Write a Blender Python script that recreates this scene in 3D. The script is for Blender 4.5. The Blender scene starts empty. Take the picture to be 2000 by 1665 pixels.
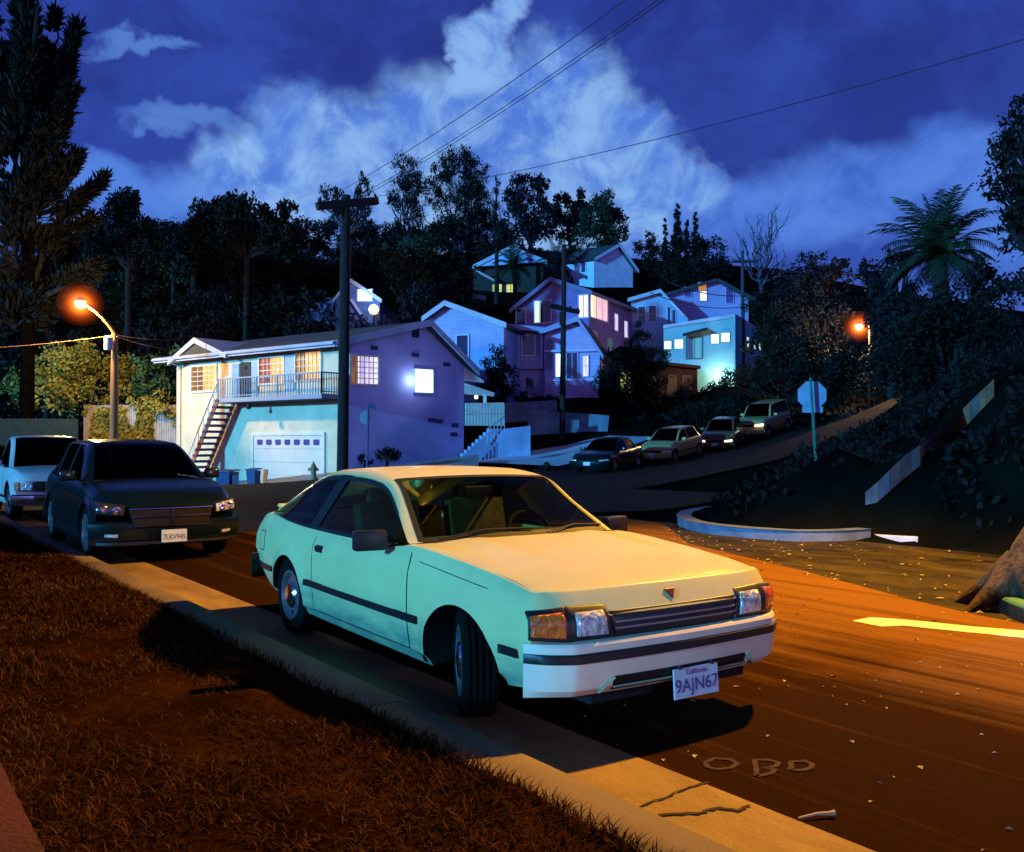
import bpy, bmesh, math, random
import numpy as np
from mathutils import Vector, Matrix, Euler, noise

R = math.radians
scene = bpy.context.scene
COL = scene.collection
random.seed(7)

# ------------------------------------------------------------------ camera
F_PX, PITCH, EYE = 1800.0, 0.0172, 1.509
PW, PH = 2000.0, 1665.0
cam_data = bpy.data.cameras.new("camera")
cam_data.sensor_width = 36.0
cam_data.lens = 36.0 * F_PX / PW
cam_data.clip_start, cam_data.clip_end = 0.05, 3000
cam = bpy.data.objects.new("camera", cam_data)
cam.location = (0, 0, EYE)
cam.rotation_euler = (R(90) + PITCH, 0, 0)
COL.objects.link(cam)
scene.camera = cam

# ------------------------------------------------------------------ exposure
scene.view_settings.view_transform = 'Standard'
scene.view_settings.look = 'None'
scene.view_settings.exposure = 0.0
scene.view_settings.gamma = 1.0
scene.render.engine = 'CYCLES'
scene.cycles.use_denoising = True
scene.cycles.max_bounces = 6
scene.cycles.transparent_max_bounces = 12
scene.cycles.sample_clamp_indirect = 4.0
scene.cycles.caustics_reflective = False
scene.cycles.caustics_refractive = False

# helpers to read the photograph: a ray through a photo pixel, cut at a depth or a height
def ray(px, py):
    dx = (px - PW / 2) / F_PX
    du = -(py - PH / 2) / F_PX
    cp, sp = math.cos(PITCH), math.sin(PITCH)
    return Vector((dx, cp - du * sp, sp + du * cp))
def at(px, py, Y):
    r = ray(px, py)
    t = Y / r.y
    return Vector((r.x * t, Y, EYE + r.z * t))
def on_z(px, py, z=0.0):
    r = ray(px, py)
    t = (z - EYE) / r.z
    return Vector((r.x * t, r.y * t, z))

# ------------------------------------------------------------------ sky
MOON_AZ = R(229.5)      # direction the cold light comes from (clockwise from +Y)
MOON_EL = R(9)
world = bpy.data.worlds.new("World")
scene.world = world
world.use_nodes = True
def build_sky():
    nt = world.node_tree
    N, L = nt.nodes, nt.links
    N.clear()
    def nd(t, **kw):
        n = N.new(t)
        for k, v in kw.items():
            setattr(n, k, v)
        return n
    def val(x, sock):
        if isinstance(x, (int, float)):
            sock.default_value = x
        else:
            L.new(x, sock)
    def M(op, a, b=0.0, c=None, clamp=False):
        n = nd('ShaderNodeMath', operation=op)
        n.use_clamp = clamp
        val(a, n.inputs[0]); val(b, n.inputs[1])
        if c is not None:
            val(c, n.inputs[2])
        return n.outputs[0]
    def smooth(x, a, b):
        n = nd('ShaderNodeMapRange', interpolation_type='SMOOTHSTEP')
        val(x, n.inputs[0]); n.inputs[1].default_value = a; n.inputs[2].default_value = b
        return n.outputs[0]
    def mix(f, a, b):
        n = nd('ShaderNodeMix', data_type='RGBA')
        val(f, n.inputs[0])
        for s, x in ((n.inputs[6], a), (n.inputs[7], b)):
            if isinstance(x, tuple):
                s.default_value = (*x, 1)
            else:
                L.new(x, s)
        return n.outputs[2]
    tc = nd('ShaderNodeTexCoord')
    sep = nd('ShaderNodeSeparateXYZ')
    L.new(tc.outputs['Generated'], sep.inputs[0])
    x, y, z = sep.outputs
    az = M('ARCTAN2', x, y)
    el = M('ARCSINE', z)
    # soft noise that wobbles the cloud outlines
    def noi(scale, detail, rough=0.55, seed=0.0, dist=0.0):
        n = nd('ShaderNodeTexNoise')
        n.noise_dimensions = '4D'
        L.new(tc.outputs['Generated'], n.inputs['Vector'])
        n.inputs['Scale'].default_value = scale
        n.inputs['Detail'].default_value = detail
        n.inputs['Roughness'].default_value = rough
        n.inputs['Distortion'].default_value = dist
        n.inputs['W'].default_value = seed
        return n.outputs[0]
    n1 = noi(9, 5, 0.6, 1.3, 0.4)
    n2 = noi(28, 4, 0.55, 4.7, 0.2)
    n3 = noi(5, 4, 0.55, 8.1, 0.8)
    wob = M('ADD', M('MULTIPLY', M('SUBTRACT', n1, 0.5), 0.16), M('MULTIPLY', M('SUBTRACT', n2, 0.5), 0.05))
    wob2 = M('ADD', M('MULTIPLY', M('SUBTRACT', n3, 0.5), 0.14), M('MULTIPLY', M('SUBTRACT', n2, 0.5), 0.05))
    azw, elw = M('ADD', az, wob), M('ADD', el, wob2)
    def ae(px, py):
        d = ray(px, py).normalized()
        return math.atan2(d.x, d.y), math.asin(d.z)
    def blob(px, py, rx, ry, soft=1.0):
        a, e = ae(px, py)
        rx, ry = rx / F_PX, ry / F_PX
        u = M('MULTIPLY', M('SUBTRACT', azw, a), 1 / rx)
        v = M('MULTIPLY', M('SUBTRACT', elw, e), 1 / ry)
        d2 = M('ADD', M('MULTIPLY', u, u), M('MULTIPLY', v, v))
        return M('SUBTRACT', 1.0, M('MULTIPLY', d2, 1.0 / soft))
    def union(lst):
        o = lst[0]
        for b in lst[1:]:
            o = M('MAXIMUM', o, b)
        return o
    heap = union([blob(850, 290, 190, 170), blob(1010, 250, 210, 150), blob(930, 175, 80, 85), blob(1150, 320, 190, 130),
                  blob(680, 300, 170, 130), blob(520, 330, 120, 70), blob(1240, 380, 180, 90), blob(900, 400, 480, 120),
                  blob(960, 105, 80, 75), blob(950, 35, 90, 55, 0.8)])
    right = union([blob(1700, 360, 250, 95), blob(1880, 300, 190, 90), blob(1540, 400, 170, 80), blob(1950, 380, 180, 130),
                   blob(2250, 300, 300, 150), blob(1400, 430, 170, 70)])
    wisps = union([blob(285, 88, 100, 17), blob(235, 62, 40, 22), blob(375, 236, 110, 24), blob(330, 255, 60, 20)])
    low = union([blob(330, 400, 300, 70), blob(130, 360, 240, 60), blob(-300, 330, 380, 110)])
    m_heap = smooth(heap, -0.50, 0.55)
    m_right = smooth(right, -0.45, 0.85)
    m_wisp = smooth(wisps, -0.3, 1.0)
    m_low = smooth(low, -0.3, 0.9)
    # the clear night blue: deep and violet overhead, paler near the horizon
    deep, mid, hor = (0.019, 0.036, 0.25), (0.030, 0.070, 0.42), (0.07, 0.18, 0.70)
    g1 = smooth(el, 0.12, 0.42)
    g0 = smooth(el, 0.10, 0.30)
    base = mix(g1, mix(g0, hor, mid), deep)
    base = mix(M('MULTIPLY', smooth(n1, 0.36, 0.66), 0.75), base, (0.034, 0.082, 0.46))
    base = mix(M('MULTIPLY', smooth(n3, 0.40, 0.62), 0.35), base, (0.020, 0.034, 0.215))
    n4 = noi(14, 6, 0.62, 2.2, 0.6)
    shade = smooth(n4, 0.36, 0.62)
    heap_c = mix(shade, (0.085, 0.21, 0.72), (0.27, 0.50, 0.90))
    right_c = mix(shade, (0.055, 0.15, 0.62), (0.10, 0.25, 0.80))
    c = mix(M('MULTIPLY', m_low, 0.8), base, (0.10, 0.26, 0.82))
    c = mix(M('MULTIPLY', m_right, 0.85), c, right_c)
    c = mix(M('MULTIPLY', m_wisp, 0.6), c, (0.13, 0.30, 0.80))
    c = mix(M('MULTIPLY', m_heap, 0.93), c, heap_c)
    # bright unseen cloud added behind the viewer as fill for surfaces facing it
    back = smooth(y, 0.15, -0.5)
    bk = mix(smooth(n1, 0.35, 0.6), (0.13, 0.14, 0.78), (0.40, 0.44, 1.5))
    c = mix(back, c, mix(smooth(el, 0.20, 0.42), bk, (0.012, 0.018, 0.13)))
    c = mix(smooth(el, 0.50, 0.85), c, (0.004, 0.007, 0.055))
    # below the horizon: night-dark land
    c = mix(smooth(z, -0.01, -0.08), c, (0.004, 0.006, 0.02))
    # last trace of the daylight sky
    sky = nd('ShaderNodeTexSky', sky_type='NISHITA')
    sky.sun_disc = False
    sky.sun_elevation = R(-4)
    sky.sun_rotation = MOON_AZ
    b1 = nd('ShaderNodeBackground'); L.new(c, b1.inputs[0]); b1.inputs[1].default_value = 1.0
    tint = nd('ShaderNodeMix', data_type='RGBA', blend_type='MULTIPLY')
    tint.inputs[0].default_value = 1.0
    L.new(sky.outputs[0], tint.inputs[6]); tint.inputs[7].default_value = (0.2, 0.4, 1, 1)
    b2 = nd('ShaderNodeBackground'); L.new(tint.outputs[2], b2.inputs[0]); b2.inputs[1].default_value = 0.05
    add = nd('ShaderNodeAddShader')
    L.new(b1.outputs[0], add.inputs[0]); L.new(b2.outputs[0], add.inputs[1])
    out = nd('ShaderNodeOutputWorld')
    L.new(add.outputs[0], out.inputs[0])
build_sky()

# ------------------------------------------------------------------ the one sun lamp: cold light from the left
sun_d = bpy.data.lights.new("moon_light", 'SUN')
sun_d.energy = 3.4
sun_d.angle = R(1.2)
sun_d.color = (0.09, 0.70, 1.40)
sun = bpy.data.objects.new("moon_light", sun_d)
sv = Vector((math.sin(MOON_AZ) * math.cos(MOON_EL), math.cos(MOON_AZ) * math.cos(MOON_EL), math.sin(MOON_EL)))
sun.rotation_euler = sv.to_track_quat('Z', 'Y').to_euler()
sun.location = sv * 60
COL.objects.link(sun)

KEY_E = 9600          # power of the street lamp over the foreground road (built further down)

# ------------------------------------------------------------------ materials
MATS = {}
def mat(name, col, rough=0.6, metal=0.0, var=0.0, vscale=3.0, bump=0.0, bscale=20.0, spec=0.5, coat=0.0,
        col2=None, emit=None, estr=0.0, stretch=(1, 1, 1), sheen=0.0):
    if name in MATS:
        return MATS[name]
    m = bpy.data.materials.new(name)
    m.use_nodes = True
    nt = m.node_tree
    N, L = nt.nodes, nt.links
    b = N['Principled BSDF']
    b.inputs['Roughness'].default_value = rough
    b.inputs['Metallic'].default_value = metal
    b.inputs['Specular IOR Level'].default_value = spec
    b.inputs['Coat Weight'].default_value = coat
    b.inputs['Base Color'].default_value = (*col, 1)
    if var or col2 or bump:
        tc = N.new('ShaderNodeTexCoord')
        mp = N.new('ShaderNodeMapping')
        mp.inputs['Scale'].default_value = stretch
        L.new(tc.outputs['Object'], mp.inputs[0])
    if var or col2:
        no = N.new('ShaderNodeTexNoise')
        no.inputs['Scale'].default_value = vscale
        no.inputs['Detail'].default_value = 6
        no.inputs['Roughness'].default_value = 0.6
        L.new(mp.outputs[0], no.inputs['Vector'])
        rp = N.new('ShaderNodeValToRGB')
        rp.color_ramp.elements[0].position = 0.36
        rp.color_ramp.elements[1].position = 0.64
        c2 = col2 if col2 else tuple(min(1, c * (1 + var)) for c in col)
        c1 = col if col2 else tuple(c * (1 - var) for c in col)
        rp.color_ramp.elements[0].color = (*c1, 1)
        rp.color_ramp.elements[1].color = (*c2, 1)
        L.new(no.outputs[0], rp.inputs[0])
        L.new(rp.outputs[0], b.inputs['Base Color'])
    if bump:
        bn = N.new('ShaderNodeTexNoise')
        bn.inputs['Scale'].default_value = bscale
        bn.inputs['Detail'].default_value = 5
        L.new(mp.outputs[0], bn.inputs['Vector'])
        bu = N.new('ShaderNodeBump')
        bu.inputs['Strength'].default_value = bump
        bu.inputs['Distance'].default_value = 0.03
        L.new(bn.outputs[0], bu.inputs['Height'])
        L.new(bu.outputs[0], b.inputs['Normal'])
    if emit:
        b.inputs['Emission Color'].default_value = (*emit, 1)
        b.inputs['Emission Strength'].default_value = estr
    MATS[name] = m
    return m
def siding(name, col, pitch=0.18, var=0.12, rough=0.7, strength=0.6):
    """painted lap siding: horizontal board edges as relief"""
    m = mat(name, col, rough, var=var, vscale=1.2)
    nt = m.node_tree; N, L = nt.nodes, nt.links
    b = N['Principled BSDF']
    tc = N.new('ShaderNodeTexCoord'); sp = N.new('ShaderNodeSeparateXYZ')
    L.new(tc.outputs['Object'], sp.inputs[0])
    d = N.new('ShaderNodeMath'); d.operation = 'DIVIDE'; L.new(sp.outputs[2], d.inputs[0]); d.inputs[1].default_value = pitch
    fr = N.new('ShaderNodeMath'); fr.operation = 'FRACT'; L.new(d.outputs[0], fr.inputs[0])
    pw = N.new('ShaderNodeMath'); pw.operation = 'POWER'; L.new(fr.outputs[0], pw.inputs[0]); pw.inputs[1].default_value = 5
    bu = N.new('ShaderNodeBump'); bu.inputs['Strength'].default_value = strength; bu.inputs['Distance'].default_value = 0.04
    bu.invert = True
    L.new(pw.outputs[0], bu.inputs['Height']); L.new(bu.outputs[0], b.inputs['Normal'])
    return m
def glow(name, col, strength, col2=None, scale=6.0, stretch=(1, 1, 0.12)):
    """a lit room behind a curtain: emission broken into soft folds"""
    m = bpy.data.materials.new(name)
    m.use_nodes = True
    nt = m.node_tree; N, L = nt.nodes, nt.links
    b = N['Principled BSDF']
    b.inputs['Base Color'].default_value = (*(c * 0.3 for c in col), 1)
    b.inputs['Roughness'].default_value = 0.4
    tc = N.new('ShaderNodeTexCoord'); mp = N.new('ShaderNodeMapping'); mp.inputs['Scale'].default_value = stretch
    L.new(tc.outputs['Object'], mp.inputs[0])
    no = N.new('ShaderNodeTexNoise'); no.inputs['Scale'].default_value = scale; no.inputs['Detail'].default_value = 3
    L.new(mp.outputs[0], no.inputs['Vector'])
    rp = N.new('ShaderNodeValToRGB')
    rp.color_ramp.elements[0].position = 0.38; rp.color_ramp.elements[1].position = 0.6
    rp.color_ramp.elements[0].color = (*(col2 or tuple(c * 0.6 for c in col)), 1)
    rp.color_ramp.elements[1].color = (*col, 1)
    L.new(no.outputs[0], rp.inputs[0]); L.new(rp.outputs[0], b.inputs['Emission Color'])
    b.inputs['Emission Strength'].default_value = strength
    MATS[name] = m
    return m
def window_glass(name, tint, rough=0.03, gl=0.12):
    """thin car glass: tinted see-through plus a clear reflection"""
    m = bpy.data.materials.new(name)
    m.use_nodes = True
    nt = m.node_tree; N, L = nt.nodes, nt.links
    N.clear()
    tr = N.new('ShaderNodeBsdfTransparent'); tr.inputs[0].default_value = (*tint, 1)
    g = N.new('ShaderNodeBsdfGlossy'); g.inputs['Roughness'].default_value = rough
    lw = N.new('ShaderNodeLayerWeight'); lw.inputs[0].default_value = gl
    mx = N.new('ShaderNodeMixShader')
    L.new(lw.outputs['Fresnel'], mx.inputs[0]); L.new(tr.outputs[0], mx.inputs[1]); L.new(g.outputs[0], mx.inputs[2])
    o = N.new('ShaderNodeOutputMaterial'); L.new(mx.outputs[0], o.inputs[0])
    MATS[name] = m
    return m

# ------------------------------------------------------------------ object helpers
def wmat(o):
    m = Matrix.LocRotScale(o.location, o.rotation_euler, o.scale)
    return (wmat(o.parent) @ m) if o.parent else m
def tag(o, label=None, cat=None, group=None, kind=None):
    if label: o['label'] = label
    if cat: o['category'] = cat
    if group: o['group'] = group
    if kind: o['kind'] = kind
    return o
def thing(name, label, cat, loc=(0, 0, 0), rz=0.0, group=None, tilt=0.0):
    o = bpy.data.objects.new(name, None)
    o.empty_display_size = 0.2
    o.location = loc
    o.rotation_euler = (0, tilt, rz)
    COL.objects.link(o)
    return tag(o, label, cat, group)
def kids(o):
    return [c for c in bpy.data.objects if c.parent is o]
def copy_tree(o, parent=None):
    c = o.copy()
    COL.objects.link(c)
    if parent is not None:
        c.parent = parent
    for ch in kids(o):
        copy_tree(ch, c)
    return c

class MB:
    """collects shapes, then links them as one mesh object"""
    def __init__(s):
        s.v, s.f, s.m = [], [], []
    def add(s, vs, fs, mi=0):
        b = len(s.v)
        s.v += [tuple(v) for v in vs]
        s.f += [tuple(b + i for i in f) for f in fs]
        s.m += [mi] * len(fs)
        return s
    def box(s, c, d, M=None, mi=0):
        vs = []
        for k in (-1, 1):
            for j in (-1, 1):
                for i in (-1, 1):
                    p = Vector((i * d[0] / 2, j * d[1] / 2, k * d[2] / 2))
                    if M is not None:
                        p = M @ p
                    vs.append(p + Vector(c))
        return s.add(vs, [(0, 2, 3, 1), (4, 5, 7, 6), (0, 1, 5, 4), (2, 6, 7, 3), (0, 4, 6, 2), (1, 3, 7, 5)], mi)
    def bar(s, a, b, w, h=None, up=(0, 0, 1), mi=0):
        a, b = Vector(a), Vector(b)
        h = h or w
        d = (b - a)
        l = d.length
        x = d.normalized()
        upv = Vector(up)
        if abs(x.dot(upv)) > 0.98:
            upv = Vector((1, 0, 0))
        y = upv.cross(x).normalized()
        z = x.cross(y)
        M = Matrix((x, y, z)).transposed()
        return s.box((a + b) / 2, (l, w, h), M, mi)
    def prism(s, pts, vec, mi=0):
        """closed solid: polygon pts swept by vec"""
        n = len(pts)
        pts = [Vector(p) for p in pts]
        vec = Vector(vec)
        nrm = Vector((0, 0, 0))
        for i in range(n):
            nrm += pts[i].cross(pts[(i + 1) % n])
        vs = pts + [p + vec for p in pts]
        flip = nrm.dot(vec) < 0
        fs = [tuple(range(n - 1, -1, -1)), tuple(range(n, 2 * n))] + [(i, (i + 1) % n, (i + 1) % n + n, i + n) for i in range(n)]
        if flip:
            fs = [tuple(reversed(f)) for f in fs]
        return s.add(vs, fs, mi)
    def tube(s, pts, r, n=8, mi=0, caps=True):
        pts = [Vector(p) for p in pts]
        rs = r if isinstance(r, (list, tuple)) else [r] * len(pts)
        rings = []
        t0 = (pts[1] - pts[0]).normalized()
        ref = Vector((0, 0, 1)) if abs(t0.z) < 0.9 else Vector((1, 0, 0))
        u = t0.cross(ref).normalized()
        b = len(s.v)
        for i, p in enumerate(pts):
            t = (pts[min(i + 1, len(pts) - 1)] - pts[max(i - 1, 0)]).normalized()
            u = (u - t * u.dot(t)).normalized()
            w = t.cross(u)
            for k in range(n):
                a = 2 * math.pi * k / n
                s.v.append(tuple(p + (u * math.cos(a) + w * math.sin(a)) * rs[i]))
        for i in range(len(pts) - 1):
            for k in range(n):
                a0, a1 = b + i * n + k, b + i * n + (k + 1) % n
                s.f.append((a0, a1, a1 + n, a0 + n)); s.m.append(mi)
        if caps:
            s.f.append(tuple(b + k for k in range(n - 1, -1, -1))); s.m.append(mi)
            e = b + (len(pts) - 1) * n
            s.f.append(tuple(e + k for k in range(n))); s.m.append(mi)
        return s
    def grid(s, rows, mi=0, close=False):
        nr, nc = len(rows), len(rows[0])
        b = len(s.v)
        for r in rows:
            s.v += [tuple(p) for p in r]
        for i in range(nr - 1):
            for j in range(nc - 1 + (1 if close else 0)):
                j2 = (j + 1) % nc
                s.f.append((b + i * nc + j, b + i * nc + j2, b + (i + 1) * nc + j2, b + (i + 1) * nc + j)); s.m.append(mi)
        return s
    def lathe(s, prof, c=(0, 0, 0), axis='z', n=20, mi=0, M=None):
        """profile of (radius, along)"""
        rows = []
        for r, h in prof:
            row = []
            for k in range(n):
                a = 2 * math.pi * k / n
                p = Vector((r * math.cos(a), r * math.sin(a), h))
                if axis == 'y':
                    p = Vector((p.x, p.z, -p.y))
                elif axis == 'x':
                    p = Vector((p.z, p.x, p.y))
                if M is not None:
                    p = M @ p
                row.append(p + Vector(c))
            rows.append(row)
        return s.grid(rows, mi, close=True)
    def build(s, name, mats, parent=None, smooth=None, bevel=0.0, local=False, segs=2, thick=0.0, weld=False):
        me = bpy.data.meshes.new(name)
        vs = s.v
        if parent is not None and not local:
            inv = wmat(parent).inverted()
            vs = [tuple(inv @ Vector(v)) for v in vs]
        me.from_pydata(vs, [], s.f)
        me.polygons.foreach_set('material_index', s.m)
        for m in (mats if isinstance(mats, (list, tuple)) else [mats]):
            me.materials.append(m)
        if bevel or weld or thick:
            bm = bmesh.new(); bm.from_mesh(me)
            if weld:
                bmesh.ops.remove_doubles(bm, verts=bm.verts, dist=1e-5)
            if thick:
                bmesh.ops.solidify(bm, geom=bm.faces[:], thickness=thick)
            if bevel:
                es = [e for e in bm.edges if len(e.link_faces) == 2 and e.calc_face_angle(0) > 0.5]
                bmesh.ops.bevel(bm, geom=es, offset=bevel, segments=segs, profile=0.5, affect='EDGES', clamp_overlap=True)
            bm.to_mesh(me); bm.free()
        if smooth is not None:
            me.polygons.foreach_set('use_smooth', [True] * len(me.polygons))
            me.set_sharp_from_angle(angle=R(smooth))
        me.update()
        o = bpy.data.objects.new(name, me)
        if parent is not None:
            o.parent = parent
        COL.objects.link(o)
        return o
def interp(xs, ys, x):
    """smooth (monotone cubic) interpolation"""
    xs = list(xs); n = len(xs)
    if x <= xs[0]: return ys[0]
    if x >= xs[-1]: return ys[-1]
    i = max(k for k in range(n - 1) if xs[k] <= x)
    d = [(ys[k + 1] - ys[k]) / (xs[k + 1] - xs[k]) for k in range(n - 1)]
    def sl(k):
        if k == 0: return d[0]
        if k == n - 1: return d[-1]
        if d[k - 1] * d[k] <= 0: return 0.0
        return 2 * d[k - 1] * d[k] / (d[k - 1] + d[k])
    h = xs[i + 1] - xs[i]; t = (x - xs[i]) / h
    m0, m1 = sl(i) * h, sl(i + 1) * h
    return ((2 * t ** 3 - 3 * t ** 2 + 1) * ys[i] + (t ** 3 - 2 * t ** 2 + t) * m0 + (-2 * t ** 3 + 3 * t ** 2) * ys[i + 1] + (t ** 3 - t ** 2) * m1)
# ------------------------------------------------------------------ the street's own frame: x along the kerb (towards the viewer), y across
S_O = Vector((-0.3491, 6.6314, 0))
S_YAW = -0.9418
def S(x, y, z=0.0):
    c, s = math.cos(S_YAW), math.sin(S_YAW)
    return Vector((S_O.x + c * x - s * y, S_O.y + s * x + c * y, z))

# ------------------------------------------------------------------ terrain height, a smooth sheet through measured points
CP = []
for xs in (-30, -24, -18, -12, -8, -4, 0, 4, 8):
    for ys in (-14, -8, -3, -1, 2, 5, 8):
        p = S(xs, ys)
        if p.y < 30:
            CP.append((p.x, p.y, 0.0))
for xs in (-24, -20, -16, -12, -9):
    p = S(xs, 11); CP.append((p.x, p.y, 0.0))
for X in (-40, -20, 0, 20):
    for Y in (-40, -15):
        CP.append((X, Y, 0.0))
def cpx(px, py, Y):
    p = at(px, py, Y); CP.append((p.x, p.y, p.z))
# cross street and the lower house
for q in ((440, 955, 46), (560, 950, 43), (665, 930, 41), (345, 950, 50), (905, 893, 46), (1000, 900, 46), (240, 930, 46), (100, 930, 40)):
    cpx(*q)
# street climbing to the right
for q in ((1140, 922, 40.5), (1260, 912, 42), (1200, 925, 38), (1370, 888, 46), (1300, 915, 39), (1430, 872, 49), (1420, 895, 42), (1520, 847, 52), (1620, 825, 55), (1700, 800, 62)):
    cpx(*q)
# the corner plot and the bank on the right
for q in ((1597, 935, 24.5), (1500, 975, 22), (1600, 880, 34), (1690, 985, 17), (1760, 915, 18), (1850, 835, 20), (1940, 740, 22), (1900, 1000, 14),
          (2000, 1010, 11.5), (2000, 800, 17), (2000, 680, 26), (2200, 800, 14), (2300, 620, 24), (1800, 790, 40), (1950, 690, 45)):
    cpx(*q)
# plots of the houses up the hill
for q in ((860, 850, 52), (985, 790, 57), (1185, 780, 56), (1000, 700, 68), (1225, 690, 68), (1240, 740, 66), (1400, 760, 64), (1480, 700, 80),
          (1300, 778, 66), (1362, 775, 66), (1430, 768, 72), (1300, 784, 62), (1345, 795, 60), (1445, 752, 76), (1225, 712, 71), (1160, 720, 70), (1290, 765, 74), (1380, 765, 76), (1480, 745, 80),
          (1240, 600, 88), (930, 590, 92), (1230, 560, 100)):
    cpx(*q)
# wooded hill
CP += [(-60, 60, 3.5), (-34, 62, 3.0), (-20, 64, 4.5), (-10, 66, 7), (-60, 100, 20), (-30, 95, 19), (-12, 95, 18), (-80, 150, 26), (-30, 140, 28),
       (0, 140, 31), (40, 140, 28), (80, 150, 22), (40, 95, 13), (70, 95, 12), (90, 60, 8), (-90, 40, 0), (-60, 30, 0), (60, 30, 7), (150, 150, 20), (-150, 150, 16),
       (0, 300, 30), (-200, 300, 20), (200, 300, 24), (-300, 0, 0), (300, 0, 4), (0, -300, 0)]
_P = np.array([c[:2] for c in CP]); _z = np.array([c[2] for c in CP])
_D = np.sqrt(((_P[:, None, :] - _P[None]) ** 2).sum(-1) + 4.0)
_n = len(CP)
_A = np.zeros((_n + 3, _n + 3))
_A[:_n, :_n] = -_D - np.eye(_n) * 0.15
_A[:_n, _n] = 1; _A[:_n, _n + 1:] = _P
_A[_n, :_n] = 1; _A[_n + 1:, :_n] = _P.T
_W = np.linalg.solve(_A, np.concatenate([_z, np.zeros(3)]))
def Tn(XY):
    XY = np.asarray(XY, float)
    d = np.sqrt(((XY[:, None, :] - _P[None]) ** 2).sum(-1) + 4.0)
    z = -d @ _W[:_n] + _W[_n] + XY @ _W[_n + 1:]
    # the street in front is flat and level
    c, s = math.cos(S_YAW), math.sin(S_YAW)
    a = XY[:, 0] - S_O.x; b = XY[:, 1] - S_O.y
    xs = c * a + s * b; ys = -s * a + c * b
    edge = np.clip((ys - 8.6) / 3.0, 0, 1)
    far = np.clip((XY[:, 1] - 22) / 10, 0, 1)
    k = np.maximum(edge, far); k = k * k * (3 - 2 * k)
    return z * k
def T(x, y):
    return float(Tn([[x, y]])[0])

# ------------------------------------------------------------------ ground materials
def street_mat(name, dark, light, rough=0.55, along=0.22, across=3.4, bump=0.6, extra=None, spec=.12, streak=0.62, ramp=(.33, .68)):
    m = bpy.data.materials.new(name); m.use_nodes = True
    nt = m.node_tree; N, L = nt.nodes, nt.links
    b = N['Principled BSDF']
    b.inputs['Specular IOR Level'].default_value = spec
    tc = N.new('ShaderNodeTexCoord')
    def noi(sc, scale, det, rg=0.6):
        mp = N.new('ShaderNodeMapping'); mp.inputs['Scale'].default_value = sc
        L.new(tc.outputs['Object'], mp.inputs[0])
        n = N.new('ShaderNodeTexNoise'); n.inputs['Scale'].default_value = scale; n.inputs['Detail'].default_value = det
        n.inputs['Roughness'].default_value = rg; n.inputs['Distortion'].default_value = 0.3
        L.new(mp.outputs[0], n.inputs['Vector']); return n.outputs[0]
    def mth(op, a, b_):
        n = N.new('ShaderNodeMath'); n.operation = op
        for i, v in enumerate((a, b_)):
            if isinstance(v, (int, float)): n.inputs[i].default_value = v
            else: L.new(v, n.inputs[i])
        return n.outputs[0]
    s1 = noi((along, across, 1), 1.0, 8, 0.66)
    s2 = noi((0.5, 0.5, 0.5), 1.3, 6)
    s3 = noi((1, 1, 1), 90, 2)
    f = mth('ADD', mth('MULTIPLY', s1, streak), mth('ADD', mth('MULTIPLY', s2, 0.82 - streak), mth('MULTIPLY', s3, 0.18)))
    if extra:      # lamp pool put into the colour: dark by the gutter, paler further out
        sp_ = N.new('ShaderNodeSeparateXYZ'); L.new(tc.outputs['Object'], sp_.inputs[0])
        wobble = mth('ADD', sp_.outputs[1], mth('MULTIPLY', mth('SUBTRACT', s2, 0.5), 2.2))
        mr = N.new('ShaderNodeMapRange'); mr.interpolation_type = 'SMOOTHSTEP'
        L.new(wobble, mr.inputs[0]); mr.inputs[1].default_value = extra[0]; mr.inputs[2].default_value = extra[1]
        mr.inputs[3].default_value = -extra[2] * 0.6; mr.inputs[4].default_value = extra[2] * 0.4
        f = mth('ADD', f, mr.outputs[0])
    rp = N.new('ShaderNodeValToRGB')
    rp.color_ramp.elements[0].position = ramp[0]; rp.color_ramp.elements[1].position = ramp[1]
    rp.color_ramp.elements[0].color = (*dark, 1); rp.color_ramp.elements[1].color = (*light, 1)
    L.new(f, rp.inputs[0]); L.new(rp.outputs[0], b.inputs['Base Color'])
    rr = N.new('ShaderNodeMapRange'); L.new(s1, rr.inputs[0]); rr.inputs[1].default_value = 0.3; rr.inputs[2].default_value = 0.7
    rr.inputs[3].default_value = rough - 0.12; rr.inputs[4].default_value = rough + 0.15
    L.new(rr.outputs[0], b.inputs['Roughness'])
    bu = N.new('ShaderNodeBump'); bu.inputs['Strength'].default_value = bump; bu.inputs['Distance'].default_value = 0.012
    L.new(noi((1, 1, 1), 160, 3), bu.inputs['Height']); L.new(bu.outputs[0], b.inputs['Normal'])
    MATS[name] = m
    return m
M_ROAD = street_mat('worn_asphalt_lamp_pool', (0.030, 0.0125, 0.0042), (0.185, 0.084, 0.026), 0.7, along=.16, across=4.2, extra=(0.6, 3.4, 0.30), spec=.0, streak=0.76, ramp=(.36, .64))
M_ROAD2 = street_mat('dark_asphalt', (0.006, 0.005, 0.006), (0.016, 0.013, 0.013), 0.8, 0.5, 1.5)
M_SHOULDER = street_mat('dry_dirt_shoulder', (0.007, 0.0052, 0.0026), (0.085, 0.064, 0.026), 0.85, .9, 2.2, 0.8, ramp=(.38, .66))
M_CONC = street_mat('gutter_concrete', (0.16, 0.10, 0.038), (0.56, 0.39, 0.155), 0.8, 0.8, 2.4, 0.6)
M_KERB = street_mat('kerb_concrete', (0.17, 0.13, 0.085), (0.34, 0.26, 0.17), 0.85, 0.8, 3.0, 0.5)
M_PAVE = mat('pale_pavement', (0.22, 0.23, 0.25), 0.85, var=0.25, vscale=0.9, bump=0.3, bscale=30)
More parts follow.
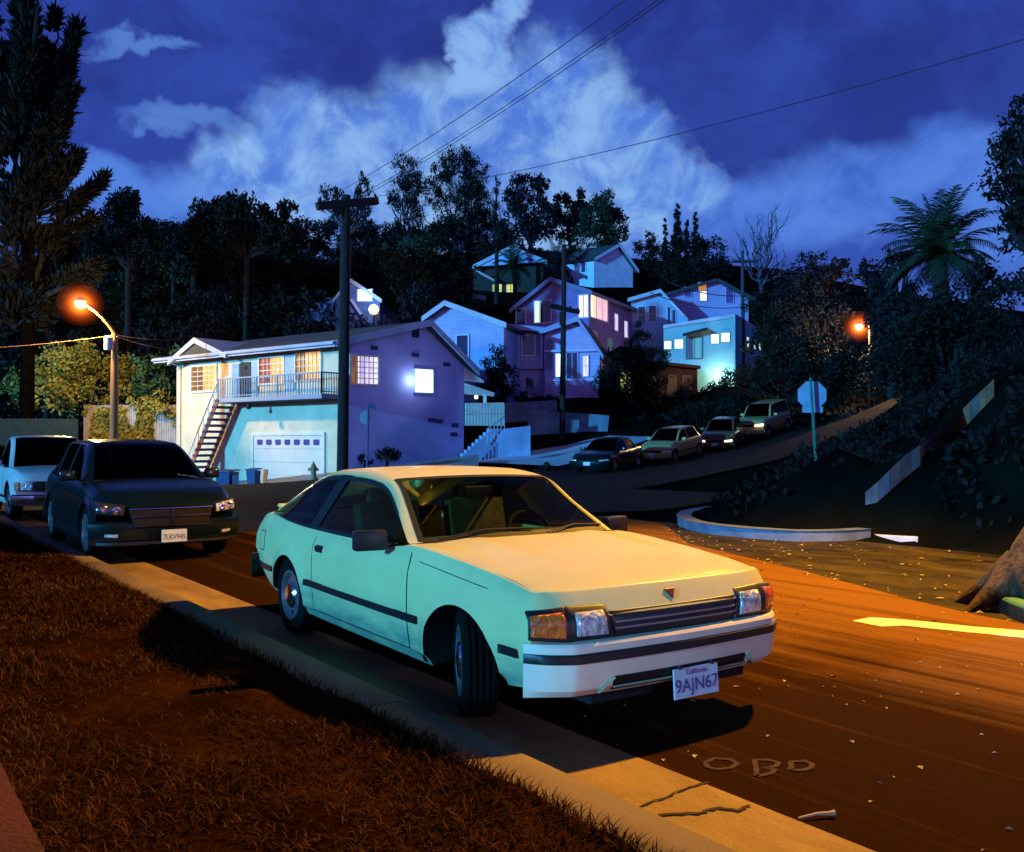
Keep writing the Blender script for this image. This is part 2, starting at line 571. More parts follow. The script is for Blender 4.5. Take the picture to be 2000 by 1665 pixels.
M_SOIL = mat('dry_soil', (0.026, 0.009, 0.003), 1.0, spec=0.0, var=0.5, vscale=1.8, bump=0.8, bscale=14)
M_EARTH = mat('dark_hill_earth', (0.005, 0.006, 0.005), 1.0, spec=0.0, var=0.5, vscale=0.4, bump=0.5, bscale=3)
M_REDPATH = mat('reddish_path', (0.075, 0.016, 0.008), 1.0, var=0.3, vscale=2.0, bump=0.4, bscale=40)
M_WHITEPAINT = mat('road_paint', (0.72, 0.66, 0.52), 0.7, var=0.18, vscale=9, bump=0.2, bscale=60)
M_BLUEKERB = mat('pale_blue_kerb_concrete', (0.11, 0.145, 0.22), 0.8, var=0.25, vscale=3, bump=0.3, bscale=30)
M_TEALKERB = mat('teal_painted_kerb', (0.03, 0.16, 0.15), 0.6, var=0.3, vscale=4)
M_CRACK = mat('crack_filler', (0.035, 0.012, 0.006), 0.95)

# ------------------------------------------------------------------ ground sheet
def build_ground():
    def axis(lo, hi, fine_lo, fine_hi, step):
        a = list(np.arange(fine_lo, fine_hi + 1e-6, step))
        d = step
        x = fine_hi
        while x < hi:
            d *= 1.35; x += d; a.append(x)
        d = step; x = fine_lo
        while x > lo:
            d *= 1.35; x -= d; a.insert(0, x)
        return a
    xs = axis(-900, 900, -40, 45, 1.0)
    ys = axis(-500, 1200, -8, 110, 1.0)
    XY = np.array([(x, y) for y in ys for x in xs])
    Z = Tn(XY) - 0.09
    far = np.clip((np.hypot(XY[:, 0], XY[:, 1]) - 200) / 300, 0, 1)
    Z = Z * (1 - far) + 10 * far * (XY[:, 1] > 0)
    n = len(xs)
    mb = MB()
    mb.v = [(XY[i, 0], XY[i, 1], Z[i]) for i in range(len(XY))]
    for j in range(len(ys) - 1):
        for i in range(n - 1):
            a = j * n + i
            mb.f.append((a, a + 1, a + n + 1, a + n)); mb.m.append(0)
    tag(mb.build('ground', M_EARTH, smooth=60), kind='structure')
build_ground()

def sheet(name, xs, lo, hi, dz, m, n=24, drape=True, kind='structure'):
    """a strip in the street frame, kept in that frame so its wear runs along it"""
    mb = MB(); rows = []
    for x in xs:
        a, b = lo(x) if callable(lo) else lo, hi(x) if callable(hi) else hi
        row = []
        for k in range(n + 1):
            y = a + (b - a) * k / n
            p = S(x, y)
            row.append((x, y, (T(p.x, p.y) if drape else 0) + dz))
        rows.append(row)
    mb.grid(rows)
    o = mb.build(name, m, smooth=50)
    for p in o.data.polygons:
        if p.normal.z < 0:
            o.data.flip_normals()
        break
    o.location = S_O; o.rotation_euler = (0, 0, S_YAW)
    tag(o, kind=kind)
    return o
RIGHT_X = [-40, -9.5, -8.8, -7.3, -6.6, -5, -4, -3, -1.3, 0, 0.7, 1.8, 3, 12]
RIGHT_Y = [8.9, 8.9, 8.9, 8.85, 8.6, 7.4, 6.6, 6.2, 5.55, 4.98, 4.66, 4.33, 4.15, 3.9]
def right_edge(x):
    return interp(RIGHT_X, RIGHT_Y, x)
def frange(a, b, st):
    return [a + st * i for i in range(int(round((b - a) / st)) + 1)]
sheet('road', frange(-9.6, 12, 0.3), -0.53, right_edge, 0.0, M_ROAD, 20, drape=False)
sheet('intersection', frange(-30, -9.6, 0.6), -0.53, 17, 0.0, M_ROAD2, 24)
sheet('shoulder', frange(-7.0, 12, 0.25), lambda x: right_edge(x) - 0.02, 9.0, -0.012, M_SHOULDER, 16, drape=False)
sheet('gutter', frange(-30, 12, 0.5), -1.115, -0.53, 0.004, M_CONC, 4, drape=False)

def build_kerb_run():
    mb = MB()
    prof = [(-1.105, -0.05), (-1.11, 0.07), (-1.125, 0.107), (-1.15, 0.12), (-1.40, 0.126), (-1.43, 0.11), (-1.43, -0.05)]
    x = -30.0
    rng = random.Random(3)
    while x < 12:
        L = 2.4
        rows = []
        for q in (0.004, 0.02, L - 0.02, L - 0.004):
            off = 0.008 if q in (0.004, L - 0.004) else 0.0
            rows.append([(x + q, y, z - (off if z > 0 else 0)) for y, z in prof])
        mb.grid(rows)
        x += L
    o = mb.build('kerb', M_KERB, smooth=40)
    o.location = S_O; o.rotation_euler = (0, 0, S_YAW)
    tag(o, kind='structure')
build_kerb_run()

def build_lawn():
    # soil strip between kerb and path, gently uneven
    mb = MB(); rows = []
    def hz(x, y):
        return 0.115 + 0.03 * noise.noise(Vector((x * 0.9, y * 0.9, 1.7))) + 0.012 * noise.noise(Vector((x * 3, y * 3, 4.1)))
    for x in frange(-30, 10, 0.15):
        rows.append([(x, y, hz(x, y) * min(1, 1.0)) for y in frange(-3.1, -1.425, 0.1)])
    mb.grid(rows)
    o = mb.build('lawn_soil', M_SOIL, smooth=60)
    o.location = S_O; o.rotation_euler = (0, 0, S_YAW); tag(o, kind='structure')
    g = MB(); rng = random.Random(11)
    def blade(x, y, z, h, w, a, lean):
        dx, dy = math.cos(a), math.sin(a)
        lx, ly = math.cos(a + 1.3) * lean, math.sin(a + 1.3) * lean
        b = len(g.v)
        g.v += [(x - dx * w, y - dy * w, z - 0.01), (x + dx * w, y + dy * w, z - 0.01),
                (x + dx * w * .7 + lx * .45, y + dy * w * .7 + ly * .45, z + h * .62), (x - dx * w * .7 + lx * .45, y - dy * w * .7 + ly * .45, z + h * .62),
                (x + lx, y + ly, z + h)]
        g.f += [(b, b + 1, b + 2, b + 3), (b + 3, b + 2, b + 4)]
        mi = 0 if noise.noise(Vector((x * 1.3, y * 2.2, 9))) + rng.uniform(-.35, .35) > 0.0 else (1 if rng.random() < .6 else 2)
        g.m += [mi, mi]
    for i in range(64000):
        x = 5.0 - 21 * rng.random() ** 1.7
        y = rng.uniform(-3.08, -1.40)
        d = noise.noise(Vector((x * 1.1, y * 1.6, 3.3)))
        if d < -0.18 and rng.random() < .85:
            continue
        h = (0.012 + 0.022 * rng.random()) * (1 + 0.9 * d)
        blade(x, y, hz(x, y), h, 0.0024 + 0.002 * rng.random() + 0.0008 * max(0, -x) * 0.6, rng.uniform(0, 6.28), rng.uniform(0.025, 0.095))
    for i in range(3000):      # overhanging fringe along the kerb
        x = 5.0 - 16 * rng.random() ** 1.4
        blade(x, -1.42 + rng.uniform(-.05, .03), 0.12, 0.03 + .03 * rng.random(), 0.003, rng.uniform(0, 6.28), rng.uniform(0.03, 0.09))
    gm = [mat('dry_grass_brown', (0.050, 0.021, 0.007), 1.0, spec=0.0), mat('dry_grass_straw', (0.10, 0.046, 0.014), 1.0, spec=0.0), mat('dull_green_grass', (0.024, 0.016, 0.005), 1.0, spec=0.0)]
    o = g.build('dry_grass', gm)
    o.location = S_O; o.rotation_euler = (0, 0, S_YAW)
    tag(o, 'short dry brown lawn along the kerb in the foreground', 'grass', kind='stuff')
build_lawn()
sheet('footpath', frange(-30, 12, 1.0), -4.9, -3.06, 0.15, M_REDPATH, 4, drape=False)
sheet('garden_soil', frange(-30, 12, 1.0), -16, -4.9, 0.10, M_SOIL, 6, drape=False)

# ------------------------------------------------------------------ cracks in the gutter and marks on the road
def ribbon(pts, w, z):
    mb = MB(); rows = []
    pts = [Vector(p) for p in pts]
    for i, p in enumerate(pts):
        t = (pts[min(i + 1, len(pts) - 1)] - pts[max(0, i - 1)]).normalized()
        n = Vector((-t.y, t.x, 0)) * (w[i] if isinstance(w, (list, tuple)) else w)
        rows.append([(p.x - n.x, p.y - n.y, z), (p.x + n.x, p.y + n.y, z)])
    mb.grid(rows)
    return mb
def px_path(pts, z=0.0, sub=6, jit=0.0, seed=1):
    rng = random.Random(seed)
    q = [on_z(a, b, z) for a, b in pts]
    out = []
    for i in range(len(q) - 1):
        for k in range(sub):
            p = q[i].lerp(q[i + 1], k / sub)
            out.append(p + Vector((rng.uniform(-jit, jit), rng.uniform(-jit, jit), 0)))
    out.append(q[-1])
    return out
def build_cracks():
    mb = MB()
    for pts, w in (([(1172, 1597), (1230, 1583), (1290, 1560), (1340, 1540), (1386, 1527)], 0.006),
                   ([(1250, 1608), (1290, 1590), (1360, 1588), (1400, 1578), (1440, 1583), (1465, 1573)], 0.010),
                   ([(1275, 1630), (1310, 1645), (1360, 1664)], 0.006), ([(1085, 1543), (1160, 1590), (1230, 1635), (1290, 1665)], 0.004)):
        pp = px_path(pts, 0.0095, 5, 0.006, 5)
        ws = [w * (0.4 + 0.9 * abs(math.sin(i * 1.7))) for i in range(len(pp))]
        r = ribbon(pp, ws, 0.0095)
        mb.add(r.v, r.f)
    tag(mb.build('gutter_crack', M_CRACK), kind='structure')
build_cracks()
def road_poly(name, pts, z, m, label, cat):
    q = [on_z(a, b, z) for a, b in pts]
    mb = MB()
    mb.prism([(p.x, p.y, z - 0.002) for p in q], (0, 0, 0.003))
    return tag(mb.build(name, m), label, cat, kind='structure')
road_poly('lane_line', [(1664, 1213), (1700, 1206), (1745, 1209), (1812, 1215), (1900, 1224), (2060, 1237), (2060, 1252), (1900, 1236), (1800, 1226), (1764, 1222), (1722, 1224)], 0.004, M_WHITEPAINT,
          None, None)
def loop_mark(pts, w):
    pp = px_path(pts, 0.0045, 4, 0.003, 3)
    return ribbon(pp, w, 0.0045)
mk = MB()
for pts in ([(1378, 1489), (1396, 1481), (1425, 1483), (1440, 1491), (1428, 1500), (1398, 1502), (1380, 1497), (1378, 1489)],
            [(1478, 1516), (1475, 1484), (1500, 1484), (1520, 1489), (1515, 1497), (1492, 1500), (1515, 1503), (1505, 1510), (1478, 1516)],
            [(1545, 1504), (1546, 1487), (1572, 1486), (1586, 1492), (1584, 1500), (1565, 1504), (1545, 1504)]):
    r = loop_mark(pts, 0.013); mk.add(r.v, r.f)
tag(mk.build('road_lettering', mat('faded_road_lettering', (0.040, 0.0175, 0.006), 1.0, var=0.5, vscale=20)), kind='structure')

def kerb_path(name, pts, h, w, m, z0=None):
    q = [on_z(a, b, 0.0) if len(p_) == 2 else at(*p_) for p_ in pts for a, b in [p_[:2]]]
    out = []
    for i in range(len(q) - 1):
        for k in range(6):
            out.append(q[i].lerp(q[i + 1], k / 6))
    out.append(q[-1])
    for _ in range(3):
        out = [out[0]] + [(out[i - 1] + out[i] * 2 + out[i + 1]) / 4 for i in range(1, len(out) - 1)] + [out[-1]]
    mb = MB(); rows = []
    for i, p in enumerate(out):
        t = (out[min(i + 1, len(out) - 1)] - out[max(0, i - 1)]); t.z = 0; t.normalize()
        n = Vector((-t.y, t.x, 0))
        rows.append([p + n * a + Vector((0, 0, b)) for a, b in ((0, -0.1), (0.01, h - .02), (0.03, h), (w - .02, h), (w, h - .02), (w, -0.1))])
    mb.grid(rows)
    for r_ in (rows[0], rows[-1]):
        mb.add(r_, [tuple(range(len(r_)))])
    return tag(mb.build(name, m, smooth=40), kind='structure')
kerb_path('corner_kerb', [(1700, 1052), (1640, 1056), (1560, 1057), (1470, 1051), (1390, 1043), (1345, 1035), (1322, 1024), (1330, 1013), (1362, 1006), (1396, 1002)], 0.15, -0.22, M_BLUEKERB)
kerb_path('white_kerb', [(1624, 1045), (1660, 1047), (1720, 1052), (1792, 1056)], 0.055, 0.09, mat('white_painted_kerb', (0.48, 0.46, 0.52), 0.7, var=0.2, vscale=5))
kerb_path('teal_kerb', [(1948, 1192), (1975, 1206), (2030, 1226), (2120, 1250)], 0.13, 0.2, M_TEALKERB)
# the street that climbs the hill
def build_climb():
    cen = [(-3, 31), (1.5, 34.5), (6, 38.6), (10.3, 42.8), (14.5, 47.0), (18.5, 51.2), (23, 56), (30, 63)]
    mb = MB(); rows = []
    P = []
    for i in range(len(cen) - 1):
        for k in range(8):
            P.append(Vector((*cen[i], 0)).lerp(Vector((*cen[i + 1], 0)), k / 8))
    for i, p in enumerate(P):
        t = (P[min(i + 1, len(P) - 1)] - P[max(0, i - 1)]).normalized()
        n = Vector((-t.y, t.x, 0))
        row = []
        for k in range(13):
            q = p + n * (5.2 - 10.4 * k / 12)
            row.append((q.x, q.y, T(q.x, q.y) + 0.006))
        rows.append(row)
    mb.grid(rows)
    o = mb.build('hill_road', M_ROAD2, smooth=60); tag(o, kind='structure')
    if o.data.polygons[0].normal.z < 0: o.data.flip_normals()
build_climb()
# ------------------------------------------------------------------ vehicles: one loft builder, one specification per car
def paint(name, col, rough=0.28, coat=0.6, var=0.05):
    return mat(name, col, rough, var=var, vscale=1.5, coat=coat)
def coupe_paint():
    m = paint('cream_white_car_paint', (0.74, 0.68, 0.29), 0.27, 0.05, 0.05)
    nt = m.node_tree; N, L = nt.nodes, nt.links
    b = N['Principled BSDF']
    b.inputs['Specular IOR Level'].default_value = .16
    src = b.inputs['Base Color'].links[0].from_socket
    tc = N.new('ShaderNodeTexCoord'); sp = N.new('ShaderNodeSeparateXYZ'); L.new(tc.outputs['Object'], sp.inputs[0])
    mp = N.new('ShaderNodeMapping'); mp.inputs['Scale'].default_value = (1.2, 1.2, 5); L.new(tc.outputs['Object'], mp.inputs[0])
    n = N.new('ShaderNodeTexNoise'); n.inputs['Scale'].default_value = 2.6; n.inputs['Detail'].default_value = 8; n.inputs['Roughness'].default_value = .7
    L.new(mp.outputs[0], n.inputs['Vector'])
    # darker green-grey tone towards the sills, broken up by noise
    a = N.new('ShaderNodeMapRange'); a.interpolation_type = 'SMOOTHSTEP'
    L.new(sp.outputs[2], a.inputs[0]); a.inputs[1].default_value = .60; a.inputs[2].default_value = .16
    k = N.new('ShaderNodeMath'); k.operation = 'MULTIPLY'; L.new(a.outputs[0], k.inputs[0]); k0 = N.new('ShaderNodeMath'); k0.operation = 'MULTIPLY'; L.new(n.outputs[0], k0.inputs[0]); k0.inputs[1].default_value = 1.7; L.new(k0.outputs[0], k.inputs[1])
    k2 = N.new('ShaderNodeMath'); k2.operation = 'MULTIPLY_ADD'; L.new(n.outputs[0], k2.inputs[0]); k2.inputs[1].default_value = .30; L.new(k.outputs[0], k2.inputs[2])
    mx = N.new('ShaderNodeMix'); mx.data_type = 'RGBA'
    L.new(k2.outputs[0], mx.inputs[0]); L.new(src, mx.inputs[6]); mx.inputs[7].default_value = (.15, .25, .18, 1)
    L.new(mx.outputs[2], b.inputs['Base Color'])
    return m
M_CREAM = coupe_paint()
M_BLACKPAINT = mat('black_car_paint', (0.0028, 0.0095, 0.011), 0.2, spec=.4)
M_WHITETRUCK = paint('white_truck_paint', (0.62, 0.64, 0.62), 0.35, 0.4)
M_TRIM = mat('black_plastic_trim', (0.010, 0.010, 0.013), 0.45)
M_RUBBER = mat('tyre_rubber', (0.0028, 0.0028, 0.003), 0.9, bump=0.3, bscale=60, spec=.15)
M_WELL = mat('wheel_well_black', (0.004, 0.004, 0.004), 0.95)
M_CHROME = mat('chrome', (0.75, 0.77, 0.80), 0.16, metal=1.0)
M_STEEL = mat('painted_steel_rim', (0.35, 0.37, 0.40), 0.35, metal=0.8)
M_DARKSTEEL = mat('dark_rim', (0.04, 0.04, 0.045), 0.4, metal=0.6)
M_AMBER = mat('amber_lens', (0.85, 0.12, 0.010), 0.22, var=0.5, vscale=26, bump=0.6, bscale=40, coat=0.6)
M_LENS = mat('headlight_glass', (0.62, 0.64, 0.62), 0.12, var=0.45, vscale=24, bump=1.0, bscale=38, coat=1.0, metal=0.35)
M_RED = mat('red_lens', (0.35, 0.01, 0.01), 0.2, coat=0.6)
M_GASKET = mat('window_rubber', (0.006, 0.006, 0.007), 0.6)
M_SEAM = mat('panel_gap', (0.004, 0.012, 0.018), 0.9)
M_SEAT = mat('olive_seat_fabric', (0.10, 0.070, 0.025), 0.95, var=0.3, vscale=8, bump=0.3, bscale=60)
M_DASH = mat('tan_dashboard', (0.11, 0.085, 0.035), 0.75, var=0.2, vscale=5)
M_INT = mat('car_interior_dark', (0.018, 0.016, 0.010), 0.95)
M_GLASS = window_glass('tinted_car_glass', (0.68, 0.74, 0.60))
M_DGLASS = window_glass('dark_car_glass', (0.28, 0.32, 0.32), gl=0.12)
M_PLATE = mat('number_plate', (0.55, 0.66, 0.72), 0.45)
M_PLATEINK = mat('number_plate_ink', (0.03, 0.07, 0.26), 0.6)
M_PLATERED = mat('number_plate_script', (0.22, 0.05, 0.25), 0.6)

def text_mesh(name, txt, size, m, parent, M, extrude=0.002, sx=1.0):
    cu = bpy.data.curves.new(name, 'FONT')
    cu.body = txt; cu.size = size; cu.align_x = 'CENTER'; cu.align_y = 'CENTER'; cu.extrude = extrude
    o = bpy.data.objects.new(name, cu); COL.objects.link(o)
    bpy.context.view_layer.update()
    me = bpy.data.meshes.new_from_object(o.evaluated_get(bpy.context.evaluated_depsgraph_get()))
    bpy.data.objects.remove(o); bpy.data.curves.remove(cu)
    me.transform(M @ Matrix.Diagonal((sx, 1, 1, 1)))
    me.materials.clear(); me.materials.append(m)
    q = bpy.data.objects.new(name, me); q.parent = parent; COL.objects.link(q)
    return q

class Car:
    def __init__(s, sp):
        s.p = sp
    def sx(s, ax):
        return s.p.get('arch_sx', (1.0, 1.0))[0 if ax > 0 else 1]
    def g(s, k, x):
        v = s.p[k]
        return v if isinstance(v, (int, float)) else interp([a for a, b in v], [b for a, b in v], x)
    def plan(s, y):
        a = abs(y); e = s.p.get('nose_flat', 0.6)
        b = s.p.get('nose_bow', 0.05)
        return b * (a / e) ** 2 if a < e else b + (a - e) * s.p.get('nose_slope', 0.5) + (a - e) ** 2 * s.p.get('nose_q', 0.8)
    def nx(s, x, y):
        """stations near the ends follow the rounded plan of the nose and the tail"""
        p = s.p
        w = max(0.0, min(1.0, (x - (p['x1'] - 0.5)) / 0.45)); w = w * w * (3 - 2 * w)
        wr = max(0.0, min(1.0, ((p['x0'] + 0.4) - x) / 0.4)); wr = wr * wr * (3 - 2 * wr)
        return x - w * s.plan(y) + wr * 0.7 * s.plan(y)
    def section(s, x):
        p = s.p
        zb, hw, z8, y8, zc = s.g('zb', x), s.g('hw', x), s.g('z8', x), s.g('y8', x), s.g('zc', x)
        zc = min(zc, z8 - 0.07)
        t0, t1 = p['tub']
        crown = s.g('crown', x)
        key = [(0, zb + .02), (hw - .16, zb + .02), (hw - .055, zb), (hw - .022, zb + .07), (hw, zb + .24), (hw, zc - .12), (hw - .006, zc),
               (hw - .03, (zc + z8) / 2 + .012), (y8, z8)]
        if t0 < x < t1:
            tz = p['tub_z']
            key += [(y8 - .05, z8 - .015), (p['tub_w'], tz + .02), (p['tub_w'] * .6, tz), (0, tz)]
        else:
            key += [(y8 - .035, z8 + .008), (y8 * .66, z8 + crown * .6), (y8 * .33, z8 + crown * .92), (0, z8 + crown)]
        nsub = [2, 2, 2, 8, 6, 6, 3, 3, 2, 3, 3, 3]
        out = []
        for i in range(len(key) - 1):
            for k in range(nsub[i]):
                t = k / nsub[i]
                out.append((key[i][0] + (key[i + 1][0] - key[i][0]) * t, key[i][1] + (key[i + 1][1] - key[i][1]) * t, i))
        out.append((key[-1][0], key[-1][1], len(key) - 1))
        return out
    def flare(s, x, y, z):
        if z < s.p['arch_z'] - 0.12: return y
        for ax in s.p['axles']:
            d = math.hypot((x - ax) / s.sx(ax), z - s.p['arch_z'])
            r = s.p['arch_r']
            if d < r + .085:
                t = max(0, (d - r + .05) / .135)
                y += s.p.get('flare', .018) * (1 - t * t) if t < 1 else 0
        return y
    def side_y(s, x, z):
        sec = s.section(x)
        pts = [(y, zz) for y, zz, i in sec if 2 <= i <= 8]
        best = None
        for i in range(len(pts) - 1):
            a, b = pts[i], pts[i + 1]
            if (a[1] - z) * (b[1] - z) <= 0 and a[1] != b[1]:
                t = (z - a[1]) / (b[1] - a[1]); best = a[0] + (b[0] - a[0]) * t
        return s.flare(x, best if best is not None else s.g('hw', x), z)
    def side_pt(s, x, z, sg, off=0.0):
        y = s.side_y(x, z)
        return Vector((s.nx(x, y), sg * (y + off), z))
    def top_pt(s, x, y, off=0.0):
        """point on the bonnet or deck"""
        y8, z8, c = s.g('y8', x), s.g('z8', x), s.g('crown', x)
        a = min(1, abs(y) / y8)
        z = z8 + c * (1 - a ** 2.2)
        return Vector((s.nx(x, y), y, z + off))
    # greenhouse: q 0..1 from the belt line to the roof corner, 1..2 from the corner to the centre line
    def cab(s, x, q, sg, off=0.0):
        yb, zb = s.g('y8', x) - .006, s.g('z8', x)
        yt, zt, cr, bow = s.g('yt', x), s.g('zt', x), s.g('rcrown', x), s.g('bow', x)
        zb = min(zb, zt - .004)
        rr = s.p.get('corner', 0.10)
        def raw(q):
            if q <= 1:
                return Vector((yb + (yt - yb) * q, zb + (zt - zb) * q))
            y = yt * (2 - q)
            return Vector((y, zt + cr * (1 - (y / yt) ** 2)))
        def P(q):
            if 1 - rr < q < 1 + rr:
                a, c, b = raw(1 - rr), raw(1), raw(1 + rr); t = (q - 1 + rr) / (2 * rr)
                return a * (1 - t) ** 2 + c * 2 * t * (1 - t) + b * t * t
            return raw(q)
        p = P(q)
        if off:
            d = P(min(2, q + .02)) - P(max(0, q - .02))
            n = Vector((d.y, -d.x)).normalized() if d.length > 1e-6 else Vector((0, 1))
            if n.x < -0.01: n = -n
            p = p + n * off
        xx = x - bow * min(1.0, (p.x / yt)) ** 2
        z = p.y
        if off:      # windscreens lean: push along x as well
            dz = s.g('zt', x + .03) - s.g('zt', x - .03)
            k = -dz / .06
            f = max(0, min(1, (q - .8) / .3))
            xx += off * k * f
        return Vector((xx, sg * p.x, z))
    def patch(s, name, mats, parent, q0, q1, x0, x1, sg, off=0.0, nq=8, nx=20, thick=0.012, label=None):
        mb = MB(); rows = []
        for i in range(nx + 1):
            row = []
            for j in range(nq + 1):
                qq0 = q0(i / nx) if callable(q0) else q0
                qq1 = q1(i / nx) if callable(q1) else q1
                q = qq0 + (qq1 - qq0) * j / nq
                a = x0(q) if callable(x0) else x0
                b = x1(q) if callable(x1) else x1
                row.append(s.cab(a + (b - a) * i / nx, q, sg, off))
            rows.append(row)
        mb.grid(rows)
        return s.finish(mb, name, mats, parent, thick, sg)
    def finish(s, mb, name, mats, parent, thick, sg):
        if thick:
            # give the panel its thickness inwards
            c = Vector((s.p['x_mid'], 0, 0.55))
            nv = len(mb.v)
            for i in range(nv):
                p = Vector(mb.v[i]); d = (c - p).normalized()
                mb.v.append(tuple(p + d * thick))
            mb.f += [tuple(nv + k for k in reversed(f)) for f in mb.f[:]]
            mb.m += mb.m[:]
        o = mb.build(name, mats, parent, smooth=35, local=True)
        bm = bmesh.new(); bm.from_mesh(o.data); bmesh.ops.recalc_face_normals(bm, faces=bm.faces[:]); bm.to_mesh(o.data); bm.free()
        return o
    def across(s, name, mats, parent, q0, x0, x1, off=0.0, ny=16, nx=14, thick=0.012):
        """a patch over the top from one side's q0 to the other's"""
        mb = MB(); rows = []
        for i in range(nx + 1):
            row = []
            for j in range(ny + 1):
                t = -1 + 2 * j / ny
                qs = 2 - (2 - q0) * abs(t)
                sg = 1 if t >= 0 else -1
                row.append(s.cab(x0 + (x1 - x0) * i / nx, qs, sg, off))
            rows.append(row)
        mb.grid(rows)
        return s.finish(mb, name, mats, parent, thick, 1)
    def body(s, paint_m, parent):
        p = s.p
        xs = sorted(set([round(v, 4) for v in np.linspace(p['x0'], p['x1'], p.get('nst', 130))] + [p['tub'][0] - .002, p['tub'][0] + .002, p['tub'][1] - .002, p['tub'][1] + .002] + p.get('extra_x', [])))
        mb = MB(); rows = []; tubrow = []
        for x in xs:
            sec = s.section(x)
            half = [(s.nx(x, y), s.flare(x, y, z) if 3 <= i <= 7 else y, z) for y, z, i in sec]
            row = half + [(a, -b, c) for a, b, c in reversed(half[1:-1])]
            rows.append(row)
        nc = len(rows[0])
        idx = [i for y, z, i in s.section(xs[0])]
        mb.grid(rows, close=True)
        t0, t1 = p['tub']
        k = 0
        full = idx + list(reversed(idx[1:-1]))
        for a in range(len(xs) - 1):
            for j in range(nc):
                if t0 <= (xs[a] + xs[a + 1]) / 2 <= t1 and full[j] >= 9 or (t0 - .01 <= xs[a] <= t0 + .001 or t1 - .003 <= xs[a] <= t1 + .001) and full[j] >= 9 and abs(xs[a] - xs[a + 1]) < .01:
                    mb.m[k] = 1
                k += 1
        mb.f.append(tuple(range(nc))); mb.m.append(0)
        mb.f.append(tuple(len(mb.v) - nc + k for k in range(nc - 1, -1, -1))); mb.m.append(0)
        o = mb.build('body', [paint_m, M_INT, M_WELL], parent, local=True)
        bm = bmesh.new(); bm.from_mesh(o.data); bmesh.ops.recalc_face_normals(bm, faces=bm.faces[:]); bm.to_mesh(o.data); bm.free()
        # cut the wheel arches
        c = MB(); r = p['arch_r']
        for ax in p['axles']:
            for sg in (-1, 1):
                prof = [(0.0, p['well_in']), (r, p['well_in']), (r, 1.3), (0.0, 1.3)]
                i0 = len(c.v)
                c.lathe([(max(a, 1e-4), sg * b) for a, b in prof], (ax, 0, p['arch_z']), axis='y', n=48)
                c.v[i0:] = [(ax + (v[0] - ax) * s.sx(ax), v[1], v[2]) for v in c.v[i0:]]
        co = c.build('cutter', [M_WELL], None, local=True)
        bm = bmesh.new(); bm.from_mesh(co.data); bmesh.ops.remove_doubles(bm, verts=bm.verts, dist=1e-3); bmesh.ops.recalc_face_normals(bm, faces=bm.faces[:]); bm.to_mesh(co.data); bm.free()
        keep = (o.parent, o.matrix_parent_inverse.copy()); o.parent = None
        md = o.modifiers.new('b', 'BOOLEAN'); md.operation = 'DIFFERENCE'; md.object = co; md.solver = 'EXACT'
        bpy.context.view_layer.update()
        me = bpy.data.meshes.new_from_object(o.evaluated_get(bpy.context.evaluated_depsgraph_get()))
        o.modifiers.clear(); o.data = me; o.parent = keep[0]
        bpy.data.objects.remove(co)
        me.materials.clear()
        for m in (paint_m, M_INT, M_WELL): me.materials.append(m)
        for f in me.polygons:
            q = f.center
            f.use_smooth = True
            for ax in p['axles']:
                d = math.hypot((q.x - ax) / s.sx(ax), q.z - p['arch_z'])
                if d < r - 0.002 and abs(q.y) < p['hw_max'] - .05 or (d < r + .002 and abs(q.y) < p['hw_max'] + .1 and abs(Vector((q.x - ax, 0, q.z - p['arch_z'])).normalized().dot(f.normal)) > .8):
                    f.material_index = 2
        me.set_sharp_from_angle(angle=R(32))
        return o
    def side_patch(s, name, m, parent, x0, x1, z0, z1, sg, off, nx=24, nz=10, thick=0.0):
        mb = MB(); rows = []
        for i in range(nx + 1):
            x = x0 + (x1 - x0) * i / nx
            a = z0(x) if callable(z0) else z0; b = z1(x) if callable(z1) else z1
            rows.append([s.side_pt(x, a + (b - a) * j / nz, sg, off) for j in range(nz + 1)])
        mb.grid(rows)
        return s.finish(mb, name, m, parent, 0.008 if not thick else thick, sg)
    def seam(s, mb, pts, sg, w=0.004, off=0.0035):
        """a dark gap drawn as a thin inset strip along the side"""
        for i in range(len(pts) - 1):
            (xa, za), (xb, zb) = pts[i], pts[i + 1]
            n = 8
            rows = []
            d = Vector((xb - xa, zb - za)).normalized(); nn = Vector((-d.y, d.x)) * w / 2
            for k in range(n + 1):
                t = k / n; x = xa + (xb - xa) * t; z = za + (zb - za) * t
                rows.append([s.side_pt(x - nn.x, z - nn.y, sg, off), s.side_pt(x + nn.x, z + nn.y, sg, off)])
            mb.grid(rows)
        return mb
    def nose_x(s, z):
        return interp([a for a, b in s.p['nosex']], [b for a, b in s.p['nosex']], z)
    def nose_pt(s, y, z, off=0.0):
        a, b = s.plan(y - .004), s.plan(y + .004)
        sl = (b - a) / .008
        n = Vector((1, sl, 0)).normalized()
        return Vector((s.nose_x(z) - s.plan(y), y, z)) + n * off
    def nose_panel(s, name, m, parent, quad, off0, off1, ny=8, nz=4, bevel=0.0):
        """slab on the nose: quad = (y,z) corners bottom-left, bottom-right, top-right, top-left"""
        def P(u, v, o):
            a = Vector(quad[0]).lerp(Vector(quad[1]), u); b = Vector(quad[3]).lerp(Vector(quad[2]), u); c = a.lerp(b, v)
            return s.nose_pt(c.x, c.y, o)
        mb = MB()
        f = [[P(i / ny, j / nz, off1) for j in range(nz + 1)] for i in range(ny + 1)]
        bk = [[P(i / ny, j / nz, off0) for j in range(nz + 1)] for i in range(ny + 1)]
        mb.grid(f)
        edge_f = [f[i][0] for i in range(ny + 1)] + [f[ny][j] for j in range(1, nz + 1)] + [f[i][nz] for i in range(ny - 1, -1, -1)] + [f[0][j] for j in range(nz - 1, 0, -1)]
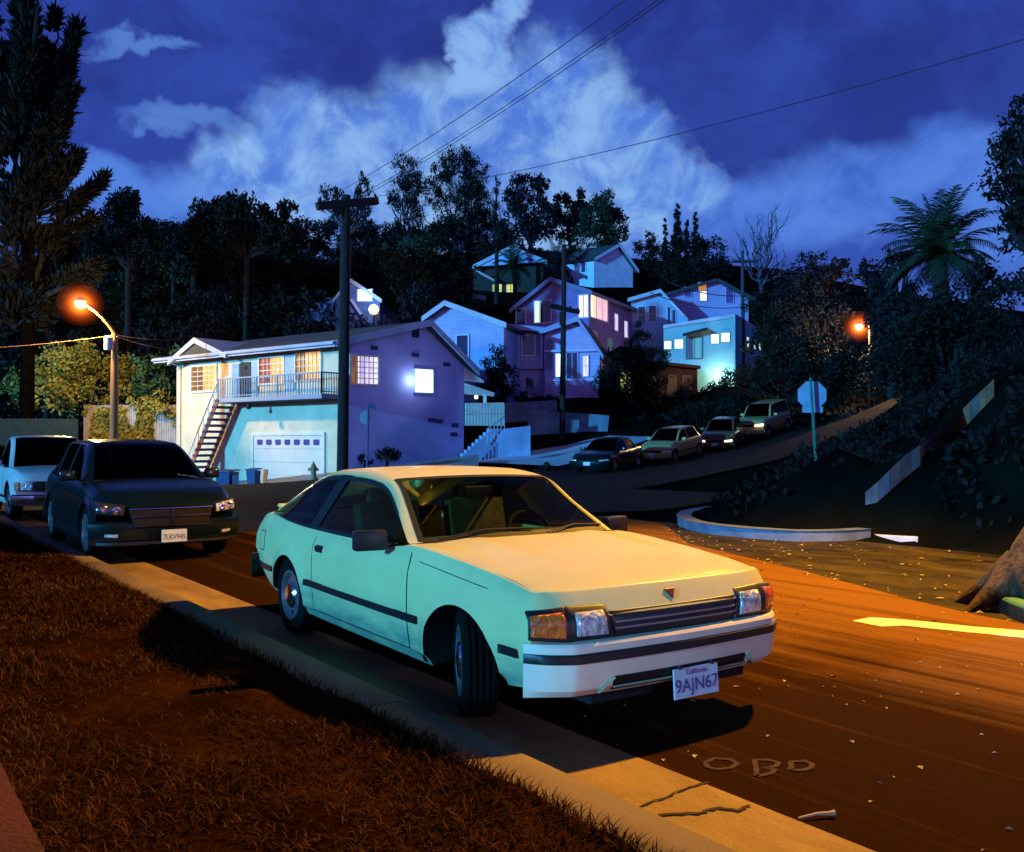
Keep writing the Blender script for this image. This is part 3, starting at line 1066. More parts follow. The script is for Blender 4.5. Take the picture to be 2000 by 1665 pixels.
        edge_b = [bk[i][0] for i in range(ny + 1)] + [bk[ny][j] for j in range(1, nz + 1)] + [bk[i][nz] for i in range(ny - 1, -1, -1)] + [bk[0][j] for j in range(nz - 1, 0, -1)]
        mb.grid([edge_b, edge_f], close=True)
        o = mb.build(name, m, parent, local=True)
        bm = bmesh.new(); bm.from_mesh(o.data)
        bmesh.ops.remove_doubles(bm, verts=bm.verts, dist=1e-5)
        bmesh.ops.recalc_face_normals(bm, faces=bm.faces[:])
        if bevel:
            es = [e for e in bm.edges if len(e.link_faces) == 2 and e.calc_face_angle(0) > 0.6]
            bmesh.ops.bevel(bm, geom=es, offset=bevel, segments=2, profile=.5, affect='EDGES', clamp_overlap=True)
        bm.to_mesh(o.data); bm.free()
        o.data.polygons.foreach_set('use_smooth', [True] * len(o.data.polygons)); o.data.set_sharp_from_angle(angle=R(35))
        # open back faces: outward check
        c = sum((Vector(v.co) for v in o.data.vertices), Vector()) / len(o.data.vertices)
        return o

def sweep(prof, path, caps=True):
    """profile of (outward, z) carried along a plan path of (point, outward normal)"""
    mb = MB()
    rows = [[Vector((p.x + n.x * o, p.y + n.y * o, z)) for o, z in prof] for p, n in path]
    mb.grid(rows, close=True)
    k = len(prof)
    if caps:
        mb.f.append(tuple(range(k))); mb.m.append(0)
        b = len(mb.v) - k
        mb.f.append(tuple(b + i for i in range(k - 1, -1, -1))); mb.m.append(0)
    return mb
def fix(o, ang=35):
    bm = bmesh.new(); bm.from_mesh(o.data); bmesh.ops.recalc_face_normals(bm, faces=bm.faces[:]); bm.to_mesh(o.data); bm.free()
    o.data.polygons.foreach_set('use_smooth', [True] * len(o.data.polygons)); o.data.set_sharp_from_angle(angle=R(ang))
    return o
def plan_path(car, xoff, ymax, n=40, extra=None):
    out = []
    for i in range(n + 1):
        y = -ymax + 2 * ymax * i / n
        a, b = car.plan(y - .004), car.plan(y + .004)
        out.append((Vector((xoff - car.plan(y), y, 0)), Vector((1, (b - a) / .008, 0)).normalized()))
    return out

def make_wheel(parent, x, y, r, w, sg, rim_m, style='cap', steer=0.0, rim_r=None, spokes=5):
    rim_r = rim_r or r * 0.62
    e = bpy.data.objects.new('wheel', None); e.empty_display_size = .1
    e.parent = parent; e.location = (x, y, r); e.rotation_euler = (0, 0, steer)
    COL.objects.link(e)
    h = w / 2
    prof = [(rim_r - .01, -h * .8), (rim_r + .01, -h * .98), (r * .86, -h), (r * .965, -h * .9), (r, -h * .7)]
    for k in range(4):       # tread grooves
        c = -h * .52 + k * h * .35
        prof += [(r, c - .012), (r - .008, c - .009), (r - .008, c + .009 - .004), (r, c + .01)]
    prof += [(r, h * .7), (r * .965, h * .9), (r * .86, h), (rim_r + .01, h * .98), (rim_r - .01, h * .8)]
    t = MB().lathe([(a, b) for a, b in prof], (0, 0, 0), 'y', 40)
    fix(t.build('tyre', M_RUBBER, e, local=True), 40)
    rm = MB()
    o = sg
    rm.lathe([(rim_r + .004, o * h * .96), (rim_r - .012, o * h * .98), (rim_r - .02, o * h * .8), (rim_r * .86, o * h * .55), (rim_r * .5, o * h * .62), (0.001, o * h * .62)], (0, 0, 0), 'y', 32)
    rm.lathe([(rim_r + .004, -o * h * .9), (0.001, -o * h * .5)], (0, 0, 0), 'y', 24)
    if style == 'spoke':
        for k in range(spokes):
            a = 2 * math.pi * k / spokes
            d = Vector((math.cos(a), 0, math.sin(a)))
            rm.bar(d * .03 + Vector((0, o * h * .86, 0)), d * (rim_r - .01) + Vector((0, o * h * .9, 0)), .055, .03, up=(0, 1, 0))
    fix(rm.build('rim', rim_m, e, local=True), 30)
    if style == 'cap':
        cp = MB().lathe([(rim_r * .55, o * h * .66), (rim_r * .56, o * h * .86), (rim_r * .46, o * h * 1.02), (rim_r * .2, o * h * 1.1), (0.001, o * h * 1.12)], (0, 0, 0), 'y', 28)
        for k in range(8):
            a = 2 * math.pi * k / 8
            cp.box((math.cos(a) * rim_r * .76, o * h * .64, math.sin(a) * rim_r * .76), (.05, .02, .05), Matrix.Rotation(-a, 3, 'Y'))
        fix(cp.build('hubcap', M_CHROME, e, local=True), 30)
    return e

def plate(parent, c, w, h, nrm_yaw, tilt, text, top=None):
    M = Matrix.Translation(c) @ Matrix.Rotation(nrm_yaw, 4, 'Z') @ Matrix.Rotation(R(90) + tilt, 4, 'X') if False else None
    p = bpy.data.objects.new('number_plate', bpy.data.meshes.new('number_plate'))
    bx = MB().box((0, 0, 0), (w, h, .008))
    # local axes: x across the car, y up, z out of the plate (towards +x of the car)
    A = Matrix.Translation(c) @ Matrix(((0, 0, 1, 0), (1, 0, 0, 0), (0, 1, 0, 0), (0, 0, 0, 1))) @ Matrix.Rotation(tilt, 4, 'X')
    vs = [tuple(A @ Vector(v)) for v in bx.v]
    m2 = MB(); m2.v = vs; m2.f = bx.f; m2.m = bx.m
    bpy.data.objects.remove(p)
    p = m2.build('number_plate', M_PLATE, parent, bevel=.006, local=True)
    text_mesh('plate_characters', text, h * .62, M_PLATEINK, p, A @ Matrix.Translation((0, -h * .1, .0055)), .001, sx=0.96 * min(1, 6 / len(text)) * (.92 if len(text) > 6 else 1))
    if top:
        text_mesh('plate_script', top, h * .24, M_PLATERED, p, A @ Matrix.Translation((0, h * .34, .0055)), .001)
    return p

# ---------------------------------------------------------------- the white coupe in the foreground
def build_coupe():
    root = thing('hatchback_coupe', 'cream white angular two-door hatchback parked at the kerb in the foreground', 'car', (S_O.x + .04 * .833, S_O.y + .04 * .553, 0), -0.9848)
    root.scale = (1.0, 1.05, 1.0)
    sp = dict(x0=-2.34, x1=2.15, x_mid=0.0, nst=150, extra_x=[2.055, 2.06, 2.068], arch_sx=(1.2, 1.06),
        zb=[(-2.34, .42), (-1.9, .30), (-1.4, .23), (-.8, .205), (1.0, .205), (1.6, .25), (2.17, .30)],
        hw=[(-2.34, .765), (-2.0, .80), (-1.5, .822), (-.9, .83), (0, .835), (1, .832), (1.7, .828), (2.15, .822)],
        z8=[(-2.34, .80), (-2.28, .862), (-2.1, .895), (-1.85, .885), (-1.5, .858), (-1.0, .838), (-.3, .832), (.3, .84), (.55, .862), (.75, .880), (1.3, .846), (1.7, .805), (1.99, .770), (2.055, .760), (2.068, .748), (2.11, .69), (2.15, .635)],
        y8=[(-2.34, .69), (-2.0, .715), (-1.5, .755), (-1.0, .775), (0, .785), (.6, .79), (.9, .787), (1.4, .775), (1.9, .765), (2.15, .765)],
        zc=[(-2.26, .70), (-1, .72), (0, .725), (1.0, .725), (2.17, .66)],
        crown=[(-2.34, .02), (.7, .024), (1.3, .026), (1.9, .014), (2.15, .008)],
        tub=(-1.95, .62), tub_z=.40, tub_w=.50, well_in=.56,
        axles=(1.36, -1.32), arch_r=.335, arch_z=.285, hw_max=.835, flare=.026,
        nose_flat=.66, nose_bow=.035, nose_slope=.35, nose_q=1.2,
        yt=[(-2.1, .675), (-1.9, .665), (-1.5, .645), (-.93, .63), (-.4, .63), (.12, .64), (.82, .765)],
        zt=[(-2.1, .893), (-1.95, .945), (-1.7, 1.045), (-1.3, 1.19), (-.98, 1.277), (-.7, 1.300), (-.35, 1.298), (0.0, 1.270), (.14, 1.245), (.45, 1.080), (.82, .884)],
        rcrown=[(-2.1, .01), (-.9, .022), (0, .022), (.45, .02), (.82, .024)],
        bow=[(-2.1, 0), (-.6, 0), (.14, .065), (.82, .19)], corner=.13,
        nosex=[(.25, 2.13), (.54, 2.15), (.63, 2.148), (.69, 2.11), (.748, 2.068), (.80, 2.03)])
    c = Car(sp)
    body = c.body(M_CREAM, root)
    # bonnet, a panel of its own
    mb = MB(); rows = []
    for i in range(31):
        x = .855 + (2.064 - .855) * i / 30
        y8 = c.g('y8', x) - .012
        rows.append([c.top_pt(x, y8 * (-1 + 2 * j / 20), (.005 + .006 * (1 - min(1, abs(-1 + 2 * j / 20) * 1.2) ** 8) + (.006 if abs(j - 10) in (5, 6) else 0)) * (1 - max(0, (i - 24) / 6) ** 2) - (.004 if i == 30 else 0)) for j in range(21)])
    for r in rows:
        for k, q in enumerate(r):
            q.x -= .17 * max(0, 1 - (q.x - .855) / .9) * (abs(q.y) / .77) ** 2
    mb.grid(rows)
    c.finish(mb, 'bonnet', M_CREAM, root, .01, 1)
    # roof, pillars, hatch frame
    c.across('roof', M_CREAM, root, .93, .10, -.96, .0, 24, 20, .02)
    for sg in (-1, 1):
        c.patch('windscreen_pillar', M_CREAM, root,   .90, 1.085, .84, .10, sg, .0, 6, 24, .02)
        c.patch('hatch_pillar', M_CREAM, root, lambda t: .93 - .13 * t, lambda t: 1.10 + .16 * t, -.96, -2.07, sg, .0, 8, 26, .02)
        c.patch('belt_rail', M_CREAM, root, -.02, .035, .67, -1.98, sg, .001, 3, 40, .015)
    c.across('windscreen', M_GLASS, root, 1.07, .825, .12, -.006, 20, 16, .004)
    c.across('rear_window', M_DGLASS, root, 1.12, -.98, -1.93, -.006, 16, 14, .004)
    c.across('tailgate', M_CREAM, root, 1.08, -1.90, -2.08, 0, 16, 4, .015)
    # black rubber round the windscreen
    mb = MB()
    for sg in (-1, 1):
        mb.grid([[c.cab(.825 - .705 * i / 20, q, sg, .002) for q in (1.062, 1.085, 1.115)] for i in range(21)])
    for x0, x1 in ((.83, .775), (.155, .115)):
        mb.grid([[c.cab(x0 + (x1 - x0) * k / 2, 2 - .93 * abs(t), 1 if t >= 0 else -1, .0022) for k in range(3)] for t in [-1 + i / 10 for i in range(21)]])
    c.finish(mb, 'windscreen_seal', M_GASKET, root, .004, 1)
    pil = lambda base, k=.42: (lambda q: base + k * q)
    for sg in (-1, 1):
        g1 = c.patch('door_window', M_GLASS, root, .06, .88, pil(-.93, .36), lambda q: .54, sg, -.004, 10, 26, .003)
        g2 = c.patch('quarter_window', M_DGLASS, root, .08, .86, lambda q: -1.80 + .55 * q, pil(-1.0, .36), sg, -.004, 10, 22, .003)
        c.patch('door_pillar', M_GASKET, root, .03, .93, pil(-1.05, .38), pil(-.88, .38), sg, .003, 8, 4, .02)
        mb = MB()
        xs = [.60 - (.60 + 1.86) * i / 50 for i in range(51)]
        mb.grid([[c.cab(x, q, sg, .003) for q in (.025, .05, .085)] for x in xs])
        mb.grid([[c.cab(x, q, sg, .003) for q in (.845, .88, .91)] for x in [.48 - 1.73 * i / 40 for i in range(41)]])
        mb.grid([[c.cab(x0 + .55 * q, q, sg, .003) for x0 in (-1.88, -1.84, -1.78)] for q in [.04 + .82 * k / 8 for k in range(9)]])
        c.finish(mb, 'window_seal', M_GASKET, root, .006, sg)
        # door and its handle
        door = c.side_patch('door', M_CREAM, root, -.79, .74, lambda x: .275, lambda x: c.g('z8', x) - .03, sg, .0025, 30, 14, .012)
        h = MB()
        h.grid([[c.side_pt(x, z, sg, .006) for z in (.705, .755)] for x in (-.735, -.68, -.60)])
        h.box(c.side_pt(-.667, .733, sg, .011), (.11, .012, .028))
        c.finish(h, 'door_handle', M_TRIM, door, .004, sg)
        sm = MB()
        c.seam(sm, [(-.795, .27), (-.795, .80)], sg, .008)
        c.seam(sm, [(.745, .27), (.745, .84)], sg, .008)
        c.seam(sm, [(-.795, .27), (.745, .27)], sg, .006)
        c.seam(sm, [(1.62, .742), (.86, .80)], sg, .004)
        c.finish(sm, 'panel_seam', M_SEAM, root, .002, sg)
        # rubbing strips
        for a, b in ((-2.26, -1.70), (-.93, .885), (1.80, 2.03)):
            c.side_patch('side_moulding', M_TRIM, root, a, b, .437, .482, sg, .014, 16, 3, .014)
        # lower sill, slightly tucked
        c.side_patch('sill', M_CREAM, root, -.93, .93, .215, .262, sg, .006, 20, 3, .01)
        # mirror
        mr = MB()
        base = c.cab(.58, .02, sg, .0) + Vector((0, 0, -.035))
        mr.box(base + Vector((.02, sg * .155, .065)), (.085, .20, .125), Matrix.Rotation(sg * R(10), 3, 'Z'))
        mr.box(base + Vector((.01, sg * .035, .035)), (.06, .09, .04))
        mo = mr.build('door_mirror', M_TRIM, root, bevel=.016, local=True, smooth=40)
    # fuel flap, on the kerb side
    fl = c.side_patch('fuel_flap', M_CREAM, root, -2.12, -1.96, .60, .75, -1, .003, 4, 4, .006)
    sm = MB(); c.seam(sm, [(-2.125, .595), (-1.955, .595), (-1.955, .755), (-2.125, .755), (-2.125, .595)], -1, .006)
    c.finish(sm, 'fuel_flap_seam', M_SEAM, root, .002, -1)
    # ---- nose
    for sg in (-1, 1):
        q = [(sg * .405, .535), (sg * .66, .54), (sg * .66, .70), (sg * .445, .694)]
        hz = c.nose_panel('headlight_surround', M_TRIM, root, q, -.03, .012, 8, 4, .006)
        q = [(sg * .445, .552), (sg * .622, .556), (sg * .622, .672), (sg * .462, .672)]
        c.nose_panel('headlight', M_LENS, root, q, .0, .022, 8, 4, .008)
        q = [(sg * .655, .53), (sg * .828, .545), (sg * .828, .68), (sg * .655, .70)]
        c.nose_panel('indicator_surround', M_TRIM, root, q, -.03, .010, 10, 4, .005)
        q = [(sg * .672, .552), (sg * .818, .562), (sg * .818, .662), (sg * .672, .678)]
        c.nose_panel('indicator', M_AMBER, root, q, 0, .019, 10, 4, .007)
    gr = c.nose_panel('grille', M_TRIM, root, [(-.40, .538), (.40, .538), (.43, .662), (-.43, .662)], -.03, .006, 16, 4, .004)
    for z in (.572, .604, .636):
        c.nose_panel('grille_bar', M_STEEL if z < .63 else M_TRIM, gr, [(-.40, z), (.40, z), (.41, z + .010), (-.41, z + .010)], 0, .016, 16, 1)
    em = MB(); e0 = c.nose_pt(-.01, .712, .004)
    em.prism([e0 + Vector((-.012, -.034, .018)), e0 + Vector((-.012, .034, .018)), e0 + Vector((.02, .0, -.032))], (.010, 0, .004))
    em.build('badge', mat('bronze_badge', (0.16, 0.035, 0.02), 0.4, metal=.5), root, local=True, bevel=.002)
    # bumper: body-white shell with cool light put into its colour, black strip, dark intake with bars
    bpl = lambda y: (.035 * (abs(y) / .64) ** 2 if abs(y) < .64 else .035 + (abs(y) - .64) * .62)
    def bfr(y):
        a, b = bpl(y - .004), bpl(y + .004)
        return Vector((2.145 - bpl(y), y, 0)), Vector((1, (b - a) / .008, 0)).normalized() * (1 - .75 * max(0, min(1, (abs(y) - .70) / .135)) ** 1.6)
    path = [bfr(y) for y in sorted([-.835 + 1.67 * i / 60 for i in range(61)] + [-.645, -.635, .635, .645])]
    sh = sweep([(-.06, .525), (.02, .532), (.055, .528), (.066, .515), (.066, .482), (.058, .478), (.058, .436), (.066, .432), (.060, .36), (.045, .30), (.0, .262), (-.08, .262)], path)
    bu = fix(sh.build('bumper', mat('white_paint_cool_lit', (.74, .66, .50), .38, var=.08, vscale=3, spec=.2), root, local=True), 25)
    fix(sweep([(.05, .481), (.074, .480), (.078, .476), (.078, .438), (.074, .434), (.05, .433)], path).build('bumper_strip', M_TRIM, bu, local=True), 30)
    mb = MB()
    def bp(y, z, o):
        q0, n = bfr(y)
        fr = interp([.262, .30, .36, .432], [.0, .045, .060, .066], z)
        return Vector((q0.x, y, z)) + n * (fr + o)
    mb.grid([[bp(-.44 + .88 * i / 16, zz, .004) for zz in (.278, .30, .325, .352)] for i in range(17)])
    ik = c.finish(mb, 'air_intake', M_TRIM, bu, .004, 1)
    mb = MB()
    for z in (.300,):
        mb.tube([bp(-.44 + .88 * i / 16, z, .012) for i in range(17)], .006, 6)
    for sg in (-1, 1):
        mb.bar(bp(sg * .44, .352, .004), bp(sg * .515, .276, .010), .03, .012)
    fix(mb.build('intake_bar', M_CREAM, ik, local=True), 40)
    va = MB().box((2.0, 0, .235), (.20, 1.05, .07)); va.build('valance', M_WELL, root, local=True, bevel=.01)
    plate(root, (2.222, .055, .262), .305, .155, 0, R(-4), "9AJN67", "California")
    for sg in (-1, 1):
        MB().box((2.219, .055 + sg * .11, .345), (.02, .02, .02)).build('plate_bolt', M_TRIM, root, local=True, bevel=.003)
    # front edge lip between bumper and lights
    # wipers, aerial, tail
    wp = MB()
    for y0, y1 in ((-.56, .02), (.08, .62)):
        a = c.cab(.82, 2 - abs(y0) / .7, 1 if y0 > 0 else -1, .02); b = c.cab(.77, 2 - abs(y1) / .7, 1 if y1 > 0 else -1, .016)
        wp.tube([a + Vector((.02, 0, -.005)), (a + b) / 2 + Vector((.0, 0, .022)), b], .007, 6)
    wp.build('wiper', M_TRIM, root, local=True)
    cw = MB(); cw.grid([[c.top_pt(.855 - .17 * (y / .76) ** 2 + .03 - k * .085, y, .006) for k in range(3)] for y in [-.75 + 1.5 * i / 20 for i in range(21)]])
    c.finish(cw, 'cowl_vent', M_TRIM, root, .006, 1)
    spo = MB(); spo.prism([(-2.06, -.60, .905), (-2.06, .60, .905), (-2.24, .60, .935), (-2.24, -.60, .935)], (0, 0, .03))
    spo.build('tail_spoiler', M_CREAM, root, local=True, bevel=.012)
    rb = sweep([(-.05, .54), (.05, .535), (.06, .45), (.055, .36), (.0, .33), (-.05, .33)], [(Vector((-2.34 + .7 * c.plan(y) , y, 0)), Vector((-1, -.7 * (c.plan(y + .004) - c.plan(y - .004)) / -.008 * -1, 0)).normalized()) for y in [-.80 + 1.6 * i / 30 for i in range(31)]])
    fix(rb.build('rear_bumper', M_TRIM, root, local=True))
    for sg in (-1, 1):
        MB().box((-2.342, sg * .52, .68), (.03, .36, .13)).build('tail_light', M_RED, root, local=True, bevel=.01)
    # cabin
    d = MB(); DX = -.13
    d.prism([(.40, -.66, .60), (.80, -.66, .60), (.80, -.66, .86), (.62, -.66, .865), (.46, -.66, .83), (.42, -.66, .75)], (0, 1.32, 0))
    d.prism([(.40, .16, .82), (.60, .16, .84), (.60, .16, .905), (.44, .16, .90)], (0, .42, 0))
    d.v = [(v[0] + DX, v[1], v[2]) for v in d.v]
    db = d.build('dashboard', M_DASH, root, local=True, bevel=.02, smooth=50)
    pp = MB(); pp.box((.58, .28, .885), (.22, .30, .006), Matrix.Rotation(.1, 3, 'Y')); pp.build('paper', mat('tan_paper', (0.45, 0.33, 0.15), 0.8), root, local=True)
    st = MB(); Mx = Matrix.Rotation(R(62), 3, 'Y')
    st.tube([Vector((.24, .36, .84)) + Mx @ Vector((.18 * math.cos(a), .18 * math.sin(a), 0)) for a in [2 * math.pi * k / 28 for k in range(29)]], .014, 8)
    st.bar(Vector((.24, .36, .84)) + Mx @ Vector((0, -.17, 0)), Vector((.24, .36, .84)) + Mx @ Vector((0, .17, 0)), .03, .02)
    st.tube([(.24, .36, .84), (.40, .36, .74)], .03, 8)
    st.build('steering_wheel', M_INT, root, local=True, smooth=50)
    for y in (-.36, .36):
        s_ = MB()
        Mb = Matrix.Rotation(R(-14), 3, 'Y')
        s_.box((-.2, y, .52), (.50, .46, .14)); s_.box((-.50, y, .77), (.13, .46, .58), Mb); s_.box((-.595, y, 1.08), (.09, .25, .16), Mb)
        s_.tube([(-.58, y - .06, 1.0), (-.59, y - .06, 1.06)], .008, 6); s_.tube([(-.58, y + .06, 1.0), (-.59, y + .06, 1.06)], .008, 6)
        s_.build('front_seat', M_SEAT, root, local=True, bevel=.06, smooth=50, segs=4)
    s_ = MB(); s_.box((-1.15, 0, .52), (.45, 1.1, .16)); s_.box((-1.42, 0, .74), (.14, 1.1, .42), Matrix.Rotation(R(-20), 3, 'Y'))
    s_.build('rear_seat', M_SEAT, root, local=True, bevel=.04, smooth=50)
    rm = MB().box((.10, .02, 1.165), (.02, .22, .06)); rm.build('rear_view_mirror', M_TRIM, root, local=True, bevel=.008)
    # wheels, the front pair turned towards the kerb
    for x, sgs, stv in ((1.34, (-1, 1), R(-24)), (-1.32, (-1, 1), 0.0)):
        for sg in sgs:
            make_wheel(root, x, sg * .715, .305, .19, sg, M_STEEL, 'cap', stv)
    return root
coupe = build_coupe()
# ------------------------------------------------------------------ houses
M_H1 = siding('cream_stucco_boards', (0.72, 0.60, 0.40), 0.22, 0.10, 0.8, 0.12)
M_H1G = mat('gable_stucco_blue_shade', (0.52, 0.52, 0.92), 0.85, var=0.16, vscale=0.5, bump=0.25, bscale=8)  # blue night shade of the gable side put into its wall colour
M_WTRIM = mat('white_trim', (0.78, 0.70, 0.60), 0.6, var=0.1, vscale=2)
M_ROOFP = mat('pale_roof_edge', (0.42, 0.46, 0.58), 0.8, var=0.15, vscale=1)
M_ROOFD = mat('dark_shingles', (0.045, 0.045, 0.06), 0.9, var=0.3, vscale=2, bump=0.4, bscale=6)
M_H2 = siding('sky_blue_boards', (0.30, 0.36, 0.66), 0.24, 0.14)
M_H3 = siding('lilac_boards', (0.50, 0.34, 0.62), 0.22, 0.14)
M_H4 = siding('violet_boards', (0.17, 0.11, 0.34), 0.24, 0.14)
M_H5 = mat('pale_blue_stucco', (0.30, 0.42, 0.62), 0.85, var=0.12, vscale=0.4, bump=0.2, bscale=6)
M_H5L = mat('lilac_stucco', (0.40, 0.32, 0.58), 0.85, var=0.12, vscale=0.4, bump=0.2, bscale=6)
M_H5T = mat('teal_stucco', (0.18, 0.40, 0.46), 0.85, var=0.15, vscale=0.4, bump=0.2, bscale=6)
M_BROWN = mat('dark_brown_boards', (0.06, 0.028, 0.02), 0.85, var=0.3, vscale=1.5)
M_DARKDOOR = mat('dark_door_paint', (0.012, 0.014, 0.02), 0.5)
M_DARKPANE = mat('unlit_window_glass', (0.02, 0.03, 0.07), 0.08, var=0.3, vscale=2)
M_STAIR = mat('red_brown_stair_wood', (0.50, 0.14, 0.05), 0.75, var=0.25, vscale=4)
M_STAIRP = mat('violet_stair_paint', (0.13, 0.045, 0.11), 0.75, var=0.2, vscale=4)
M_GRATE = mat('balcony_grey_paint', (0.30, 0.33, 0.40), 0.6)
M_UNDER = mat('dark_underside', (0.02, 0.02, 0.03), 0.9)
M_DOORW = mat('white_garage_door', (0.80, 0.66, 0.52), 0.5, var=0.05, vscale=2)
M_SHUT = mat('blue_shutter', (0.30, 0.45, 0.55), 0.6, var=0.15, vscale=3)
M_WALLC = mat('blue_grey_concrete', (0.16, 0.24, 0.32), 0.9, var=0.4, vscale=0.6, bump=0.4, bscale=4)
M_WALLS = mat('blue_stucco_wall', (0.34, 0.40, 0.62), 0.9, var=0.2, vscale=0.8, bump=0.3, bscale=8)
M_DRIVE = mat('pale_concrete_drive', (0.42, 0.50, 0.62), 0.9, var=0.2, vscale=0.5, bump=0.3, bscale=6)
G_WARM = glow('warm_lit_curtain', (1.0, 0.58, 0.16), 1.0, (0.72, 0.28, 0.03), 9)
G_RED = glow('red_lit_curtain', (0.42, 0.06, 0.01), 0.9, (0.22, 0.02, 0.005), 9)
G_BROWN = glow('brown_lit_curtain', (0.38, 0.16, 0.02), 0.8, (0.16, 0.05, 0.01), 9)
G_PALE = glow('pale_lit_room', (1.0, 0.93, 0.72), 1.15, (0.80, 0.62, 0.32), 5)
G_LILAC = glow('lilac_lit_room', (0.95, 0.88, 0.98), 1.0, (0.55, 0.42, 0.80), 5)
G_PINK = glow('pink_lit_curtain', (1.0, 0.70, 0.66), 1.0, (0.80, 0.36, 0.55), 8)
G_WHITE = glow('white_lit_room', (0.95, 1.0, 1.0), 1.7, (0.85, 0.96, 1.0), 3)
G_GREENISH = glow('pale_green_lit_room', (0.80, 1.0, 0.85), 1.0, (0.5, 0.8, 0.7), 5)
G_YGREEN = glow('yellow_green_lit_room', (0.78, 0.80, 0.22), 0.9, (0.40, 0.42, 0.08), 6)
G_ORANGE = glow('orange_lit_blind', (0.75, 0.33, 0.05), 0.8, (0.55, 0.2, 0.02), 4)

class Face:
    """a vertical wall plane through p, facing n; hit() finds the wall point behind a photo pixel"""
    def __init__(s, p, n):
        s.p = Vector(p); s.n = Vector((n[0], n[1], 0)).normalized()
        s.u = Vector((-s.n.y, s.n.x, 0))        # along the wall, to the right seen from outside
    def hit(s, px, py, off=0.0):
        r = ray(px, py); o = Vector((0, 0, EYE))
        q = s.p + s.n * off
        t = s.n.dot(q - o) / s.n.dot(r)
        return o + r * t
    def rect(s, x0, y0, x1, y1, off=0.0):
        xm, ym = (x0 + x1) / 2, (y0 + y1) / 2
        a, b = s.hit(x0, ym, off), s.hit(x1, ym, off)
        zt, zb = s.hit(xm, y0, off).z, s.hit(xm, y1, off).z
        return Vector((a.x, a.y, 0)), Vector((b.x, b.y, 0)), zb, zt
def window(house, F, x0, y0, x1, y1, pane, frame=None, nx=1, ny=1, fw=0.09, name='window', off=0.0, split=None, label=None):
    frame = frame or M_WTRIM
    a, b, zb, zt = F.rect(x0, y0, x1, y1, off)
    z = Vector((0, 0, 1)); n = F.n
    w = MB()
    u = (b - a).normalized(); L = (b - a).length
    def P(s_, zz, o): return a + u * s_ + z * zz + n * o
    for s0, s1, h0, h1 in ((-fw, L + fw, zt, zt + fw), (-fw, L + fw, zb - fw * 1.2, zb), (-fw, 0, zb, zt), (L, L + fw, zb, zt)):
        w.prism([P(s0, h0, 0.002), P(s1, h0, 0.002), P(s1, h1, 0.002), P(s0, h1, 0.002)], n * 0.075)
    for i in range(1, nx):
        s0 = L * i / nx - .018
        w.prism([P(s0, zb, 0.02), P(s0 + .036, zb, 0.02), P(s0 + .036, zt, 0.02), P(s0, zt, 0.02)], n * 0.03)
    for j in range(1, ny):
        h0 = zb + (zt - zb) * j / ny - .018
        w.prism([P(0, h0, 0.021), P(L, h0, 0.021), P(L, h0 + .036, 0.021), P(0, h0 + .036, 0.021)], n * 0.028)
    o = w.build(name, frame, house)
    if label: o['label'] = label
    panes = pane if isinstance(pane, list) else [(1.0, pane)]
    s0 = 0.0
    for fr, m in panes:
        p = MB(); s1 = s0 + L * fr
        p.prism([P(s0, zb, 0.004), P(s1, zb, 0.004), P(s1, zt, 0.004), P(s0, zt, 0.004)], n * 0.012)
        p.build('pane', m, o)
        s0 = s1
    return o
def panel(house, F, x0, y0, x1, y1, m, name, off=0.0, d=0.05, bevel=0.0, parent=None):
    a, b, zb, zt = F.rect(x0, y0, x1, y1, off)
    z = Vector((0, 0, 1))
    return MB().prism([a + z * zb, b + z * zb, b + z * zt, a + z * zt], F.n * d).build(name, m, parent or house, bevel=bevel)
def poly(F, pts, off=0.0):
    return [F.hit(a, b, off) for a, b in pts]
def roof_slab(mb, a, b, vec, t=0.2, over=0.0):
    a, b = Vector(a), Vector(b)
    d = (b - a).normalized()
    nrm = vec.cross(d).normalized()
    if nrm.z < 0: nrm = -nrm
    a = a - d * over
    mb.prism([a + nrm * .004, b + nrm * .004, b + nrm * t, a + nrm * t], vec)
def house(name, label, group, base):
    return thing(name, label, 'house', base, 0, group)

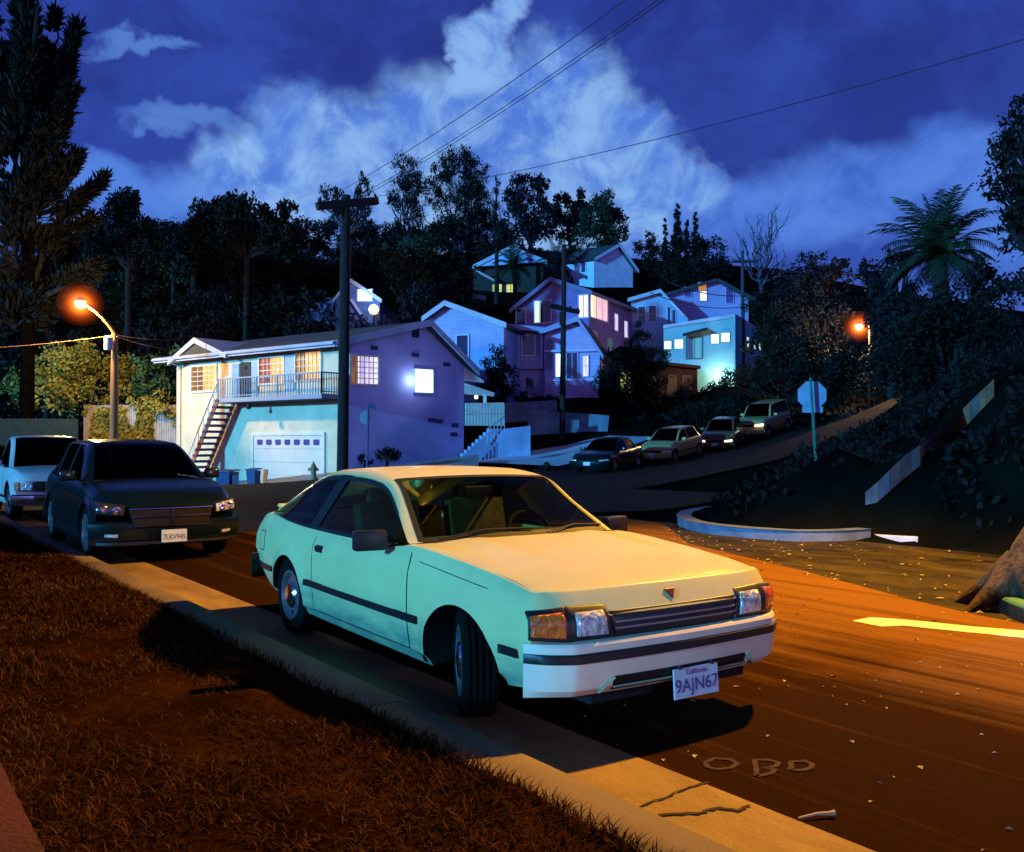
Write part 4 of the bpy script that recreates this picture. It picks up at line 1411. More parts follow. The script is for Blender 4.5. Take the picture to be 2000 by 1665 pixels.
def build_house_one():
    C = at(668, 905, 42); C = Vector((C.x, C.y, 0))
    nF, nG = Vector((-.61, -.79, 0)).normalized(), Vector((.61, -.79, 0)).normalized()
    FF, FG = Face(C, nF), Face(C, nG)
    f = -FF.u          # along the front, to the left
    h = house('gabled_house', 'pale two-storey house with an upstairs balcony over a white garage door', 'houses on the slope', (C.x, C.y, -0.8))
    Lf = (FF.hit(345, 800) - FF.hit(668, 800)).dot(f)
    g = poly(FG, [(668, 668), (825, 634), (906, 716)])
    eL, pk, eR = g
    eL = Vector((C.x, C.y, eL.z)); bR = Vector((eR.x, eR.y, -0.9)); bL = Vector((C.x, C.y, -1.2))
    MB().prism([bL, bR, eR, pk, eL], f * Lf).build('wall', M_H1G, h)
    # cream boards on the street front: a skin of its own
    z = Vector((0, 0, 1))
    q0, q1 = C + f * .02, C + f * (Lf - .02)
    MB().prism([q0 + z * -1.2, q1 + z * -1.2, q1 + z * (eL.z - .12), q0 + z * (eL.z - .12)], nF * .03).build('front_cladding', M_H1, h)
    # roof
    rf = MB()
    st = -f * .55
    v = f * (Lf + 1.4)
    roof_slab(rf, eL + st, pk + st, v, .16, .75)
    roof_slab(rf, eR + st, pk + st, v, .16, .55)
    roof = rf.build('roof', M_ROOFD, h)
    fa = MB()   # barge boards and fascia
    d1 = (pk - eL).normalized(); d2 = (pk - eR).normalized()
    for a, d, ov in ((eL, d1, .75), (eR, d2, .55)):
        p0 = a + st - d * ov; p1 = pk + st
        up = Vector((0, 0, 1))
        fa.prism([p0 - up * .12, p1 - up * .12, p1 + up * .20, p0 + up * .20], -f * .05)
    e0 = eL + st - d1 * .76
    fa.prism([e0 + f * .0 - z * .10, e0 + v - z * .10, e0 + v + z * .17, e0 + z * .17], nF * .05)
    # gutter along the eave
    fa.tube([e0 + nF * .12 + z * .06, e0 + v + nF * .12 + z * .06], .08, 8)
    fa.build('roof_trim', M_ROOFP, roof)
    # downpipe
    dp = MB(); t0 = C + f * (Lf - .45)
    dp.tube([e0 + v * .93 + nF * .1 + z * .02, t0 + z * (eL.z - .5) + nF * .1, t0 + nF * .1 + z * -.8], .05, 6)
    dp.build('downpipe', M_WTRIM, h)
    # little cross gable at the left end
    D = Face(C + nF * .75, nF)
    tri = poly(D, [(338, 707), (383, 669), (437, 695)])
    tri[0].z += .0
    cg = MB()
    cg.prism(tri, -nF * 3.0)
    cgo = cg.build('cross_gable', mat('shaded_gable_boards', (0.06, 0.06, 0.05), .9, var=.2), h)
    ct = MB()
    for a, b in ((tri[0], tri[1]), (tri[2], tri[1])):
        dd = (a - b).normalized()
        ct.prism([a + dd * .35 - z * .05, b - z * .05, b + z * .24, a + dd * .35 + z * .20], nF * .14)
        ct.prism([a + dd * .35 + z * .10, b + z * .12, b + z * .24, a + dd * .35 + z * .20], -nF * 3.0)
    ct.build('gable_trim', M_ROOFP, cgo)
    # front windows and door
    window(h, FF, 376, 716, 423, 763, [(.45, G_BROWN), (.55, G_WARM)], None, 4, 5, off=.03)
    window(h, FF, 508, 699, 555, 748, [(.45, G_RED), (.55, G_WARM)], None, 6, 4, off=.03)
    window(h, FF, 579, 689, 627, 741, [(.38, G_BROWN), (.62, G_WARM)], None, 6, 4, off=.03)
    dr = panel(h, FF, 470, 708, 490, 782, M_DARKDOOR, 'door', .031, .05, .01)
    panel(h, FF, 478, 716, 483, 722, M_DARKPANE, 'door_light', .082, .012, parent=dr)
    for x0, y0, x1, y1 in ((455, 711, 468, 776), (492, 706, 505, 772), (557, 694, 577, 763)):
        panel(h, FF, x0, y0, x1, y1, M_SHUT, 'shutter', .031, .05, .012)
    # garage door with its row of small panes
    a, b, zb, zt = FF.rect(497, 851, 632, 945, .03)
    zb -= .25
    gd = MB()
    u = (b - a).normalized(); L = (b - a).length
    for k in range(4):
        z0 = zb + (zt - zb) * k / 4; z1 = zb + (zt - zb) * (k + 1) / 4 - .015
        gd.prism([a + z * z0, b + z * z0, b + z * z1, a + z * z1], nF * .05)
    gdo = gd.build('garage_door', M_DOORW, h, bevel=.008)
    fr = MB()
    fr.prism([a - u * .14 + z * zb, a + z * zb, a + z * (zt + .14), a - u * .14 + z * (zt + .14)], nF * .09)
    fr.prism([b + z * zb, b + u * .14 + z * zb, b + u * .14 + z * (zt + .14), b + z * (zt + .14)], nF * .09)
    fr.prism([a + z * zt, b + z * zt, b + z * (zt + .14), a + z * (zt + .14)], nF * .088)
    fr.build('door_frame', M_WTRIM, gdo)
    for k in range(7):
        s0 = L * (.055 + k * .136); w_ = L * .085
        zc = zt - (zt - zb) * .13
        pts = [a + u * (s0 + w_ * i) + z * (zc + j) + nF * .051 for i, j in ((0.12, -.13), (.88, -.13), (1, -.06), (1, .1), (.9, .14), (.1, .14), (0, .1), (0, -.06))]
        MB().prism(pts, nF * .008).build('garage_pane', mat('violet_pane', (0.10, 0.08, 0.24), .2), gdo)
    # balcony
    B = Face(C + nF * 1.25, nF)
    bl, br = B.hit(426, 790), B.hit(628, 777)
    zdk = (bl.z + br.z) / 2 + .02
    bl = Vector((bl.x, bl.y, 0)); br = Vector((br.x, br.y, 0))
    bal = MB().prism([bl + z * zdk, br + z * zdk, br - nF * 1.22 + z * zdk, bl - nF * 1.22 + z * zdk], z * .22).build('balcony', M_GRATE, h, bevel=.01)
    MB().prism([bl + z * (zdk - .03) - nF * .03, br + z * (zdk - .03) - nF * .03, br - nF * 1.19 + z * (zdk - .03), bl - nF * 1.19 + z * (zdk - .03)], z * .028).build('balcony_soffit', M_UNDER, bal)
    rl = MB(); zr = zdk + .22
    def rail(p, q, n_):
        rl.bar(p + z * (zr + .95), q + z * (zr + .95), .07, .06)
        rl.bar(p + z * (zr + .10), q + z * (zr + .10), .04, .04)
        for k in range(n_ + 1):
            t = p.lerp(q, k / n_)
            big = k % 8 == 0 or k == n_
            rl.bar(t + z * zr, t + z * (zr + .94), .07 if big else .032)
    rail(bl, br, 40); rail(br, br - nF * 1.15, 8)
    rl.build('balcony_rail', M_GRATE, bal)
    for t in (.30,):
        s_ = MB(); p = bl.lerp(br, t) - nF * .1
        s_.lathe([(.05, 0), (.06, -.1), (.13, -.25), (.10, -.32), (.001, -.34)], p + z * (zdk - .03), n=12)
        s_.build('porch_lamp', M_UNDER, bal, smooth=40)
    # outside stairs down to the left
    top = bl + z * (zdk + .18)
    e = B.hit(360, 908); bot = Vector((e.x, e.y, -.62))
    stp = MB(); tr = MB(); n_ = 14
    for off in (0.0, -1.0):
        o = nF * off
        stp.bar(top + o, bot + o, .06, .24)
    sto = stp.build('staircase', M_STAIR, h)
    for k in range(n_):
        t = (k + .5) / n_
        p = top.lerp(bot, t)
        tr.prism([p + f * -.17 + nF * .04, p + f * .15 + nF * .04, p + f * .15 - nF * 1.04, p + f * -.17 - nF * 1.04], z * .13)
    tr.build('tread', M_STAIRP, sto)
    hr = MB()
    hr.bar(top + z * .95, bot + z * .95, .05)
    for k in range(8):
        p = top.lerp(bot, k / 7); hr.bar(p, p + z * .95, .03)
    hr.build('handrail', M_WTRIM, sto)
    # gable side
    window(h, FG, 685, 697, 737, 750, [(.26, G_BROWN), (.74, G_LILAC)], None, 6, 5)
    window(h, FG, 809, 722, 845, 767, G_WHITE, mat('blue_window_frame', (0.35, 0.45, 0.7), .6), 1, 1, .05)
    panel(h, FG, 804, 641, 818, 660, mat('louvre_vent', (0.02, 0.02, 0.05), .8), 'gable_vent', 0.002, .05, .01)
    for x, y in ((731, 680), (811, 694), (872, 712), (843, 821), (858, 823), (888, 831), (886, 849)):
        panel(h, FG, x - 7, y - 4, x + 7, y + 4, mat('wall_vent', (0.05, 0.05, 0.13), .8), 'wall_vent', 0.002, .04, .012)
    # lamp beside the bright window
    p = FG.hit(803, 744, .10)
    wl = MB().lathe([(.02, -.05), (.05, -.03), (.055, .06), (.02, .09)], p, n=12)
    wo = wl.build('wall_lamp', mat('lamp_globe', (0.9, 0.95, 1), .4, emit=(.75, .9, 1), estr=6), h, smooth=50)
    l = bpy.data.lights.new('wall_lamp_light', 'POINT'); l.energy = 26; l.color = (.45, .65, 1); l.shadow_soft_size = .12
    lo = bpy.data.objects.new('wall_lamp_light', l); lo.location = p + nG * .28; COL.objects.link(lo)
    # side porch with two small white roofs
    F2 = Face(FG.hit(906, 800) + FG.u * .0, Vector((.35, -.94, 0)))
    pr = MB()
    for pts in ([(906, 716), (946, 745), (944, 748), (906, 744)], [(907, 748), (966, 768), (964, 775), (907, 770)]):
        pr.prism(poly(F2, pts), Vector((-.35, .94, 0)) * 2.6 + z * .3)
    pro = pr.build('porch_roof', M_WTRIM, h)
    p0 = F2.hit(947, 772); MB().bar(p0, Vector((p0.x, p0.y, p0.z - 1.1)), .16).build('porch_post', M_WTRIM, pro)
    # porch railing and stairs
    F3 = Face(F2.p + F2.n * .15, F2.n)
    r2 = MB()
    a, b = F3.hit(909, 806), F3.hit(984, 806)
    zt, zm, zb = F3.hit(945, 790).z, F3.hit(945, 808).z, F3.hit(945, 828).z
    for zz in (zt, zm):
        r2.bar(Vector((a.x, a.y, zz)), Vector((b.x, b.y, zz + .06)), .09, .08)
    for k in range(27):
        t = a.lerp(b, k / 26)
        r2.bar(Vector((t.x, t.y, zb - .1)), Vector((t.x, t.y, zt + .03)), .05)
    r2.build('porch_rail', M_WTRIM, h)
    sb = MB()
    s0, s1 = F3.hit(903, 893, .5), F3.hit(962, 838, .1)
    for k in range(9):
        t = s0.lerp(s1, k / 8)
        sb.box(t + F3.u * .35 + Vector((0, 0, -.5)), (1.2, .42, 1.0), Matrix.Rotation(math.atan2(F3.u.y, F3.u.x), 3, 'Z'))
    sbo = sb.build('porch_steps', M_WALLS, h)
    hr = MB(); u3 = F3.u * .95
    q0, q1 = F3.hit(952, 868, .6), F3.hit(985, 842, .4)
    hr.bar(q0 + z * .75, q1 + z * .75, .05)
    for k in range(6):
        p = q0.lerp(q1, k / 5); hr.bar(p, p + z * .75, .035)
    hr.build('step_rail', mat('pink_rail_paint', (0.6, 0.45, 0.5), .6), sbo)
    # warm lamp in the porch
    l = bpy.data.lights.new('porch_light', 'POINT'); l.energy = 40; l.color = (1, .85, .55); l.shadow_soft_size = .15
    lo = bpy.data.objects.new('porch_light', l); lo.location = F3.hit(930, 776, -1.0); COL.objects.link(lo)
    MB().lathe([(.001, -.1), (.09, -.06), (.09, .06), (.001, .1)], lo.location, n=12).build('porch_globe', mat('warm_globe', (1, .9, .7), .4, emit=(1, .85, .5), estr=4), h, smooth=60)
    return h, C, FF, FG
H1, H1C, H1F, H1G = build_house_one()

def slope_wall(name, label, F, pts, depth, m, cat='wall', group=None):
    q = poly(F, pts)
    c = q[0].copy()
    t = thing(name, label, cat, (c.x, c.y, min(p.z for p in q)), 0, group)
    MB().prism(q, -F.n * depth).build('masonry', m, t)
    return t
# garden walls and the paved slope right of the house
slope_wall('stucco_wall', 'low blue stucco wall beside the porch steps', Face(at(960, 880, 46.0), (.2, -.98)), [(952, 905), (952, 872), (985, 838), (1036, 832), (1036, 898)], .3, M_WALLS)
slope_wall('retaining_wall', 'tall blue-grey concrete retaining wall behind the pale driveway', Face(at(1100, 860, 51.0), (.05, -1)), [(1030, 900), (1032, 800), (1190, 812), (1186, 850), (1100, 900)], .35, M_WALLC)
def fence(name, label, F, x0, x1, y0, y1, n, m, group=None, lean=0.0, picket=.12):
    a, b = F.hit(x0, y1), F.hit(x1, y1 + lean)
    h = F.hit(x0, y0).z - a.z
    t = thing(name, label, 'fence', a, 0, group)
    mb = MB(); rl = MB()
    for k in range(n + 1):
        p = a.lerp(b, k / n)
        mb.box(p + Vector((0, 0, h / 2 + .02 * math.sin(k * 2.3))), (picket, .03, h), Matrix.Rotation(math.atan2(F.u.y, F.u.x), 3, 'Z'))
    mb.build('boards', m, t)
    for zz in (.25, .8):
        rl.bar(a + Vector((0, 0, h * zz)) - F.n * .05, b + Vector((0, 0, h * zz)) - F.n * .05, .05, .09)
    rl.build('rail', m, t)
    return t
fence('board_fence', 'grey board fence on top of the concrete retaining wall', Face(at(1030, 830, 52.0), (.05, -1)), 988, 1086, 788, 826, 34, mat('grey_fence_boards', (0.16, 0.20, 0.30), .9, var=.3, vscale=2), lean=-6)
def build_drive():
    # the broad pale apron rising beside the street, a sheet on the slope
    top = [(1020, 882, 49.8), (1110, 860, 51), (1190, 828, 54), (1300, 800, 59)]
    bot = [(930, 905, 43.5), (1090, 912, 43.5), (1190, 890, 46), (1290, 850, 51.5)]
    mb = MB(); rows = []
    for k in range(13):
        t = k / 12 * 3; i = min(2, int(t)); s_ = t - i
        a = at(*top[i]).lerp(at(*top[i + 1]), s_); b = at(*bot[i]).lerp(at(*bot[i + 1]), s_)
        rows.append([a.lerp(b, j / 8) + Vector((0, 0, .04)) for j in range(9)])
    mb.grid(rows)
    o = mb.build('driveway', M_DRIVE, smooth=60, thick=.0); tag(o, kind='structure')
    if o.data.polygons[0].normal.z < 0: o.data.flip_normals()
    # pavement in front of the garage
    mb = MB(); rows = []
    for k in range(17):
        x = 300 + (935 - 300) * k / 16
        yb = interp([300, 440, 650, 935], [972, 964, 948, 912], x); yt = interp([300, 440, 650, 935], [944, 942, 925, 890], x)
        a = H1F.hit(x, yt, .05) if x < 660 else at(x, yt, 41.6 + (x - 660) / 150)
        Yb = interp([300, 440, 650, 935], [47, 42.5, 38.2, 40.5], x)
        b = at(x, yb, Yb)
        rows.append([a.lerp(b, j / 4) + Vector((0, 0, .05)) for j in range(5)])
    mb.grid(rows)
    o = mb.build('pavement', M_PAVE, smooth=60); tag(o, kind='structure')
    if o.data.polygons[0].normal.z < 0: o.data.flip_normals()
build_drive()

def prism_house(name, label, F, outline, depth, m, roofs=(), roof_m=None, trim_m=None, over=.4, thick=.18, fwd=.45, vec=None):
    """outline: wall polygon on F; swept back by depth; roofs: pairs of outline indices that carry a roof slab"""
    q = poly(F, outline)
    base = Vector((q[0].x, q[0].y, min(p.z for p in q)))
    h = house(name, label, 'houses on the slope', base)
    v = vec * depth if vec is not None else -F.n * depth
    MB().prism(q, v).build('wall', m, h)
    if roofs:
        rf = MB(); tm = MB()
        back = v.normalized()
        for i, j, o in roofs:
            a, b = q[i], q[j]; d = (b - a).normalized()
            roof_slab(rf, a - back * fwd, b - back * fwd, v + back * (fwd + .4), thick, o)
            p0, p1 = a - back * (fwd + .01) - d * o, b - back * (fwd + .01)
            up = Vector((0, 0, 1))
            tm.prism([p0 - up * .08, p1 - up * .08, p1 + up * (thick + .06), p0 + up * (thick + .06)], -back * .06)
        ro = rf.build('roof', roof_m or M_ROOFD, h)
        tm.build('roof_trim', trim_m or M_ROOFP, ro)
    return h, q
z_ = Vector((0, 0, 1))
# --- light blue gabled house right behind
F = Face(at(900, 700, 55), (-.25, -.97))
hs, q = prism_house('blue_gabled_house', 'light blue gabled house close behind the pale house with the garage', F,
                    [(838, 800), (838, 622), (873, 597), (984, 637), (984, 790)], 8, M_H2, [(1, 2, .35), (3, 2, .3)])
window(hs, F, 893, 656, 914, 706, M_DARKPANE, mat('pale_blue_frame', (0.40, 0.52, 0.8), .6), 1, 1)
gv = MB()
for k in range(4):
    a, b = F.hit(845 + k * 1, 623 + k * 4), F.hit(880 + k * 6, 604 + k * 6)
# --- lilac cottage with the small porch
F = Face(at(1080, 780, 58), (-.12, -.99))
hs, q = prism_house('porch_cottage', 'lilac cottage with a small railed porch and one bright white window', F,
                    [(986, 800), (986, 642), (1066, 650), (1066, 800)], 7, M_H3, [(1, 2, .2)], M_ROOFD, mat('lilac_trim', (0.36, 0.30, 0.52), .7), fwd=.7)
window(hs, F, 1021, 656, 1044, 694, M_DARKPANE, None, 1, 1)
window(hs, F, 992, 662, 1000, 690, [(1, G_LILAC)], M_H3, 1, 2, .06)
rl = MB(); a, b, zb, zt = F.rect(1014, 701, 1058, 717, .5)
for k in range(14):
    p = a.lerp(b, k / 13); rl.bar(p + z_ * zb, p + z_ * zt, .06)
rl.bar(a + z_ * zt, b + z_ * zt, .08); rl.bar(a + z_ * zb, b + z_ * zb, .08)
rl.build('porch_rail', mat('lilac_rail', (0.55, 0.48, 0.75), .6), hs)
panel(hs, F, 1008, 717, 1062, 722, M_H3, 'porch_floor', 0, .6)
for x in (1013, 1058): panel(hs, F, x - 2, 650, x + 2, 720, mat('lilac_rail', (0.55, 0.48, 0.75), .6), 'porch_post', .45, .14)
F2 = Face(F.hit(1066, 700, .9), (-.20, -.98))
g = poly(F2, [(1064, 800), (1064, 650), (1130, 627), (1172, 690), (1168, 790)])
MB().prism(g, -F2.n * 6).build('front_wing', M_H3, hs)
rf = MB(); tm = MB()
for i, j, o in ((1, 2, .3), (3, 2, .45)):
    a, b = g[i], g[j]; d = (b - a).normalized()
    roof_slab(rf, a + F2.n * .5, b + F2.n * .5, -F2.n * 6.8, .18, o)
    p0, p1 = a + F2.n * .51 - d * o, b + F2.n * .51
    tm.prism([p0 - z_ * .1, p1 - z_ * .1, p1 + z_ * .22, p0 + z_ * .22], F2.n * .06)
ro = rf.build('wing_roof', M_ROOFD, hs); tm.build('wing_roof_trim', mat('lilac_trim', (0.36, 0.30, 0.52), .7), ro)
window(hs, F2, 1086, 692, 1096, 736, G_WHITE, mat('lilac_rail', (0.55, 0.48, 0.75), .6), 1, 1, .06)
window(hs, F2, 1066, 664, 1080, 722, M_DARKPANE, M_H3, 1, 1, .06)
window(hs, F2, 1107, 690, 1128, 740, M_DARKPANE, mat('lilac_rail', (0.55, 0.48, 0.75), .6), 2, 1, .06)
window(hs, F2, 1139, 696, 1149, 735, [(1, G_LILAC)], mat('lilac_rail', (0.55, 0.48, 0.75), .6), 1, 2, .06)
panel(hs, F2, 1064, 684, 1168, 688, mat('lilac_rail', (0.55, 0.48, 0.75), .6), 'string_course', .0, .25)
panel(hs, F2, 1066, 741, 1160, 745, mat('lilac_rail', (0.55, 0.48, 0.75), .6), 'window_ledge', .0, .12)
panel(hs, F, 1028, 738, 1042, 770, M_DARKPANE, 'cellar_door', .002, .05)
# --- violet two-storey house
C4 = at(1150, 640, 70); C4 = Vector((C4.x, C4.y, 0))
FL, FR = Face(C4, (-.45, -.89)), Face(C4, (.89, -.45))
q = poly(FL, [(1006, 760), (1006, 607), (1030, 583), (1080, 549), (1150, 572), (1150, 760)])
base = Vector((C4.x, C4.y, q[0].z))
hs = house('violet_house', 'violet two-storey house with a glowing pink corner window', 'houses on the slope', base)
L4 = (FR.hit(1234, 640) - C4).dot(FR.u)
MB().prism(q, FR.u * L4).build('wall', M_H4, hs)
rf = MB(); tm = MB()
for i, j, o in ((1, 3, .3), (4, 3, .5)):
    a, b = q[i], q[j]; d = (b - a).normalized()
    roof_slab(rf, a + FL.n * .5, b + FL.n * .5, FR.u * (L4 + .3) - FL.n * .5, .2, o)
    p0, p1 = a + FL.n * .5 - d * o, b + FL.n * .5
    tm.prism([p0 - z_ * .12, p1 - z_ * .12, p1 + z_ * .24, p0 + z_ * .24], FL.n * .06)
e0 = q[4] + FL.n * .5 + (q[4] - q[3]).normalized() * .5
tm.prism([e0 - z_ * .1, e0 + FR.u * (L4 + .6) - z_ * .1, e0 + FR.u * (L4 + .6) + z_ * .16, e0 + z_ * .16], FR.n * .06)
ro = rf.build('roof', M_ROOFD, hs); tm.build('roof_trim', mat('violet_trim', (0.14, 0.12, 0.26), .7), ro)
vt = mat('violet_frame', (0.38, 0.32, 0.62), .6)
window(hs, FL, 1131, 577, 1149, 620, G_PINK, vt, 2, 1)
window(hs, FR, 1152, 578, 1186, 624, [(.3, G_PALE), (.7, G_PINK)], vt, 3, 1)
window(hs, FL, 1044, 588, 1076, 630, [(.36, G_GREENISH), (.14, M_DARKPANE), (.5, mat('grey_curtain', (0.10, 0.11, 0.2), .9, var=.5, vscale=4, stretch=(1, 1, .05)))], vt, 3, 1)
window(hs, FL, 1010, 604, 1026, 640, M_DARKPANE, vt, 1, 1)
window(hs, FR, 1199, 614, 1206, 646, [(1, G_LILAC)], vt, 1, 1)
window(hs, FR, 1218, 628, 1225, 660, [(1, G_LILAC)], vt, 1, 1)
window(hs, FR, 1156, 648, 1166, 666, [(1, mat('dull_green_blind', (0.2, 0.42, 0.38), .8))], vt, 1, 1, .05)
window(hs, FR, 1185, 662, 1196, 684, [(1, mat('dull_green_blind', (0.2, 0.42, 0.38), .8))], vt, 1, 1, .05)
# --- large house on the right: three blocks
F = Face(at(1300, 700, 78), (-.18, -.98))
hs, q = prism_house('stepped_house', 'large pale blue and lilac house of stepped blocks on the right', F,
                    [(1233, 780), (1233, 588), (1290, 572), (1342, 628), (1342, 780)], 9, M_H5, [(1, 2, .3), (3, 2, .1)], M_ROOFD, M_ROOFP)
wf = mat('white_blue_frame', (0.50, 0.58, 0.78), .6)
window(hs, F, 1247, 600, 1260, 631, M_DARKPANE, wf, 1, 2)
window(hs, F, 1267, 598, 1281, 629, M_DARKPANE, wf, 1, 2)
window(hs, F, 1304, 600, 1309, 634, M_DARKPANE, wf, 1, 1, .05); window(hs, F, 1313, 606, 1319, 636, M_DARKPANE, wf, 1, 1, .05)
Fb = Face(at(1400, 700, 80.5), (.06, -1))
g = poly(Fb, [(1285, 780), (1285, 584), (1398, 551), (1462, 585), (1462, 760)])
MB().prism(g, -Fb.n * 9).build('upper_block', M_H5L, hs)
rf = MB()
for i, j, o in ((1, 2, .3), (3, 2, .5)):
    roof_slab(rf, g[i] + Fb.n * .5, g[j] + Fb.n * .5, -Fb.n * 10, .25, o)
rf.build('upper_roof', M_ROOFD, hs)
window(hs, Fb, 1364, 553, 1379, 568, G_ORANGE, M_H5L, 1, 1, .05)
window(hs, Fb, 1367, 569, 1380, 588, G_PALE, M_H5L, 1, 1, .05)
window(hs, Fb, 1337, 562, 1350, 580, mat('violet_pane', (0.10, 0.08, 0.24), .2), M_H5L, 1, 1, .05)
window(hs, Fb, 1418, 563, 1432, 592, mat('violet_pane', (0.10, 0.08, 0.24), .2), M_H5L, 1, 1, .05)
Ft = Face(at(1436, 700, 73.5), (-.28, -.96)); C5 = Ft.p.copy(); C5.z = 0
g = poly(Ft, [(1296, 790), (1296, 641), (1436, 619), (1436, 780)])
Fr = Face(C5, (.9, -.43))
L5 = (Fr.hit(1492, 690) - C5).dot(Fr.u)
MB().prism(g, Fr.u * L5).build('lower_block', M_H5T, hs)
ed = MB(); a, b = g[1] + Ft.n * .15, g[2] + Ft.n * .15
ed.prism([a - z_ * .05, b - z_ * .05, b + z_ * .22, a + z_ * .22], Fr.u * (L5 + .1) - Ft.n * .15)
ed.build('flat_roof', M_ROOFP, hs)
for x0, y0, x1, y1, m in ((1298, 667, 1311, 682, G_WHITE), (1318, 664, 1334, 681, G_WHITE), (1389, 654, 1404, 671, G_WHITE), (1409, 651, 1425, 668, G_WHITE)):
    window(hs, Ft, x0, y0, x1, y1, m, M_H5T, 1, 1, .05)
window(hs, Ft, 1342, 660, 1371, 700, [(.4, mat('grey_curtain', (0.10, 0.11, 0.2), .9)), (.6, mat('dull_green_blind', (0.2, 0.42, 0.38), .8))], mat('dark_teal_frame', (0.04, 0.10, 0.12), .6), 2, 1)
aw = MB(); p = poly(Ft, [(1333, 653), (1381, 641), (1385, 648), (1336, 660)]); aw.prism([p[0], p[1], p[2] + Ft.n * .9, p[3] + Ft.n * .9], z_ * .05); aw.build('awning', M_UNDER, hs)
for x0, y0, x1, y1 in ((1457, 659, 1462, 682), (1471, 664, 1475, 682), (1481, 666, 1485, 684)):
    window(hs, Fr, x0, y0, x1, y1, G_GREENISH, M_H5T, 1, 1, .04)
l = bpy.data.lights.new('garden_lamp_light', 'POINT'); l.energy = 700; l.color = (.95, 1, .62); l.shadow_soft_size = .2
lo = bpy.data.objects.new('garden_lamp_light', l); lo.location = Ft.hit(1405, 735, .9); COL.objects.link(lo)
gl = thing('garden_lamp', 'small bright garden lamp against the teal wall of the stepped house', 'lamp', lo.location - Vector((0, 0, .6)))
MB().lathe([(.001, -.16), (.14, -.1), (.16, .05), (.08, .16), (.001, .18)], lo.location, n=14).build('globe', mat('pale_globe', (1, 1, .8), .4, emit=(1, 1, .7), estr=5), gl, smooth=60)
MB().tube([lo.location - Vector((0, 0, .9)), lo.location - Vector((0, 0, .15))], .04, 8).build('post', M_UNDER, gl)
# --- row of brown garages below it
F = Face(at(1320, 760, 67), (.42, -.91))
q = poly(F, [(1268, 800), (1268, 712), (1362, 722), (1362, 800)])
gr = thing('brown_garage_row', 'low row of dark brown garages below the stepped house', 'garage', (q[0].x, q[0].y, q[0].z), 0)
MB().prism(q, -F.n * 5).build('wall', M_BROWN, gr)
MB().prism([q[1] + F.n * .4 + z_ * .01, q[2] + F.n * .4 + z_ * .01, q[2] + z_ * .25 + F.n * .4, q[1] + z_ * .25 + F.n * .4], -F.n * 5.6).build('roof', M_BROWN, gr)
for x in (1283, 1312, 1341):
    panel(gr, F, x - 10, 733, x + 10, 785, M_DARKDOOR, 'garage_door', .002, .04)
Fs = Face(at(1265, 740, 66), (-.6, -.8))
a, b = Fs.hit(1264, 706), Fs.hit(1310, 712)
# shed with a lit, leaf-covered door
F = Face(at(1222, 750, 63), (-.1, -1))
q = poly(F, [(1200, 785), (1200, 712), (1245, 708), (1245, 785)])
sh = thing('garden_shed', 'dark garden shed with a glowing yellow door among the bushes', 'shed', (q[0].x, q[0].y, q[0].z))
MB().prism(q, -F.n * 2.5).build('wall', M_BROWN, sh)
MB().prism([q[1] + F.n * .3, q[2] + F.n * .3, q[2] + F.n * .3 + z_ * .15, q[1] + F.n * .3 + z_ * .15], -F.n * 3).build('roof', mat('lavender_roof', (0.25, 0.22, 0.4), .8), sh)
window(sh, F, 1212, 727, 1231, 768, G_YGREEN, M_BROWN, 1, 1, .06, name='glazed_door')
# --- house at the top of the hill: two gables
M_HT = siding('pale_blue_boards', (0.50, 0.58, 0.80), 0.25, 0.12)
F = Face(at(1180, 550, 98), (-.38, -.92))
Cx = at(1160, 550, 98); Cx.z = 0
FL, FR = Face(Cx, (-.6, -.8)), Face(Cx, (.42, -.91))
q = poly(FR, [(1160, 620), (1160, 506), (1203, 481), (1236, 527), (1236, 620)])
hs, _ = prism_house('hilltop_house', 'blue hilltop house with a pale gable at the top of the slope', FR,
                    [(1160, 620), (1160, 506), (1203, 481), (1236, 527), (1236, 620)], 9, M_HT, [(1, 2, .4), (3, 2, .4)], M_ROOFD, mat('pale_lilac_trim', (0.5, 0.5, 0.7), .7), vec=-FL.u)
window(hs, FL, 1136, 508, 1144, 532, M_DARKPANE, wf, 1, 1, .1)
F6 = Face(at(990, 560, 96), (-.1, -1))
hs, q = prism_house('dark_hillside_house', 'dark hillside house with two yellow-green lit windows under a blue roof', F6,
                    [(925, 620), (925, 525), (1060, 520), (1060, 620)], 8, mat('dark_olive_boards', (0.025, 0.025, 0.02), .9, var=.3), [], None)
rq = poly(F6, [(930, 521), (998, 486), (1062, 512)], .8)
MB().prism(rq, -F6.n * 9.5).build('roof', mat('blue_roof_gable', (0.34, 0.46, 0.74), .85, var=.25, vscale=.4), hs)
tm = MB()
for i, j in ((0, 1), (2, 1)):
    a, b = rq[i], rq[j]; d = (a - b).normalized()
    tm.prism([a + d * .4 - z_ * .1, b - z_ * .1, b + z_ * .3, a + d * .4 + z_ * .3], F6.n * .15)
tm.build('roof_trim', M_ROOFP, hs)
a, b = F6.hit(931, 530, 1.6), F6.hit(966, 549, 1.6)
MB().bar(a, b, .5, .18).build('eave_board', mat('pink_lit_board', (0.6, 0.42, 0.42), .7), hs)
window(hs, F6, 962, 556, 980, 577, G_YGREEN, M_UNDER, 2, 2, .08)
window(hs, F6, 989, 556, 1006, 577, G_YGREEN, M_UNDER, 2, 2, .08)
